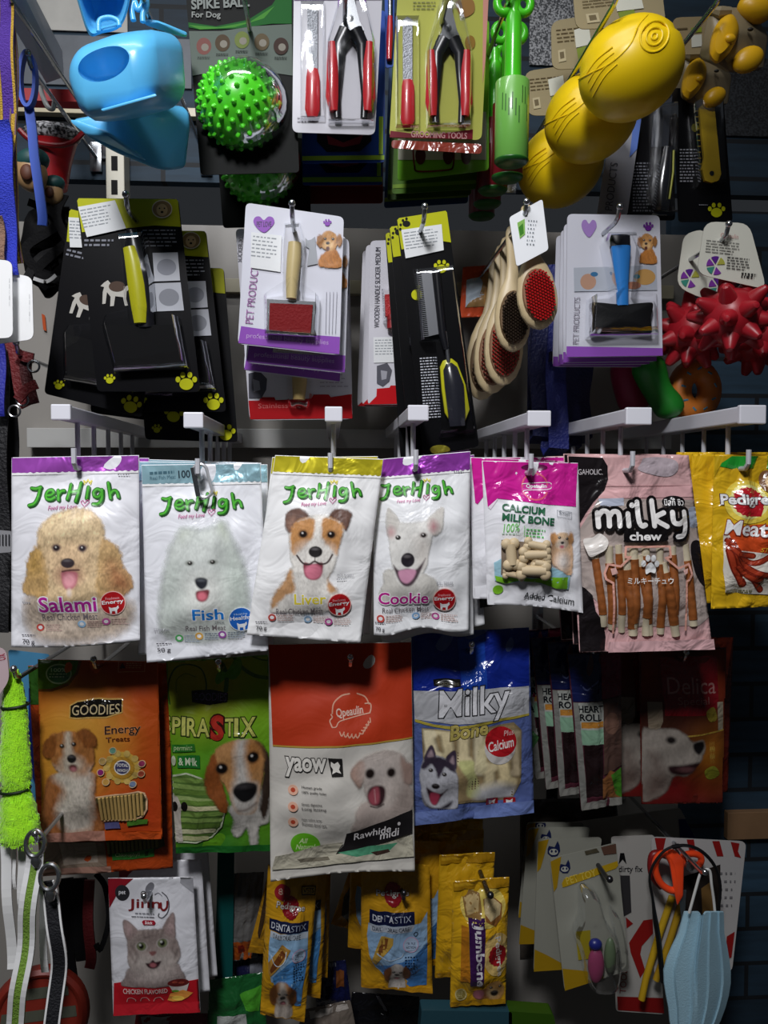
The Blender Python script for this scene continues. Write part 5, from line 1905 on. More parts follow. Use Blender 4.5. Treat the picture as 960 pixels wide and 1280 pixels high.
back_card([(445, 40), (755, 40), (752, 608), (442, 612)], 0.880, FG, '#1f3f8c', '#8fb030', 'blue and green tool card right behind the white clipper card')
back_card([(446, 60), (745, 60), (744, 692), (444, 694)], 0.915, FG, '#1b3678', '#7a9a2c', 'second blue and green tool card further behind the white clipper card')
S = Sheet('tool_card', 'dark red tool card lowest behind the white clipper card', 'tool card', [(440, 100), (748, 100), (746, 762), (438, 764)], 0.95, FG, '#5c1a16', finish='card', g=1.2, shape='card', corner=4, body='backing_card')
S.part('stripe_print', 'card').band(0.9, 0.905, '#a04a38')
S.finish_up()
S = Sheet('nail_file', 'red handled file card edge between the two clipper cards', 'file', [(752, -40), (790, -40), (786, 250), (756, 255)], 0.865, FG, '#2a4a94', finish='card', g=1.2, shape='card', corner=3, body='backing_card')
sheet_tube(S, 'handle', [(772, 70), (770, 150), (768, 232)], [9, 13, 10], GRIP, 0.004)
sheet_tube(S, 'blade', [(772, -30), (772, 75)], 8, STEEL, 0.004)
S.finish_up()
wire_hook(432, -34, 0.77, 'steel wire hook carrying the white clipper card')

S = Sheet('nail_clipper_card', 'lime green card with red handled nail clipper and file', 'clipper card', [(150, -60), (606, -60), (568, 700), (106, 690)], 0.832, FH, '#a9ab50', finish='card', g=0.85, shape='card', hang=(400, -40), corner=8, body='backing_card')
S.part('dark_red_band', 'card').poly([(112, 655), (300, 678), (524, 648), (522, 698), (108, 688)], '#6a1020')
S.text('GROOMING TOOLS', (215, 660, 495, 692), '#b88a88', bold=0.02, rot=2)
S.part('pink_strip', 'card').poly([(575, -58), (604, -58), (600, 300), (572, 420)], '#c78d80')
S.part('dog_print', 'card', new=True).poly([(440, 10), (520, 0), (530, 60), (480, 90), (450, 60)], '#8f6a3a', smooth=True)
S.part('dog_print', 'card', new=True).ell(510, 215, 26, 36, '#8a6a2c')
S.part('card_print', 'card').lines(225, 12, 350, 60, 3, '#7a7a50', th=.3).text('C', (160, 545, 210, 635), '#e8e4e6', bold=0.03)
clipper(S, 398, 40, 190, 590, 196, 96, 640, 58)
S.finish_up()
S = Sheet('clear_tray', 'clear plastic lip at the foot of the lime clipper card', 'tray', [(118, 700), (570, 720), (568, 770), (118, 740)], 0.815, FH, '#7a3328', finish='film', g=1.0, shape='card', corner=10, body='lip')
S.finish_up()
S = Sheet('tool_card', 'lime bottomed tool card right behind the lime clipper card', 'tool card', [(150, 100), (606, 100), (604, 850), (148, 905)], 0.885, FH, '#5f9a22', finish='card', g=1.1, shape='card', corner=5, body='backing_card')
S.part('window_print', 'card').poly([(150, 560), (590, 560), (590, 800), (150, 800)], '#9a9a8a').stroke([(225, 740), (232, 830), (255, 858), (400, 850), (425, 830), (430, 760)], 8, '#6a1a20')
for x in (262, 400, 490):
    S.part('tool_print', 'card', new=True).ell(x, 780, 26, 44, '#3a1418')
S.finish_up()
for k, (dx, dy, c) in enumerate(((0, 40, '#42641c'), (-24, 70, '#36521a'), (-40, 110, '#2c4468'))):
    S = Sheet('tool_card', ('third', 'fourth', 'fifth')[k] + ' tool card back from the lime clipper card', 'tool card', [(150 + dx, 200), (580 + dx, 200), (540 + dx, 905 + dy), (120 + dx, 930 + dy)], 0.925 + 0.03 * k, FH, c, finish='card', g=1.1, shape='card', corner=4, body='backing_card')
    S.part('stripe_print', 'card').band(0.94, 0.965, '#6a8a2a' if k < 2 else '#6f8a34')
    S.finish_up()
wire_hook(563, -34, 0.77, 'steel wire hook carrying the lime clipper card')

# ---- green bone shaped bag dispensers
GREEN = mat('#46c01f', 0.28, coat=0.3)


def dispenser(px, py, D, label, wrap, cap, clip=True, ln=0.075):
    """px, py: centre of the bottle's foot."""
    p = at(px, py, D)
    root = empty('bag_dispenser', p + Vector((0, 0, 0.16)), label, 'dispenser', 'waste bag dispensers on one hook')
    R = 0.0168
    B = p
    tilt = Vector((0.0, -0.05, 1)).normalized()
    MB().lathe(B, tilt, [(-0.002, 0.0), (-0.002, R * 0.9), (0, R), (ln, R), (ln + 0.001, R * 0.96), (ln + 0.001, 0)], 28).build('bottle', mat(wrap, 0.3, coat=0.3), root)
    MB().lathe(B, tilt, [(-0.0035, 0.0), (-0.0035, R * 0.80), (-0.002, R * 0.92), (0.0, R * 1.02), (0.001, R * 1.02), (0.0015, R)], 28).build('cap', mat(cap, 0.35), root)
    if clip:
        q = B + tilt * ln
        MB().lathe(q, tilt, [(0, 0.0085), (0.03, 0.0082), (0.060, 0.0078), (0.066, 0.006), (0.066, 0)], 20).build('bone_shaft', GREEN, root)
        e = q + tilt * 0.068
        mb = MB()
        for sg in (-1, 1):
            c = e + Vector((sg * 0.0095, 0, 0.006))
            mb.tube([c + Vector((0.0070 * math.cos(t), 0, 0.0085 * math.sin(t))) for t in np.linspace(0, 2 * PI, 21)[:-1]], 0.0042, 10, ring=True)
        mb.tube([e + Vector((0, 0, -0.004)), e + Vector((0, 0, 0.012))], 0.006, 12)
        mb.build('bone_end', GREEN, root)
        MB().tube([e + Vector((0.002, 0.0, 0.016)), e + Vector((0.004, 0.0, 0.03)), e + Vector((0.008, 0.004, 0.05))], 0.0014, 6).build('hook_loop', DARK_STEEL, root)
    else:
        pass
    S_ = None
    mb = MB()
    r_ = random.Random(int(px))
    for k in range(9):
        a = -PI / 2 - 0.8 + k * 0.2
        n = Vector((math.cos(a), math.sin(a), 0))
        t_ = Vector((-math.sin(a), math.cos(a), 0))
        z0 = 0.03 + 0.02 * r_.random()
        b0 = B + tilt * z0 + n * (R * 1.012)
        mb.add([b0 - t_ * .0005, b0 + t_ * .0005, b0 + t_ * .0005 + tilt * 0.016, b0 - t_ * .0005 + tilt * 0.016], [(0, 1, 2, 3)])
    mb.build('label_print', mat('#2f5a28' if wrap[1] in '68' else '#d0b0b0', 0.5), root)
    return root


dispenser(639, 202, 0.80, 'light green bag dispenser with a bone shaped clip, front of its hook', '#6fb04e', '#1c5a1c')
dispenser(634, 222, 0.868, 'second green bag dispenser just behind the front one', '#7a1420', '#1f6a22')
dispenser(616, 238, 0.925, 'third bag dispenser from the front with a dark red wrap', '#7a1420', '#1f6a22')
dispenser(609, 255, 0.985, 'fourth bag dispenser from the front with a dark red wrap', '#7a1420', '#1f6a22')
dispenser(602, 270, 1.04, 'bag dispenser furthest back with a dark red wrap', '#7a1420', '#1f6a22')
wire_hook(640, -28, 0.77, 'steel wire hook carrying the bag dispensers')

# ---- yellow rubber ball toys
YRUB = mat('#ffce12', 0.36, spec=0.45)


def yellow_toy(fxc, fyc, fr_, D, label, tagquad, tagD):
    c = fx(FK, fxc, fyc, D)
    R = fr_ / 3000 * D
    root = empty('rubber_ball_toy', c + Vector((0, 0, R)), label, 'dog toy', 'yellow rubber toys on one hook')
    rot = Matrix.Rotation(math.radians(-32), 3, 'Y')

    def pt(u, v):
        """Surface point seen at (u, v) of the front disc."""
        f = (CAM_LOC - c).normalized()
        sx = Vector((0, 0, 1)).cross(f).normalized()
        d = sx * u + f.cross(sx) * v + f * math.sqrt(max(0.0, 1 - u * u - v * v))
        q = rot.transposed() @ d
        return c + d * (R / math.sqrt((q.x / 1.06) ** 2 + (q.y / 0.98) ** 2 + (q.z / 0.93) ** 2))
    fn = lambda d: 1.0 - 0.035 * math.exp(-((d.z - 0.32 + 0.25 * d.x) / 0.05) ** 2)
    mb = MB().ell(c, (R * 1.06, R * 0.98, R * 0.93), rot, 44, 28, fn)
    cu, cv = 0.42, 0.50
    for rr in (0.26, 0.15, 0.055):
        mb.tube([pt(cu + rr * math.cos(t), cv + rr * math.sin(t)) for t in np.linspace(0, 2 * PI, 33)[:-1]], R * 0.022, 8, ring=True)
    for k in range(4):
        mb.tube([pt(x, y) for x, y in cr([(-0.80 + 0.04 * k, 0.02 - 0.13 * k), (-0.62 + 0.05 * k, 0.24 - 0.10 * k), (-0.34 + 0.03 * k, 0.42 - 0.10 * k)], 6)], R * 0.014, 8)
    mb.tube([pt(x, y) for x, y in cr([(-0.97, -0.05), (-0.7, 0.04), (-0.35, 0.16), (-0.02, 0.42), (0.12, 0.72), (0.3, 0.9)], 6)], R * 0.016, 8)
    mb.build('ball', YRUB, root)
    S = Sheet('t', None, None, tagquad, tagD, FK, '#94886a', finish='card', g=1.35, shape='card', corner=12, root=root, body='card_tag')
    (x0, y0), (x1, y1), (x2, y2), (x3, y3) = tagquad
    S.part('tag_print', 'card')
    S.lines(x0 + 0.1 * (x1 - x0), y0 + 0.18 * (y3 - y0), x0 + 0.8 * (x1 - x0), y0 + 0.5 * (y3 - y0), 4, '#5c4f38', rot=-6, th=.25)
    S.part('barcode_panel', 'card').poly([(0.12, 0.62), (0.26, 0.60), (0.27, 0.84), (0.13, 0.86)], '#b0a586', uv=True).poly([(0.15, 0.66), (0.23, 0.65), (0.24, 0.78), (0.16, 0.80)], '#6a5f48', uv=True)
    S.part('leaf_print', 'card').poly([(0.48, 0.62), (0.66, 0.58), (0.68, 0.8), (0.50, 0.84)], '#7a8a3a', uv=True)
    S.part('price_sticker', 'card').poly([(0.45, 0.25), (0.75, 0.2), (0.77, 0.56), (0.47, 0.6)], '#c9c9bc', uv=True)
    S.finish_up()
    return root


yellow_toy(446, 260, 188, 0.750, 'large yellow rubber ball toy with a raised ring, front of three', [(228, -30), (560, -60), (578, 96), (240, 110)], 0.86)
yellow_toy(296, 440, 168, 0.850, 'middle yellow rubber ball toy of the three on the hook', [(146, 80), (330, 50), (350, 250), (150, 262)], 0.93)
yellow_toy(182, 622, 156, 0.950, 'lowest yellow rubber ball toy, behind the other two', [(46, 268), (235, 240), (250, 430), (58, 434)], 1.0)
wire_hook(775, -24, 0.70, 'steel wire hook carrying the yellow rubber ball toys')


# ---- grey and yellow rubber animal toys
GREYR = mat('#86795f', 0.42)
GYEL = mat('#dba816', 0.38)


def animal_toy(ox, oy, D, k, label, tagquad=None):
    """Placed by a shift in frame J and a size factor k."""
    f = lambda x, y, d=0.0: fx(FJ, ox + x * k, oy + y * k, D + d)
    root = empty('animal_toy', f(500, 0), label, 'dog toy', 'grey and yellow rubber toys')
    hull_obj('body', [f(*p) for p in ((340, 470, 0.02), (430, 60, 0.0), (600, 80, -0.005), (520, 512, -0.012), (480, 508, 0.0), (660, 250, -0.015), (600, 590, 0.0), (860, 570, 0.02), (900, 280, 0.01), (760, 60, 0.01), (640, 60, 0.05), (860, 330, 0.06), (540, 470, 0.06), (380, 400, 0.06))], GREYR, root, 0.008, 4)
    P = cr([(425, 430), (440, 300), (500, 170), (600, 110), (655, 180), (660, 280), (590, 420), (500, 505), (450, 490)], 4, True)
    cx, cy = 545, 310
    loops = [[f(cx + (x - cx) * q, cy + (y - cy) * q, -o) for x, y in P] for q, o in ((1.0, 0.000), (0.99, 0.014), (0.9, 0.021), (0.6, 0.026), (0.1, 0.027))]
    MB().loft(loops).build('yellow_belly', GYEL, root)
    MB().ell(f(735, 478, -0.006), (0.017 * k, 0.009, 0.012 * k), Matrix.Rotation(math.radians(-30), 3, 'Y')).build('yellow_foot', GYEL, root)
    MB().ell(f(790, 75, -0.002), (0.018 * k, 0.012, 0.013 * k), Matrix.Rotation(math.radians(15), 3, 'Y')).build('yellow_ear', GYEL, root)
    MB().ell(f(755, 235, -0.010), (0.0030, 0.002, 0.0018)).build('nostril', mat('#1a1612', 0.6), root)
    MB().ell(f(590, 310, -0.026), (0.006 * k, 0.004, 0.0045 * k)).build('navel', GYEL, root)
    MB().tube([f(430, 80), f(520, 100, -.008), f(600, 90, -.01)], [0.003, 0.006, 0.004], 8).build('brow', GREYR, root)
    if tagquad:
        S = Sheet('t', None, None, tagquad, D + 0.10, FJ, '#8a7a5c', finish='card', g=1.1, shape='card', corner=10, root=root, body='card_tag')
        S.part('tag_print', 'card').poly([(0.5, 0.5), (0.8, 0.48), (0.8, 0.8), (0.5, 0.82)], '#b9b8ac', uv=True).poly([(0.5, 0.3), (0.8, 0.28), (0.8, 0.42), (0.5, 0.44)], '#7f8a2a', uv=True)
        S.part('fine_print', 'card').poly([(0.1, 0.3), (0.4, 0.29), (0.4, 0.33), (0.1, 0.34)], '#5c4f38', uv=True)
        S.finish_up()
    return root


animal_toy(0, 0, 0.80, 1.0, 'grey rubber animal toy with yellow belly at the upper right corner', [(130, 140), (420, 130), (420, 430), (150, 440)])
animal_toy(-165, 365, 0.95, 0.86, 'second grey and yellow rubber animal toy hanging lower behind the first')
wire_hook(905, -24, 0.74, 'steel wire hook carrying the grey and yellow rubber toys')

# ---- comb cards at the upper right
S = Sheet('comb_card', 'black card with a yellow handled comb below the grey rubber toys', 'comb card', [(600, 330), (790, 330), (828, 830), (625, 832)], 0.955, FK, '#0b0b0d', finish='card', g=1.0, shape='card', hang=(700, 345), corner=5, body='backing_card')
P = [(690, 380), (748, 380), (775, 660), (766, 684), (740, 692), (715, 684), (704, 640), (712, 600)]
mb = MB()
mb.loft([[S.pt(x, y) + Vector((0, -o, 0)) for x, y in P] for o in (0.002, 0.006)])
for k in range(12):
    y = 400 + k * 22
    x = 690 + (y - 380) * 0.06
    mb.tube([S.pt(x, y, 0.004), S.pt(x - 12, y, 0.004)], 0.0006, 5)
S.mesh('comb', mb, mat('#b99a1c', 0.4), smooth=False)
S.mesh('hang_hole', MB().lathe(S.pt(740, 657, 0.0062), (0, -1, 0), [(0, 0.0028), (0.0004, 0.0028), (0.0004, 0)], 14), BLK)
S.part('paw_print', 'card', new=True)
paw(S, 766, 790, 22, YEL)
S.part('paw_print', 'card', new=True)
S.ell(685, 480, 14, 16, '#8f8a24')
S.part('card_print', 'card').lines(628, 560, 692, 690, 11, '#8f9096', th=.4).lines(700, 768, 735, 774, 1, '#8f9096')
S.blister([(660, 370), (780, 370), (795, 700), (690, 705)], 0.012, smooth=False)
S.finish_up()
S = Sheet('comb_card', 'black blister card with a dark comb leaning left of the yellow one', 'comb card', [(480, 360), (606, 360), (612, 826), (425, 826)], 0.930, FK, '#0d0d10', finish='card', g=1.0, shape='card', hang=(540, 375), corner=5, body='backing_card')
S.part('card_print', 'card').lines(452, 610, 520, 800, 16, '#6b6d74', th=.45)
S.part('clear_panel', 'card').poly([(530, 420), (600, 360), (585, 550), (520, 552)], '#3a3d44')
sheet_tube(S, 'handle', [(580, 560), (574, 620), (562, 700), (556, 800)], [20, 26, 30, 24], mat('#1c1d22', 0.2, coat=0.6), 0.006, flat=0.6)
sheet_tube(S, 'rim', [(590, 580), (588, 660), (574, 760)], 4, mat('#8f9020', 0.3), 0.012)
S.blister([(540, 400), (606, 390), (606, 560), (600, 815), (515, 815), (535, 560)], 0.017, smooth=False)
S.finish_up()
S = Sheet('brush_card', 'pale grey card strip with vertical lettering behind the yellow toys', 'brush card', [(372, 470), (486, 440), (432, 808), (318, 812)], 0.915, FK, '#8f9098', finish='card', g=1.1, shape='card', hang=(420, 470), corner=4, body='backing_card')
S.part('card_print', 'card').text('PRODUCTS', (372 - 90, 700 - 14, 372 + 90, 700 + 14), '#4a4a52', rot=-83)
S.part('blue_edge', 'card').poly([(455, 450), (484, 442), (468, 560), (440, 590)], '#5a74b8')
S.finish_up()
wire_hook(808, 104, 0.90, 'steel wire hook carrying the dark comb cards at the upper right')

# ================================================================ leashes, tags and odd things at the left edge
FL = (0, 0, 3.05)


def strap(name, label, cat, pts, D, w, m, edge=None, group=None, ew=0.25, t=0.002, loops=True, rows=None):
    """A hanging strap through pts (photo pixels); w in pixels."""
    W = w * D / 1000
    P = [at(x, y, D) for x, y in cr(pts, 6)]
    for i, p in enumerate(P):
        p.y += 0.003 * math.sin(i * 0.5)
    root = empty(name, P[0], label, cat, group)
    MB().ribbon(P, W, t).build('webbing', m, root, smooth=False)
    if edge:
        for sg in (-1, 1):
            Q = []
            for i, p in enumerate(P):
                tan = (P[min(i + 1, len(P) - 1)] - P[max(i - 1, 0)]).normalized()
                sd = Vector((0, -1, 0)).cross(tan).normalized()
                Q.append(p + sd * sg * W * (0.5 - ew / 2) + Vector((0, -t * 0.5, 0)))
            MB().ribbon(Q, W * ew, t * 0.8).build('edge_stripe', edge, root, smooth=False)
    return root


PURW = mat('#4a2590', 0.7, bump=0.5, scale=700)
BLUW = mat('#2233b8', 0.7, bump=0.5, scale=700)
GLDW = mat('#b9952c', 0.6, bump=0.5, scale=700)
strap('dog_leash', 'purple webbing leash with gold edges at the upper left edge', 'leash', [(6, -20), (7, 40), (10, 110), (9, 175), (6, 215)], 0.80, 19, PURW, GLDW, ew=0.16)
strap('dog_leash', 'royal blue webbing leash hanging below the purple one at the left edge', 'leash', [(-2, 150), (3, 190), (6, 250), (8, 310), (12, 345)], 0.79, 24, BLUW)
strap('dog_leash', 'narrow gold and brown leash curving beside the blue one', 'leash', [(14, 30), (19, 110), (17, 200), (18, 270), (26, 330)], 0.805, 8, GLDW, mat('#5a3a4a', 0.6), ew=0.2)
strap('dog_leash', 'brown patterned leash edge at the far left above the white tags', 'leash', [(-3, 270), (1, 300), (2, 330)], 0.785, 10, mat('#8a6a58', 0.7, bump=0.6, scale=500))

# blue loop handle
B = (0.0, 0.0)
root = empty('loop_leash', at(35, 66, 0.90), 'blue flat loop handle hanging at the left of the blue scoops', 'leash')
BL = mat('#2a55c0', 0.45)
ring = [at(35 + 9.5 * math.cos(t), 100 + 34 * math.sin(t), 0.90) for t in np.linspace(-PI / 2, 1.5 * PI, 33)]
MB().ribbon(ring, 0.010, 0.0035, (0, 1, 0.0)).build('loop', BL, root)
MB().ribbon([at(x, y, 0.905) for x, y in cr([(36, 132), (40, 160), (43, 195), (48, 230), (53, 268), (53, 282)], 5)], 0.0098, 0.003).build('strap_end', BL, root)

# small tan and green toys below the handle
for k, (x, y, D) in enumerate(((38, 215, 0.93), (64, 240, 0.955))):
    c = at(x, y, D)
    root = empty('squeaky_toy', c + Vector((0, 0, 0.02)), ('tan squeaky toy with a green top behind the blue strap', 'smaller tan and teal squeaky toy right of the blue strap')[k], 'dog toy')
    rr = (0.018, 0.013)[k]
    MB().ell(c, (rr, rr * 0.8, rr * 1.25), Matrix.Rotation(-0.3, 3, 'Y')).build('body', mat('#a9865c', 0.5), root)
    MB().ell(c + Vector((0.002, 0, rr * 0.65)), (rr * 1.06, rr * 0.88, rr * 0.75), Matrix.Rotation(-0.3, 3, 'Y')).build('green_top', mat('#1f4a48', 0.5), root)
    MB().ell(c + Vector((0.001, -rr * 0.75, -rr * 0.3)), (rr * 0.4, rr * 0.25, rr * 0.5)).build('muzzle', mat('#5a3220', 0.6), root)

# red bowl with glittering fill
c = at(62, 235, 1.0)
root = empty('red_feeder', at(62, 150, 1.0), 'red tapered feeder with a grey speckled top behind the blue strap', 'feeder')
MB().lathe(at(66, 236, 1.03), (0, 0, 1), [(0, 0), (0, 0.017), (0.03, 0.022), (0.058, 0.029), (0.061, 0.031), (0.062, 0.028)], 28).build('cup', mat('#a3141c', 0.35), root)
MB().lathe(at(66, 176, 1.03), (0, -0.15, 1), [(-0.004, 0.0), (-0.003, 0.026), (0.002, 0.032), (0.010, 0.034), (0.016, 0.026), (0.02, 0.0)], 28).build('speckled_top', speckle_mat('speckled_fill', '#2a2a2c', '#cfcfd2', 260), root)
MB().tube([at(x, y, 1.0) for x, y in cr([(24, 162), (40, 176), (70, 182), (90, 178), (104, 166)], 5)], 0.0032, 8).build('rim', mat('#7c1018', 0.35), root)
MB().box(tuple(at(22, 134, 1.06)), tuple(at(96, 112, 1.04))).build('header_block', mat('#a3141c', 0.45), root, smooth=False)
MB().tube([at(x, y, 0.97) for x, y in cr([(50, 108), (54, 122), (60, 134), (66, 136), (68, 128)], 5)], 0.0028, 8).build('white_peg', mat('#d5d5d2', 0.3), root)

# black bundle
root = empty('black_harness', at(66, 240, 0.97), 'bundled black harness hanging under the squeaky toys at the left', 'harness')
BK = mat('#060608', 0.7, spec=0.2, bump=0.1, scale=300)
r_ = random.Random(3)
MB().ell(at(66, 310, 0.985), (0.036, 0.018, 0.055), fn=lambda d: 1 + 0.12 * math.sin(7 * d.x + 3) * math.cos(6 * d.z)).build('folded_pad', BK, root)
for k in range(6):
    pts = [at(66 + r_.uniform(-34, 34), 250 + i * 26 + r_.uniform(-10, 10), 0.955 + r_.uniform(-0.01, 0.01)) for i in range(5)]
    MB().ribbon(cr(pts, 5), 0.010, 0.002).build('strap', BK, root)
MB().ribbon([at(x, y, 0.945) for x, y in cr([(42, 348), (58, 352), (70, 344)], 5)], 0.004, 0.001).build('white_trim', mat('#b9b9b9', 0.5), root)

# white rounded tags
for k, (q, D) in enumerate((([(-30, 322), (15, 326), (16, 422), (-30, 424)], 0.775), ([(-20, 336), (40, 346), (42, 424), (-20, 432)], 0.79))):
    S = Sheet('paper_tag', ('large plain white rounded tag at the left edge, in front', 'white rounded tag behind the front one at the left edge')[k], 'tag', q, D, (0, 0, 1), '#d8dade', finish='card', g=1.3, shape='card', corner=9, body='tag_board')
    S.part('tag_print', 'card').lines(q[1][0] - 3, q[1][1] + 22, q[1][0] - 1, q[1][1] + 58, 5, '#6b6b70', th=.8)
    S.finish_up()
S = Sheet('price_sticker', 'small orange sticker stuck on the wall panel left of the black cards', 'sticker', [(52, 392), (56, 394), (58, 414), (54, 412)], 1.126, (0, 0, 1), '#b5522c', finish='card', g=1.0, shape='card', corner=1)
S.finish_up()

# dark red harness and black straps further down
root = empty('dark_red_harness', at(22, 428, 0.90), 'dark red harness with metal rings at the left edge above the poodle bag', 'harness')
DR = mat('#6a1216', 0.6, bump=0.3, scale=300)
for k, (pts, w) in enumerate((([(14, 428), (20, 450), (26, 490), (34, 508)], 0.013), ([(36, 440), (32, 462), (38, 490), (42, 505)], 0.012), ([(18, 438), (30, 446), (42, 448)], 0.010), ([(22, 500), (34, 486), (46, 480)], 0.010))):
    MB().ribbon([at(x, y, 0.90 - 0.006 * k) for x, y in cr(pts, 5)], w, 0.003).build('strap', DR if k != 1 else mat('#4a0e12', 0.6, bump=0.3, scale=300), root, smooth=False)
for x, y in ((42, 458), (28, 500), (18, 514)):
    c = at(x, y, 0.885)
    MB().tube([c + Vector((0.006 * math.cos(t), 0, 0.006 * math.sin(t))) for t in np.linspace(0, 2 * PI, 21)[:-1]], 0.0012, 8, ring=True).build('ring', STEEL, root)
strap('black_leash', 'black nylon leash hanging along the left edge behind the poodle bag', 'leash', [(10, 420), (8, 470), (12, 540), (9, 600), (10, 700), (8, 790)], 0.92, 22, BK)
strap('black_leash', 'second black leash closest to the left edge of the photo', 'leash', [(-2, 430), (2, 500), (0, 600), (4, 700), (2, 790)], 0.90, 18, mat('#101014', 0.6, bump=0.3, scale=300))
strap('dog_leash', 'dark blue leash at the left edge beside the dark red harness', 'leash', [(-2, 425), (1, 470), (0, 520)], 0.885, 12, mat('#1c2494', 0.6, bump=0.3, scale=400))
S = Sheet('barcode_tag', 'small grey barcode label at the left edge beside the poodle bag', 'tag', [(-8, 662), (14, 664), (14, 690), (-8, 692)], 0.86, (0, 0, 1), '#8f8f92', finish='card', g=1.0, shape='card', corner=2, body='label')
S.part('barcode', 'card')
for k in range(5):
    S.rect(-5 + k * 4, 668, -3.4 + k * 4, 682, '#26262a')
S.finish_up()

# ================================================================ fourth row: treat bags in the shade
def backdrop(S, name, x0, y0, x1, y1, base, blobs, step):
    P = Paint(x0, y0, x1, y1, step, 70)
    P.rgb[:] = lin(base)
    P.a[:] = 1
    for (cx, cy, rx, ry, col, soft) in blobs:
        P.ell(cx, cy, rx, ry, col, soft=soft)
    S.paint(name, P)


# ---- orange bag
F = (30, 810, 4.416)
GQ = [(76, 62), (738, 74), (764, 1050), (98, 1070)]
S = Sheet('treat_bag', 'orange energy treats bag with a sitting brown and white dog, front of its hook', 'treat bag', GQ, 0.872, F, '#c8531c', g=0.85, finish='film', bulge=0.010, hang=(385, 70), seed=21)
backdrop(S, 'orange_print', 70, 55, 770, 1010, '#cf5a1c', [(260, 640, 240, 420, '#e39a2c', 70), (330, 560, 150, 260, '#e8b048', 60), (620, 900, 220, 200, '#c8421a', 60), (430, 90, 420, 130, '#a02c12', 60)], 7)
S.part('green_corner', 'film').poly([(78, 64), (320, 66), (300, 140), (250, 205), (160, 238), (80, 240)], '#6a3a16')
S.poly([(80, 64), (305, 66), (288, 130), (240, 190), (160, 222), (82, 226)], '#4a6a1e', smooth=False)
S.part('seal_badge').ell(192, 142, 72, 56, '#a9b890').ell(192, 142, 64, 48, '#3f6a48')
S.text('100%', (150, 110, 234, 132), '#b9d0a8', bold=0.02).lines(140, 140, 244, 170, 2, '#a9c098')
S.part('brand_plate').poly([(260, 308), (300, 285), (420, 268), (550, 272), (552, 350), (470, 372), (300, 380), (262, 376)], '#c9a25a')
S.poly([(266, 312), (304, 292), (420, 276), (545, 280), (546, 344), (470, 364), (304, 372), (268, 370)], '#14100e')
S.text('GOODIES', (276, 304, 536, 356), '#c9b68c', bold=0.005, rot=-2)
S.part('product_name').text('Energy', (462, 412, 652, 470), '#2a1c18', ol='#e0a070', olw=0.02, bold=0.01, rot=-2).text('Treats', (468, 474, 596, 502), '#5a2414', bold=0.01, rot=-2)
S.part('quality_mark').stroke([(525, 70), (670, 66), (668, 128), (524, 130)], 4, '#c98a6a', smooth=False, closed=True).poly([(532, 110), (546, 78), (562, 110)], '#3a1410').lines(566, 80, 660, 116, 3, '#c98a6a')
S.part('vitamin_rosette')
S.ell(556, 640, 92, 84, '#d8b04c')
for k in range(10):
    a = k * 0.628
    S.ell(556 + 84 * math.cos(a), 640 + 78 * math.sin(a), 18, 18, '#d0b060')
S.ell(556, 642, 66, 60, '#b98a30').ell(556, 640, 44, 40, '#e0dcd4').ell(556, 640, 38, 34, '#3a3a60')
S.text('TOTAL', (524, 618, 590, 636), '#e0dcd4', bold=0.02).text('WASH', (528, 646, 586, 664), '#e0dcd4', bold=0.02)
for x, y, c in ((505, 548, '#6fa08a'), (452, 602, '#c0a060'), (442, 662, '#8a2a70'), (470, 715, '#d0a050'), (660, 624, '#9a3a60'), (656, 680, '#b0503a'), (613, 732, '#7a8aa8')):
    S.part('vitamin_dot', new=True).ell(x, y, 20, 20, '#e0c090').ell(x, y, 16, 16, c)
S.part('window', label='clear window showing tan sticks')
WIN = [(415, 792), (640, 772), (676, 784), (690, 820), (688, 880), (664, 922), (620, 938), (415, 952)]
S.poly(WIN, '#e0b890')
S.poly([(415, 800), (640, 780), (668, 790), (680, 820), (678, 878), (656, 914), (616, 930), (415, 944)], '#4a4426')
STK = mat('#b99a5c', 0.5, vary=0.15, scale=120)
for k in range(12):
    x = 436 + 20 * k
    if x > 668:
        break
    sheet_tube(S, 'tan_stick', [(x, 800 - k * 1.5), (x + 2, 870), (x + 4, 936 - (0 if k < 10 else 26))], 8.0, STK, 0.0036, n=8)
S.part('leaf_label').poly([(576, 940), (690, 934), (684, 962), (576, 972)], '#4a7a2a').poly([(450, 956), (530, 950), (538, 985), (452, 992)], '#5a5a8a')
P = Paint(95, 410, 450, 1020, 5.0, 75)
P.poly([(160, 690), (120, 830), (105, 940), (115, 1015), (420, 1010), (430, 900), (410, 780), (400, 660)], '#a8683a', soft=6, sil=True, noise=7)
P.poly([(150, 480), (200, 452), (280, 440), (350, 460), (400, 520), (404, 620), (350, 690), (250, 690), (180, 640), (160, 560)], '#b3743e', soft=5, sil=True, noise=6)
P.poly([(110, 560), (130, 500), (180, 470), (200, 510), (180, 580), (140, 598)], '#8f5426', soft=5, sil=True, noise=6)
P.poly([(310, 440), (360, 428), (420, 470), (416, 520), (370, 530), (330, 490)], '#8f5426', soft=5, sil=True, noise=6)
P.poly([(246, 450), (276, 446), (290, 540), (300, 640), (250, 650), (240, 560)], '#d4c4b0', soft=10, noise=5)
P.ell(285, 620, 56, 42, '#d9cbb8', soft=14, noise=4)
P.poly([(215, 700), (330, 690), (400, 720), (390, 900), (350, 1000), (230, 1000), (190, 880), (240, 780)], '#d8cdbf', soft=14, noise=9)
P.poly([(190, 650), (170, 660), (210, 720), (360, 720), (400, 640), (330, 690)], '#ddd2c4', soft=16, noise=7)
P.fur(0.22, 5)
P.eye(228, 524, 12)
P.eye(296, 510, 12)
P.nose(283, 590, 27, 24)
P.ell(290, 640, 26, 20, '#5a2624', soft=5)
P.ell(292, 648, 16, 12, '#c47a80', soft=5)
S.paint('dog_picture', P)
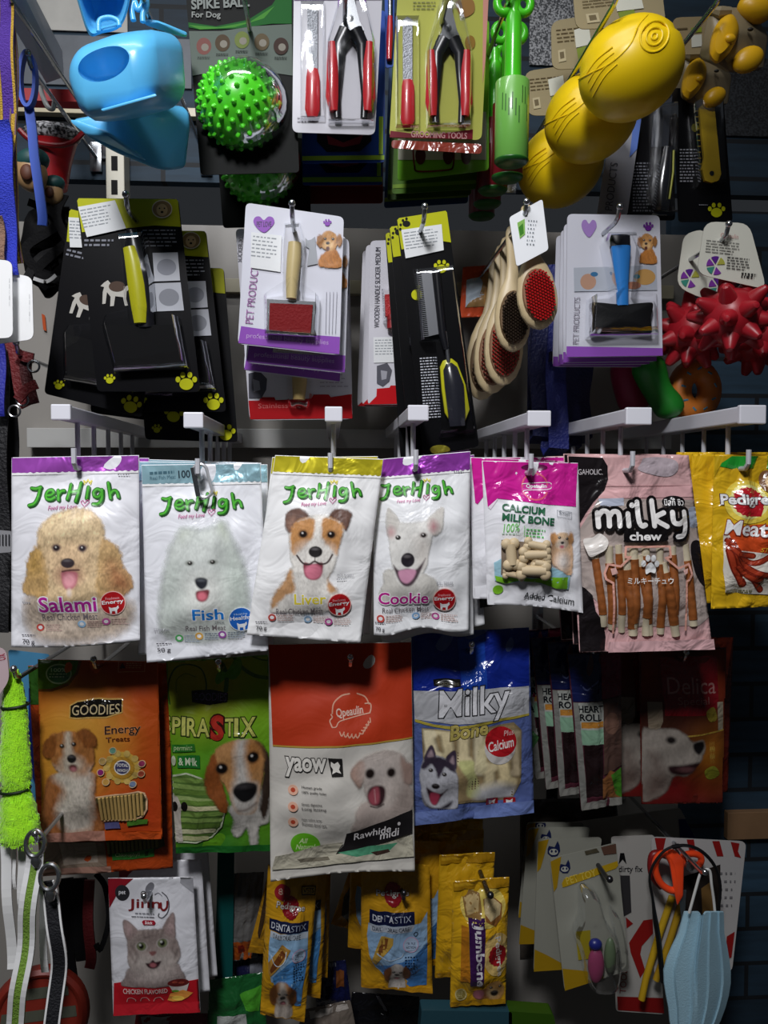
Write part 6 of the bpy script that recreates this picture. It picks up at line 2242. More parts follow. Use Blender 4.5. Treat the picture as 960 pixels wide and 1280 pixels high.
S.part('bottom_seal', 'film', label='pinkish translucent bottom seal').poly([(100, 1018), (450, 1000), (455, 1054), (100, 1066)], '#a97868').poly([(450, 1000), (760, 1016), (762, 1046), (455, 1054)], '#b84a1c')
good = S.finish_up()
S = Sheet('treat_bag', 'second orange treats bag hanging lower behind the front orange one', 'treat bag', [(22, 98), (800, 82), (822, 1215), (90, 1262)], 0.902, F, '#b8481a', g=0.8, finish='film', bulge=0.010, hang=(400, 90), seed=22)
S.part('green_corner', 'film').poly([(24, 100), (90, 99), (90, 310), (32, 310)], '#2f5a1e')
S.part('bottom_picture', 'film', label='greyish lower body of the dog picture').poly([(85, 1060), (450, 1060), (460, 1200), (90, 1230)], '#8a7868').poly([(200, 1070), (400, 1066), (410, 1180), (220, 1200)], '#a89a8c')
S.part('window', 'film').poly([(455, 1050), (770, 1030), (780, 1090), (700, 1120), (470, 1150)], '#4a4426')
for k in range(13):
    sheet_tube(S, 'green_stick', [(470 + 22 * k, 1055 - k), (472 + 22 * k, 1130 - 3 * k)], 8, mat('#6a6a34', 0.5), 0.0008, n=8)
S.part('flavour_plate').poly([(486, 1134), (600, 1122), (718, 1102), (720, 1148), (600, 1164), (490, 1170)], '#3f8a3a').text('Chlorophyll', (505, 1128, 640, 1154), '#c9d8a8', rot=-3).poly([(670, 1120), (690, 1116), (686, 1144), (668, 1148)], '#1f4a1c')
S.part('bottom_seal', 'film').poly([(92, 1222), (480, 1200), (484, 1246), (92, 1258)], '#a98070')
S.finish_up()
wire_hook(117, 824, 0.845, 'steel wire hook carrying the orange treat bags')

# ---- green spiral sticks bag
F = (200, 810, 4.74)
S = Sheet('treat_bag', 'green dental sticks bag with a beagle picture', 'treat bag', [(36, 80), (640, 40), (694, 1196), (96, 1212)], 0.885, F, '#5f9a22', g=0.8, finish='film', bulge=0.010, hang=(345, 70), seed=23)
backdrop(S, 'green_print', 30, 35, 700, 1215, '#6cae24', [(330, 150, 460, 260, '#b0a626', 60), (560, 900, 260, 330, '#4a9a22', 60), (400, 1210, 460, 110, '#1f6a24', 40), (590, 560, 90, 300, '#86c424', 50)], 8)
S.part('spiral_print')
S.stroke([(60, 330), (50, 220), (90, 120), (170, 96), (250, 130), (276, 220), (262, 300)], 9, '#3a5a1c')
S.stroke([(330, 62), (372, 100), (394, 170), (392, 250)], 26, '#3a6a1e')
S.stroke([(440, 55), (480, 110), (560, 160), (634, 176)], 22, '#4a6a1e')
S.stroke([(550, 50), (600, 68), (636, 72)], 8, '#4a6a1e')
S.stroke([(100, 260), (100, 190), (150, 150), (210, 170)], 6, '#6f7a20')
S.part('brand_plate').poly([(188, 252), (300, 242), (405, 262), (404, 312), (300, 328), (192, 318)], '#181418', smooth=False).text('GOODIES', (200, 262, 398, 306), '#6a5a80', bold=0.01)
S.part('product_name')
for t, box, c in (('S', (16, 400, 66, 500), '#c8c868'), ('P', (76, 404, 128, 500), '#c8c868'), ('I', (134, 400, 158, 506), '#c8c868'), ('R', (166, 404, 226, 510), '#c8c868'), ('A', (226, 402, 302, 508), '#c8c868'), ('T', (392, 404, 446, 506), '#c8c868'), ('I', (446, 402, 470, 506), '#c8c868'), ('X', (484, 398, 572, 510), '#c8c868')):
    S.text(t, box, c, ol='#2a3a14', olw=0.04, bold=0.02)
S.text('S', (308, 384, 386, 530), '#b03024', ol='#3a1410', olw=0.05, bold=0.05)
S.part('flavour_plate').poly([(74, 566), (212, 552), (218, 596), (76, 612)], '#2f7a2a').text('permint', (84, 566, 200, 604), '#c4d8a0', rot=-4, shear=0.2).poly([(110, 628), (245, 615), (248, 690), (108, 700)], '#267a30').text('& Milk', (116, 636, 230, 682), '#d8e4c4', bold=0.02, rot=-2).ell(84, 660, 14, 30, '#c9d4b4')
S.part('window', label='round clear window showing green and white sticks')
CIR = [(78, 745), (160, 724), (250, 740), (330, 800), (380, 890), (392, 960), (370, 1050), (310, 1120), (220, 1150), (110, 1148)]
S.poly(CIR + [(84, 950)], '#c9d4b4')
S.poly([(80, 756), (160, 734), (246, 750), (322, 806), (370, 892), (382, 960), (360, 1046), (304, 1112), (216, 1140), (112, 1138)], '#5a7a38')
for k, (y, c, bend) in enumerate(((770, '#7a9a4a', -8), (805, '#8fae5c', 6), (840, '#6a8a3c', -4), (875, '#9ab06a', 10), (905, '#6a8a3c', -14), (940, '#c9c49a', -20), (975, '#7a9a4a', -16), (1010, '#8aa858', -10), (1045, '#5f8034', -6), (1080, '#c4c49c', -8), (1118, '#b9bc8a', 2))):
    w = math.sqrt(max(0.02, 1 - ((y - 940) / 215) ** 2))
    x1 = 160 + 215 * w
    S.part('stick_print', new=True).stroke([(86 + max(0, (y - 760) * 0.05), y), (200, y + bend * 0.4), (min(x1, 372), y + bend)], 27, c)
S.part('second_dog_print').poly([(78, 860), (110, 870), (132, 920), (128, 1000), (140, 1140), (98, 1140)], '#c8c0b4').ell(92, 930, 18, 30, '#1a1614').ell(150, 925, 20, 28, '#1a1614')
P = Paint(265, 515, 685, 1180, 5.2, 85)
P.poly([(430, 900), (440, 1000), (432, 1090), (470, 1110), (520, 1050), (540, 1165), (575, 1160), (590, 1050), (650, 1000), (640, 850)], '#cfcac2', soft=6, sil=True, noise=6)
P.poly([(330, 600), (390, 545), (480, 520), (570, 530), (620, 600), (620, 720), (600, 820), (590, 900), (560, 960), (470, 960), (430, 880), (400, 800), (350, 740)], '#c9935c', soft=5, sil=True, noise=5)
P.poly([(330, 600), (296, 660), (275, 760), (290, 840), (340, 900), (380, 950), (410, 930), (400, 850), (370, 760), (350, 680)], '#9a5526', soft=6, sil=True, noise=7)
P.poly([(570, 540), (620, 570), (650, 660), (660, 800), (640, 960), (610, 1000), (590, 900), (610, 760), (615, 640)], '#3a2c24', soft=6, sil=True, noise=7)
P.poly([(470, 525), (520, 525), (515, 640), (540, 760), (580, 800), (585, 900), (540, 965), (470, 960), (430, 880), (440, 800), (455, 720), (450, 620)], '#d6d0c8', soft=12, noise=6)
P.poly([(520, 560), (575, 545), (610, 620), (590, 700), (540, 690)], '#c08348', soft=12, noise=6)
P.fur(0.15, 5)
P.line([(470, 940), (520, 935), (575, 900)], 10, '#8a7a70', soft=6)
P.ell(375, 690, 36, 36, '#4a2c1a', soft=6)
P.ell(556, 630, 32, 36, '#4a2c1a', soft=6)
P.eye(376, 690, 27, '#120d0b')
P.eye(556, 630, 26, '#120d0b')
P.poly([(442, 830), (460, 785), (520, 770), (575, 790), (576, 840), (540, 880), (490, 885)], '#141214', soft=5)
P.ell(505, 795, 40, 12, '#4a4648', soft=8, a=.7)
S.paint('beagle_picture', P)
S.part('bottom_seal', 'film').band(0.965, 0.998, '#1c5c22')
S.finish_up()
wire_hook(273, 828, 0.850, 'steel wire hook carrying the green dental sticks bag')

# ---- red and white rawhide bag
F = (330, 800, 4.127)
S = Sheet('treat_bag', 'large rust red and white rawhide bag with a pale puppy licking its nose', 'treat bag', [(22, 22), (760, 10), (778, 1195), (34, 1248)], 0.862, F, '#c4c0b8', g=1.1, finish='matte', bulge=0.016, hang=(446, 92), seed=24, wob=(-5, 0.5, 0.0), seal=(0.08, 0.10))
S.part('red_top', 'matte').poly([(24, 24), (758, 12), (765, 500), (600, 512), (300, 528), (46, 540)], '#b03414')
S.part('gold_line', 'matte').poly([(46, 536), (300, 523), (766, 496), (766, 504), (300, 532), (46, 545)], '#a98a3a')
S.part('emblem', 'matte')
S.stroke([(352, 365), (360, 315), (400, 278), (440, 268)], 7, '#d09a80')
S.stroke([(480, 268), (520, 285), (540, 320)], 7, '#d09a80')
S.strokes([[(390 + 20 * k, 452 + 14 * math.sin(k * 0.45)), (400 + 20 * k, 470 + 12 * math.sin(k * 0.45)), (412 + 20 * k, 452 + 12 * math.sin(k * 0.45))] for k in range(5)], 6, '#d09a80')
S.strokes([[(490 + 11 * k, 458 - 13 * k), (506 + 10 * k, 462 - 14 * k), (512 + 8 * k, 444 - 14 * k)] for k in range(5)], 6, '#d09a80')
S.stroke([(352, 432), (340, 402), (352, 384), (346, 370)], 6, '#d8a890')
S.stroke([(352, 432), (372, 428), (390, 402), (450, 384), (520, 368), (546, 362)], 5, '#d8a890')
S.stroke([(520, 318), (546, 318), (550, 340), (544, 362)], 6, '#d8a890')
S.text('Qpeaulin', (372, 332, 510, 388), '#d8b8a8', bold=0.02, rot=-7)
S.part('product_name', 'matte')
S.text('yaow', (112, 585, 322, 688), '#dedad2', ol='#1a1818', olw=0.035, bold=0.03)
S.poly([(330, 582), (402, 584), (408, 672), (350, 676)], '#1a1818').poly([(345, 600), (362, 612), (380, 600), (392, 620), (386, 640), (398, 660), (372, 652), (352, 664), (356, 640), (344, 622)], '#dedad2')
S.part('fine_print', 'matte')
for y, t1, t2 in ((742, 'Human grade', '100% quality hides'), (826, 'Great digestive', 'Long lasting'), (910, 'Helps reduce tartar', 'Promotes dental care')):
    S.part('benefit_line', 'matte', new=True)
    S.ell(152, y + 12, 26, 26, '#d8a890')
    S.ell(152, y + 12, 12, 12, '#b0442c')
    S.text(t1, (196, y - 12, 300, y + 4), '#4a4644', bold=0.01, rot=1)
    S.text(t2, (198, y + 12, 322, y + 28), '#4a4644', bold=0.01, rot=1)
P = Paint(440, 545, 770, 985, 5.0, 95)
P.poly([(500, 820), (470, 900), (465, 980), (700, 930), (765, 850), (760, 760), (690, 720)], '#c9b9b0', soft=7, sil=True, noise=5)
P.poly([(500, 600), (560, 560), (650, 550), (720, 590), (735, 660), (720, 740), (680, 800), (640, 840), (560, 840), (520, 760), (505, 680)], '#cfc2b9', soft=6, sil=True, noise=4)
P.poly([(505, 592), (470, 620), (446, 660), (470, 710), (490, 730), (512, 690), (520, 640)], '#b99a8c', soft=6, sil=True, noise=4)
P.poly([(700, 590), (740, 620), (762, 640), (764, 730), (720, 720)], '#b09488', soft=8, sil=True, noise=4)
P.poly([(690, 780), (760, 740), (765, 880), (700, 900)], '#8f8078', soft=24, a=.6)
P.ell(575, 660, 60, 60, '#d8ccc4', soft=24)
P.fur(0.08, 6)
P.ell(543, 660, 24, 26, '#231816', soft=5)
P.ell(652, 664, 22, 24, '#231816', soft=5)
P.poly([(530, 760), (550, 730), (600, 728), (622, 750), (618, 800), (595, 832), (556, 826), (534, 800)], '#3a2024', soft=5)
P.poly([(535, 770), (560, 735), (588, 740), (590, 810), (560, 822), (538, 800)], '#a8505c', soft=5)
P.line([(566, 745), (572, 812)], 4, '#d09a9c')
P.line([(545, 828), (580, 838), (614, 822)], 6, '#2a1a1a')
S.paint('puppy_picture', P, g=0.78)
S.part('black_banner', 'matte').poly([(425, 985), (700, 885), (764, 868), (764, 990), (560, 1060), (370, 1110), (410, 1060)], '#171416')
S.text('Rawhide', (455, 962, 655, 1002), '#dedada', shear=0.3, bold=0.01, rot=-14).ell(694, 935, 8, 10, '#c9c4c4').text('midi', (590, 968, 700, 1010), '#dedada', shear=0.3, bold=0.01, rot=-14)
S.part('green_seal', 'matte').ell(214, 1046, 76, 66, '#5fae1e', rot=8).text('All', (180, 1010, 228, 1040), '#c8e0a0', bold=.02, shear=.3).text('Natural', (164, 1046, 266, 1076), '#c8e0a0', bold=.02, shear=.3)
S.part('bottom_window', 'film', label='translucent foot showing white and green pieces').poly([(60, 1110), (130, 1100), (300, 1050), (410, 1040), (370, 1110), (560, 1062), (764, 1000), (772, 1110), (560, 1140), (200, 1180), (40, 1180)], '#a9a492')
S.poly([(380, 1100), (540, 1062), (690, 1040), (640, 1090), (480, 1120)], '#4a8a6a').poly([(550, 1096), (640, 1074), (650, 1090), (580, 1112)], '#3a2a24').poly([(170, 1130), (330, 1118), (340, 1136), (190, 1150)], '#6a6456')
S.finish_up()
wire_hook(438, 822, 0.832, 'steel wire hook carrying the rust red rawhide bag')

# ---- blue milky bone bag
F = (510, 780, 4.925)
S = Sheet('treat_bag', 'blue bone treats bag with a husky picture', 'treat bag', [(20, 60), (745, 20), (776, 1160), (28, 1240)], 0.874, F, '#5868a0', g=0.85, finish='film', bulge=0.012, hang=(390, 120), seed=25, wr=0.0022)
S.part('blue_top', 'film').poly([(22, 62), (743, 22), (745, 380), (560, 385), (300, 400), (30, 410)], '#152a8c')
S.poly([(300, 90), (470, 60), (480, 390), (330, 398)], '#1c44a8')
S.part('white_band', 'film').poly([(32, 408), (300, 398), (560, 383), (742, 378), (742, 555), (560, 570), (300, 600), (40, 582)], '#b9babe')
S.part('gold_line', 'film').poly([(40, 580), (160, 606), (300, 612), (560, 565), (742, 545), (742, 558), (560, 582), (300, 632), (160, 622), (42, 598)], '#b0a040')
S.part('window', 'film', label='window showing pale bones').poly([(80, 630), (300, 640), (640, 590), (690, 640), (690, 960), (640, 1080), (300, 1100), (100, 1060)], '#8a7a5c')
P = Paint(85, 600, 700, 1100, 6.0, 105)
P.poly([(90, 640), (300, 640), (640, 600), (690, 650), (680, 960), (640, 1060), (300, 1090), (110, 1050)], '#9a8560', soft=5, sil=True, smooth=False)
for q, w, c in (([(110, 660), (150, 800)], 90, '#e6d9b4'), ([(220, 640), (250, 800)], 80, '#dfcfa4'), ([(330, 640), (330, 820)], 80, '#dfcfa4'), ([(420, 640), (430, 880)], 74, '#e6d9b4'), ([(560, 800), (600, 960)], 90, '#e2cfa0'), ([(480, 860), (500, 990)], 80, '#dfcfa4'), ([(640, 660), (660, 900)], 60, '#b9a888')):
    P.line(q, w * 0.8 + 16, '#4f3e26', soft=5, smooth=False)
    P.line(q, w * 0.8, c, soft=8, smooth=False)
    for (ex, ey) in q:
        for sg in (-1, 1):
            P.ell(ex + sg * w * .36, ey, w * .36, w * .34, c, soft=5)
P.poly([(300, 830), (340, 815), (390, 820), (400, 880), (430, 980), (445, 1030), (420, 1060), (370, 1060), (355, 1020), (360, 940), (320, 880)], '#c0c082', soft=5)
P.poly([(430, 720), (490, 680), (470, 790), (470, 870), (440, 900), (400, 880), (410, 800)], '#cfc49c', soft=5)
P.poly([(440, 1000), (560, 970), (660, 1010), (650, 1080), (430, 1085)], '#c9c9cc', soft=14)
P.fur(0.10, 8, 1)
S.paint('bones_picture', P, g=0.95)
S.part('maker_plate').poly([(152, 336), (230, 326), (316, 330), (318, 372), (236, 378), (156, 374)], '#14120e').text('Goodies', (166, 342, 306, 366), '#5a5648', bold=.01)
S.part('product_name')
S.text('Milky', (175, 376, 625, 590), '#e0e0e4', ol='#26262a', olw=0.03, bold=0.012, shear=0.18, rot=-7)
S.text('Bone', (240, 590, 480, 680), '#c0b060', ol='#3a3020', olw=0.03, bold=0.03, shear=0.25, rot=-10)
S.part('calcium_seal').ell(556, 740, 96, 104, '#c9c4c0', rot=20).ell(560, 705, 98, 92, '#b81c24', rot=12).text('Plus', (576, 636, 640, 668), '#e8c8c4', shear=.3, rot=-10).text('Calcium', (480, 692, 640, 752), '#ece8e4', bold=.015, shear=.25, rot=-12)
P = Paint(62, 725, 305, 1135, 4.6, 115)
P.poly([(80, 850), (110, 810), (180, 790), (250, 830), (290, 900), (300, 1000), (296, 1120), (180, 1130), (100, 1110), (80, 1000), (70, 920)], '#c9c9d0', soft=5, sil=True, noise=4)
P.poly([(95, 830), (110, 770), (140, 730), (162, 780), (160, 810)], '#4a3c50', soft=4, sil=True)
P.poly([(222, 810), (250, 770), (282, 760), (290, 830), (280, 880), (250, 850)], '#4a3c50', soft=4, sil=True)
P.poly([(116, 800), (138, 760), (150, 800)], '#b9a0a8', soft=5)
P.poly([(246, 830), (268, 790), (274, 840)], '#b9a0a8', soft=5)
P.poly([(75, 870), (100, 820), (180, 800), (250, 830), (285, 890), (250, 880), (220, 860), (200, 900), (180, 930), (165, 890), (140, 850), (100, 880)], '#3a3040', soft=6, noise=4)
P.fur(0.12, 5)
P.eye(136, 886, 12)
P.eye(216, 905, 12)
P.nose(165, 984, 24, 18)
P.poly([(110, 1000), (150, 1020), (200, 1030), (240, 1000), (200, 1060), (170, 1110), (140, 1090)], '#3a2028', soft=5)
P.poly([(140, 1030), (190, 1040), (176, 1100), (150, 1106), (132, 1070)], '#b8405a', soft=5)
P.poly([(80, 1030), (110, 1100), (180, 1130), (270, 1080), (240, 1130), (120, 1130)], '#2a2430', soft=8)
S.paint('husky_picture', P)
S.part('dog_squares')
for x in (478, 586):
    S.rect(x, 1064, x + 74, 1116, '#a01c22')
    S.poly([(x + 16, 1078), (x + 40, 1084), (x + 58, 1072), (x + 54, 1104), (x + 44, 1104), (x + 40, 1094), (x + 28, 1106), (x + 18, 1104)], '#d8d4d4')
S.part('fine_print').poly([(125, 1145), (140, 1145), (140, 1175), (160, 1172), (160, 1184), (126, 1188)], '#1c1e30').lines(180, 1130, 245, 1175, 3, '#2a2e4a', th=.7)
S.part('bottom_seal', 'film').band(0.93, 0.998, '#6a7cb4')
S.finish_up()
wire_hook(590, 806, 0.842, 'steel wire hook carrying the blue bone treats bag')

# ---- heart roll packs
F = (650, 780, 3.4286)
S = Sheet('stick_pack', 'slim navy and white roll stick pack, front of the four', 'treat pack', [(202, 128), (432, 116), (436, 772), (262, 800)], 0.905, F, '#5a2c38', g=0.75, finish='film', bulge=0.006, hang=(330, 125), seed=26)
S.part('navy_top', 'film').poly([(204, 128), (345, 118), (348, 325), (226, 332)], '#1c2458').stroke([(262, 262), (285, 280), (330, 240)], 6, '#6a74a8')
S.part('white_label', 'film').poly([(228, 336), (350, 328), (352, 508), (246, 516)], '#b9bcb4')
S.poly([(258, 418), (350, 410), (350, 436), (260, 444)], '#c98a3a').poly([(250, 452), (350, 444), (352, 508), (248, 514)], '#8fb89a')
S.part('product_name').text('HEART', (246, 345, 350, 374), '#1c2024', bold=.03, rot=-2).text('ROLL', (252, 380, 342, 410), '#1c2024', bold=.03, rot=-2)
S.part('window', 'film').poly([(268, 516), (348, 508), (352, 732), (284, 742)], '#26181a')
S.part('left_border', 'film').poly([(226, 334), (246, 334), (286, 760), (262, 796)], '#8c8c86')
S.part('right_panel', 'film').poly([(346, 118), (431, 117), (432, 300), (348, 320)], '#7a1838').poly([(350, 322), (432, 306), (434, 600), (352, 640)], '#5c443c').poly([(350, 660), (380, 620), (432, 640), (432, 740), (352, 744)], '#8a5a34').poly([(384, 640), (430, 610), (434, 740), (410, 730)], '#4a8a2a')
S.ell(386, 420, 34, 46, '#7a5a4c')
S.part('bottom_seal', 'film').poly([(264, 770), (340, 752), (434, 738), (435, 770), (264, 798)], '#93918a')
heart_pack = S.finish_up()
for k, (dx, dz) in enumerate(((-0.019, 0.010), (-0.034, 0.012), (-0.046, 0.018))):
    dup(heart_pack, (dx, 0.018 + 0.018 * k, dz), 0.01 - 0.02 * k, label=('second', 'third', 'last')[k] + ' slim navy and white roll stick pack counting from the front', group='roll stick packs behind the front one')
S = Sheet('treat_pack', 'dark maroon and grey milk stick pack left of the navy roll packs', 'treat pack', [(0, 90), (112, 96), (112, 640), (14, 650)], 0.962, F, '#8f928c', g=1.0, finish='film', bulge=0.006, seed=27)
S.part('maroon_top', 'film').poly([(2, 92), (110, 98), (110, 300), (6, 310)], '#7a1838')
S.part('product_name').text('ALC', (30, 340, 96, 372), '#1c1e20', bold=.03).text('ILK', (24, 388, 88, 424), '#1c1e20', bold=.03)
S.part('plant_print').poly([(24, 500), (50, 450), (76, 480), (60, 520), (90, 560), (100, 620), (70, 590), (44, 540)], '#4a7a4a')
S.finish_up()
wire_hook(744, 806, 0.875, 'steel wire hook carrying the navy roll stick packs')

# ---- dark red special bags
S = Sheet('treat_bag', 'dark red treats bag with a white labrador in profile, front of its hook', 'treat bag', [(510, 106), (884, 100), (868, 768), (520, 772)], 0.915, F, '#6a241c', g=0.75, finish='film', bulge=0.010, hang=(710, 118), seed=28)
backdrop(S, 'red_print', 505, 95, 890, 775, '#5c2018', [(540, 200, 60, 120, '#9a3a1c', 30), (860, 180, 40, 110, '#a8401c', 25), (800, 560, 100, 120, '#a8661c', 30), (640, 700, 140, 70, '#8c1a1c', 30), (600, 420, 120, 60, '#4a2a1c', 30)], 6)
S.part('red_panel', 'film').poly([(598, 140), (842, 136), (845, 350), (780, 384), (608, 384)], '#8c1620')
S.part('product_name').text('Delica', (622, 226, 832, 294), '#c08a84', shear=.05).text('Special', (664, 306, 800, 348), '#b0726a')
S.part('pale_strip', 'film').poly([(540, 330), (598, 326), (600, 410), (555, 520), (545, 450)], '#9a8a74')
S.part('pale_strip', 'film', new=True).poly([(838, 330), (866, 330), (864, 450), (840, 452)], '#a09680')
S.part('gold_print', 'film').stroke([(690, 470), (780, 462), (865, 450)], 7, '#b0903c').text('****', (800, 496, 824, 590), '#c9a84a').poly([(780, 620), (820, 600), (850, 640), (800, 660)], '#8a8a2a', smooth=True).poly([(785, 370), (820, 350), (835, 400), (800, 410)], '#8a7a2a', smooth=True)
P = Paint(515, 415, 790, 760, 4.4, 125)
P.poly([(520, 470), (560, 445), (640, 440), (690, 460), (720, 490), (770, 490), (776, 530), (752, 580), (700, 640), (650, 640), (620, 720), (560, 750), (522, 740)], '#bfb4a8', soft=5, sil=True, noise=4)
P.poly([(540, 640), (600, 620), (640, 680), (580, 750), (530, 740)], '#7a5a50', soft=20, a=.7)
P.poly([(545, 540), (590, 560), (590, 640), (555, 600)], '#9a8a80', soft=12)
P.fur(0.12, 6)
P.ell(632, 486, 20, 15, '#1c1412', soft=5)
P.poly([(728, 500), (768, 492), (776, 520), (752, 548), (730, 530)], '#1a1416', soft=4)
P.poly([(624, 600), (680, 592), (750, 580), (746, 610), (700, 636), (640, 632)], '#3a2024', soft=5)
P.ell(700, 612, 36, 12, '#8a5a5c', soft=5)
S.paint('labrador_picture', P, g=0.5)
delica = S.finish_up()
dup(delica, (-0.022, 0.028, -0.002), 0.01, label='second dark red treats bag peeking out at the left behind the labrador bag')
S = Sheet('treat_bag', 'third dark red bag peeking out at the right of the labrador bag', 'treat bag', [(640, 60), (915, 56), (890, 720), (650, 720)], 0.99, F, '#6c2014', g=0.7, finish='film', bulge=0.008, seed=29)
S.part('rust_top', 'film').poly([(642, 62), (912, 58), (880, 260), (650, 250)], '#a03818')
S.finish_up()
wire_hook(858, 816, 0.885, 'steel wire hook carrying the dark red treat bags')

# ================================================================ bottom row
# ---- cat treat sachet
F = (120, 1080, 6.4)
S = Sheet('cat_treat_sachet', 'white and red cat treat sachet with a grey tabby kitten picture', 'treat sachet', [(96, 112), (776, 104), (836, 1186), (138, 1216)], 0.905, F, '#c3c3c8', g=1.25, finish='foil', bulge=0.006, hang=(430, 160), seed=31, wr=0.001)
S.part('red_corner', 'foil').poly([(96, 114), (300, 110), (180, 220), (108, 350)], '#7c1420')
S.part('bevel_corner', 'foil').poly([(600, 106), (776, 104), (782, 230), (700, 170)], '#8f8f94')
S.part('red_base', 'foil').poly([(146, 945), (210, 930), (700, 925), (822, 915), (836, 1184), (140, 1212)], '#a3141f')
S.poly([(148, 1120), (832, 1095), (836, 1182), (140, 1212)], '#b01d28')
S.part('maker_seal', 'foil').ell(212, 224, 58, 62, '#26262a').text('pet', (184, 206, 240, 246), '#c4c4c8', bold=.02)
S.part('hang_hole', 'foil').ell(430, 190, 30, 50, '#6a6a70', rot=30).ell(380, 238, 22, 24, '#2a2a2c').ell(380, 238, 15, 16, '#d9d9da')
S.part('brand_name', 'foil').text('Jinn', (262, 272, 520, 362), '#6a1a1c', bold=0.012, rot=-1)
S.stroke([(524, 300), (530, 340), (552, 352), (572, 330), (574, 290)], 15, '#6a1a1c')
S.stroke([(530, 220), (570, 256), (588, 310), (578, 370), (540, 408), (508, 396), (512, 376)], 7, '#4a4a50')
S.stroke([(470, 240), (500, 226), (530, 246)], 5, '#7a7a80')
S.part('fine_print', 'foil').lines(318, 376, 490, 398, 1, '#7a7a80').lines(290, 402, 490, 416, 1, '#5a5a60', seed=8)
S.part('flavour_tab', 'foil').poly([(376, 440), (390, 428), (474, 426), (488, 442), (478, 460), (390, 462)], '#8c1828').text('Stick', (402, 434, 464, 456), '#e0d0d0', bold=.02)
P = Paint(205, 370, 730, 960, 6.0, 135)
P.poly([(300, 800), (240, 880), (215, 955), (400, 958), (640, 945), (720, 900), (690, 820), (620, 760)], '#9a8a86', soft=5, sil=True, noise=5)
P.poly([(260, 560), (290, 510), (380, 495), (480, 490), (560, 490), (630, 540), (672, 640), (680, 720), (640, 780), (560, 840), (450, 860), (330, 840), (270, 780), (262, 680)], '#a89892', soft=5, sil=True, noise=5)
P.poly([(222, 440), (250, 430), (310, 470), (345, 510), (300, 570), (262, 580), (232, 510)], '#a08c88', soft=4, sil=True, noise=3)
P.poly([(610, 376), (632, 390), (640, 480), (640, 560), (590, 560), (540, 500), (570, 430)], '#a08c88', soft=4, sil=True, noise=3)
P.poly([(240, 460), (300, 490), (280, 550), (255, 530)], '#b39a98', soft=10)
P.poly([(620, 410), (628, 500), (600, 530), (570, 490)], '#b39a98', soft=10)
P.ell(380, 760, 100, 60, '#c9bdb6', soft=16, noise=5)
P.ell(560, 740, 100, 64, '#c9bdb6', soft=16, noise=5)
P.ell(470, 850, 130, 50, '#c2b6b0', soft=20, noise=5)
P.fur(0.16, 5, 1.6)
for q in ([(430, 500), (436, 560), (450, 600)], [(500, 495), (492, 560), (486, 600)], [(465, 496), (466, 570)], [(390, 510), (404, 560)], [(548, 500), (530, 560)], [(300, 640), (340, 700), (330, 760)], [(640, 600), (620, 660), (650, 700)], [(280, 690), (310, 740)], [(660, 660), (640, 720)]):
    P.line(q, 13, '#6f605c', soft=9, a=.7)
for x, y, r in ((374, 632, 38), (542, 605, 38)):
    P.ell(x, y, r * 1.2, r, '#d8d0c8', soft=4)
    P.ell(x, y, r * 1.0, r * 0.92, '#2a2a26', soft=4)
    P.ell(x, y, r * 0.86, r * 0.8, '#8a9464', soft=4)
    P.ell(x, y, r * 0.52, r * 0.62, '#121210', soft=4)
    P.ell(x - 10, y - 12, 9, 9, '#e8e8e4', soft=3)
P.poly([(440, 672), (486, 664), (492, 682), (466, 702), (446, 690)], '#8a5a58', soft=4)
P.poly([(410, 765), (440, 760), (466, 735), (490, 750), (532, 745), (510, 790), (470, 806), (430, 796)], '#3a2026', soft=4)
P.ell(468, 776, 26, 18, '#b36a70', soft=4)
S.paint('kitten_picture', P, g=0.72)
S.part('flavour_name', 'foil').text('CHICKEN FLAVORED', (224, 974, 578, 1020), '#d8b4b0', bold=.02, rot=-1)
S.strokes([[(252, 1090), (262, 1062), (290, 1056), (318, 1070), (322, 1086)], [(360, 1086), (372, 1060), (410, 1056), (432, 1082)], [(466, 1084), (480, 1060), (516, 1054), (540, 1080)]], 6, '#c98a88')
S.part('bowl_print', 'foil').poly([(585, 930), (750, 930), (730, 1000), (620, 1005)], '#b9b2ac').ell(666, 926, 84, 34, '#5c1a18').ell(640, 918, 22, 10, '#8c3a2c').ell(690, 926, 24, 10, '#8c3a2c')
S.poly([(575, 1080), (600, 1020), (700, 990), (780, 1015), (740, 1050), (690, 1080), (620, 1090)], '#c9843a').ell(660, 1060, 50, 20, '#d8b04a').ell(640, 998, 30, 10, '#5a8a2a')
sach = S.finish_up()
dup(sach, (0.006, 0.022, 0.009), -0.01, label='second cat treat sachet showing at the top right behind the front one', keep=('pouch', 'red_corner'))
dup(sach, (0.010, 0.045, 0.012), -0.02, label='third cat treat sachet furthest back on its hook', keep=('pouch',))
wire_hook(180, 1120, 0.875, 'steel wire hook carrying the cat treat sachets')

# teal edged card and dark straps around it
S = Sheet('hanging_card', 'tall dark teal card edge between the kitten sachet and the yellow stick packs', 'card', [(272, 1064), (293, 1064), (290, 1262), (268, 1262)], 0.99, (0, 0, 1), '#0f4a48', finish='card', g=1.0, shape='card', corner=2)
S.finish_up()
S = Sheet('hanging_pack', 'clear grey pack with an orange label left of the first yellow stick pack', 'pack', [(286, 1092), (330, 1090), (322, 1196), (280, 1204)], 1.0, (0, 0, 1), '#6a6866', finish='film', g=0.9, bulge=0.008, seed=41)
S.part('orange_label', 'film').poly([(292, 1174), (316, 1172), (314, 1198), (290, 1200)], '#a8501c').poly([(298, 1178), (306, 1178), (306, 1190), (298, 1190)], '#7a1c14')
S.finish_up()

# ---- yellow dental stick packs
YP = '#c8941c'


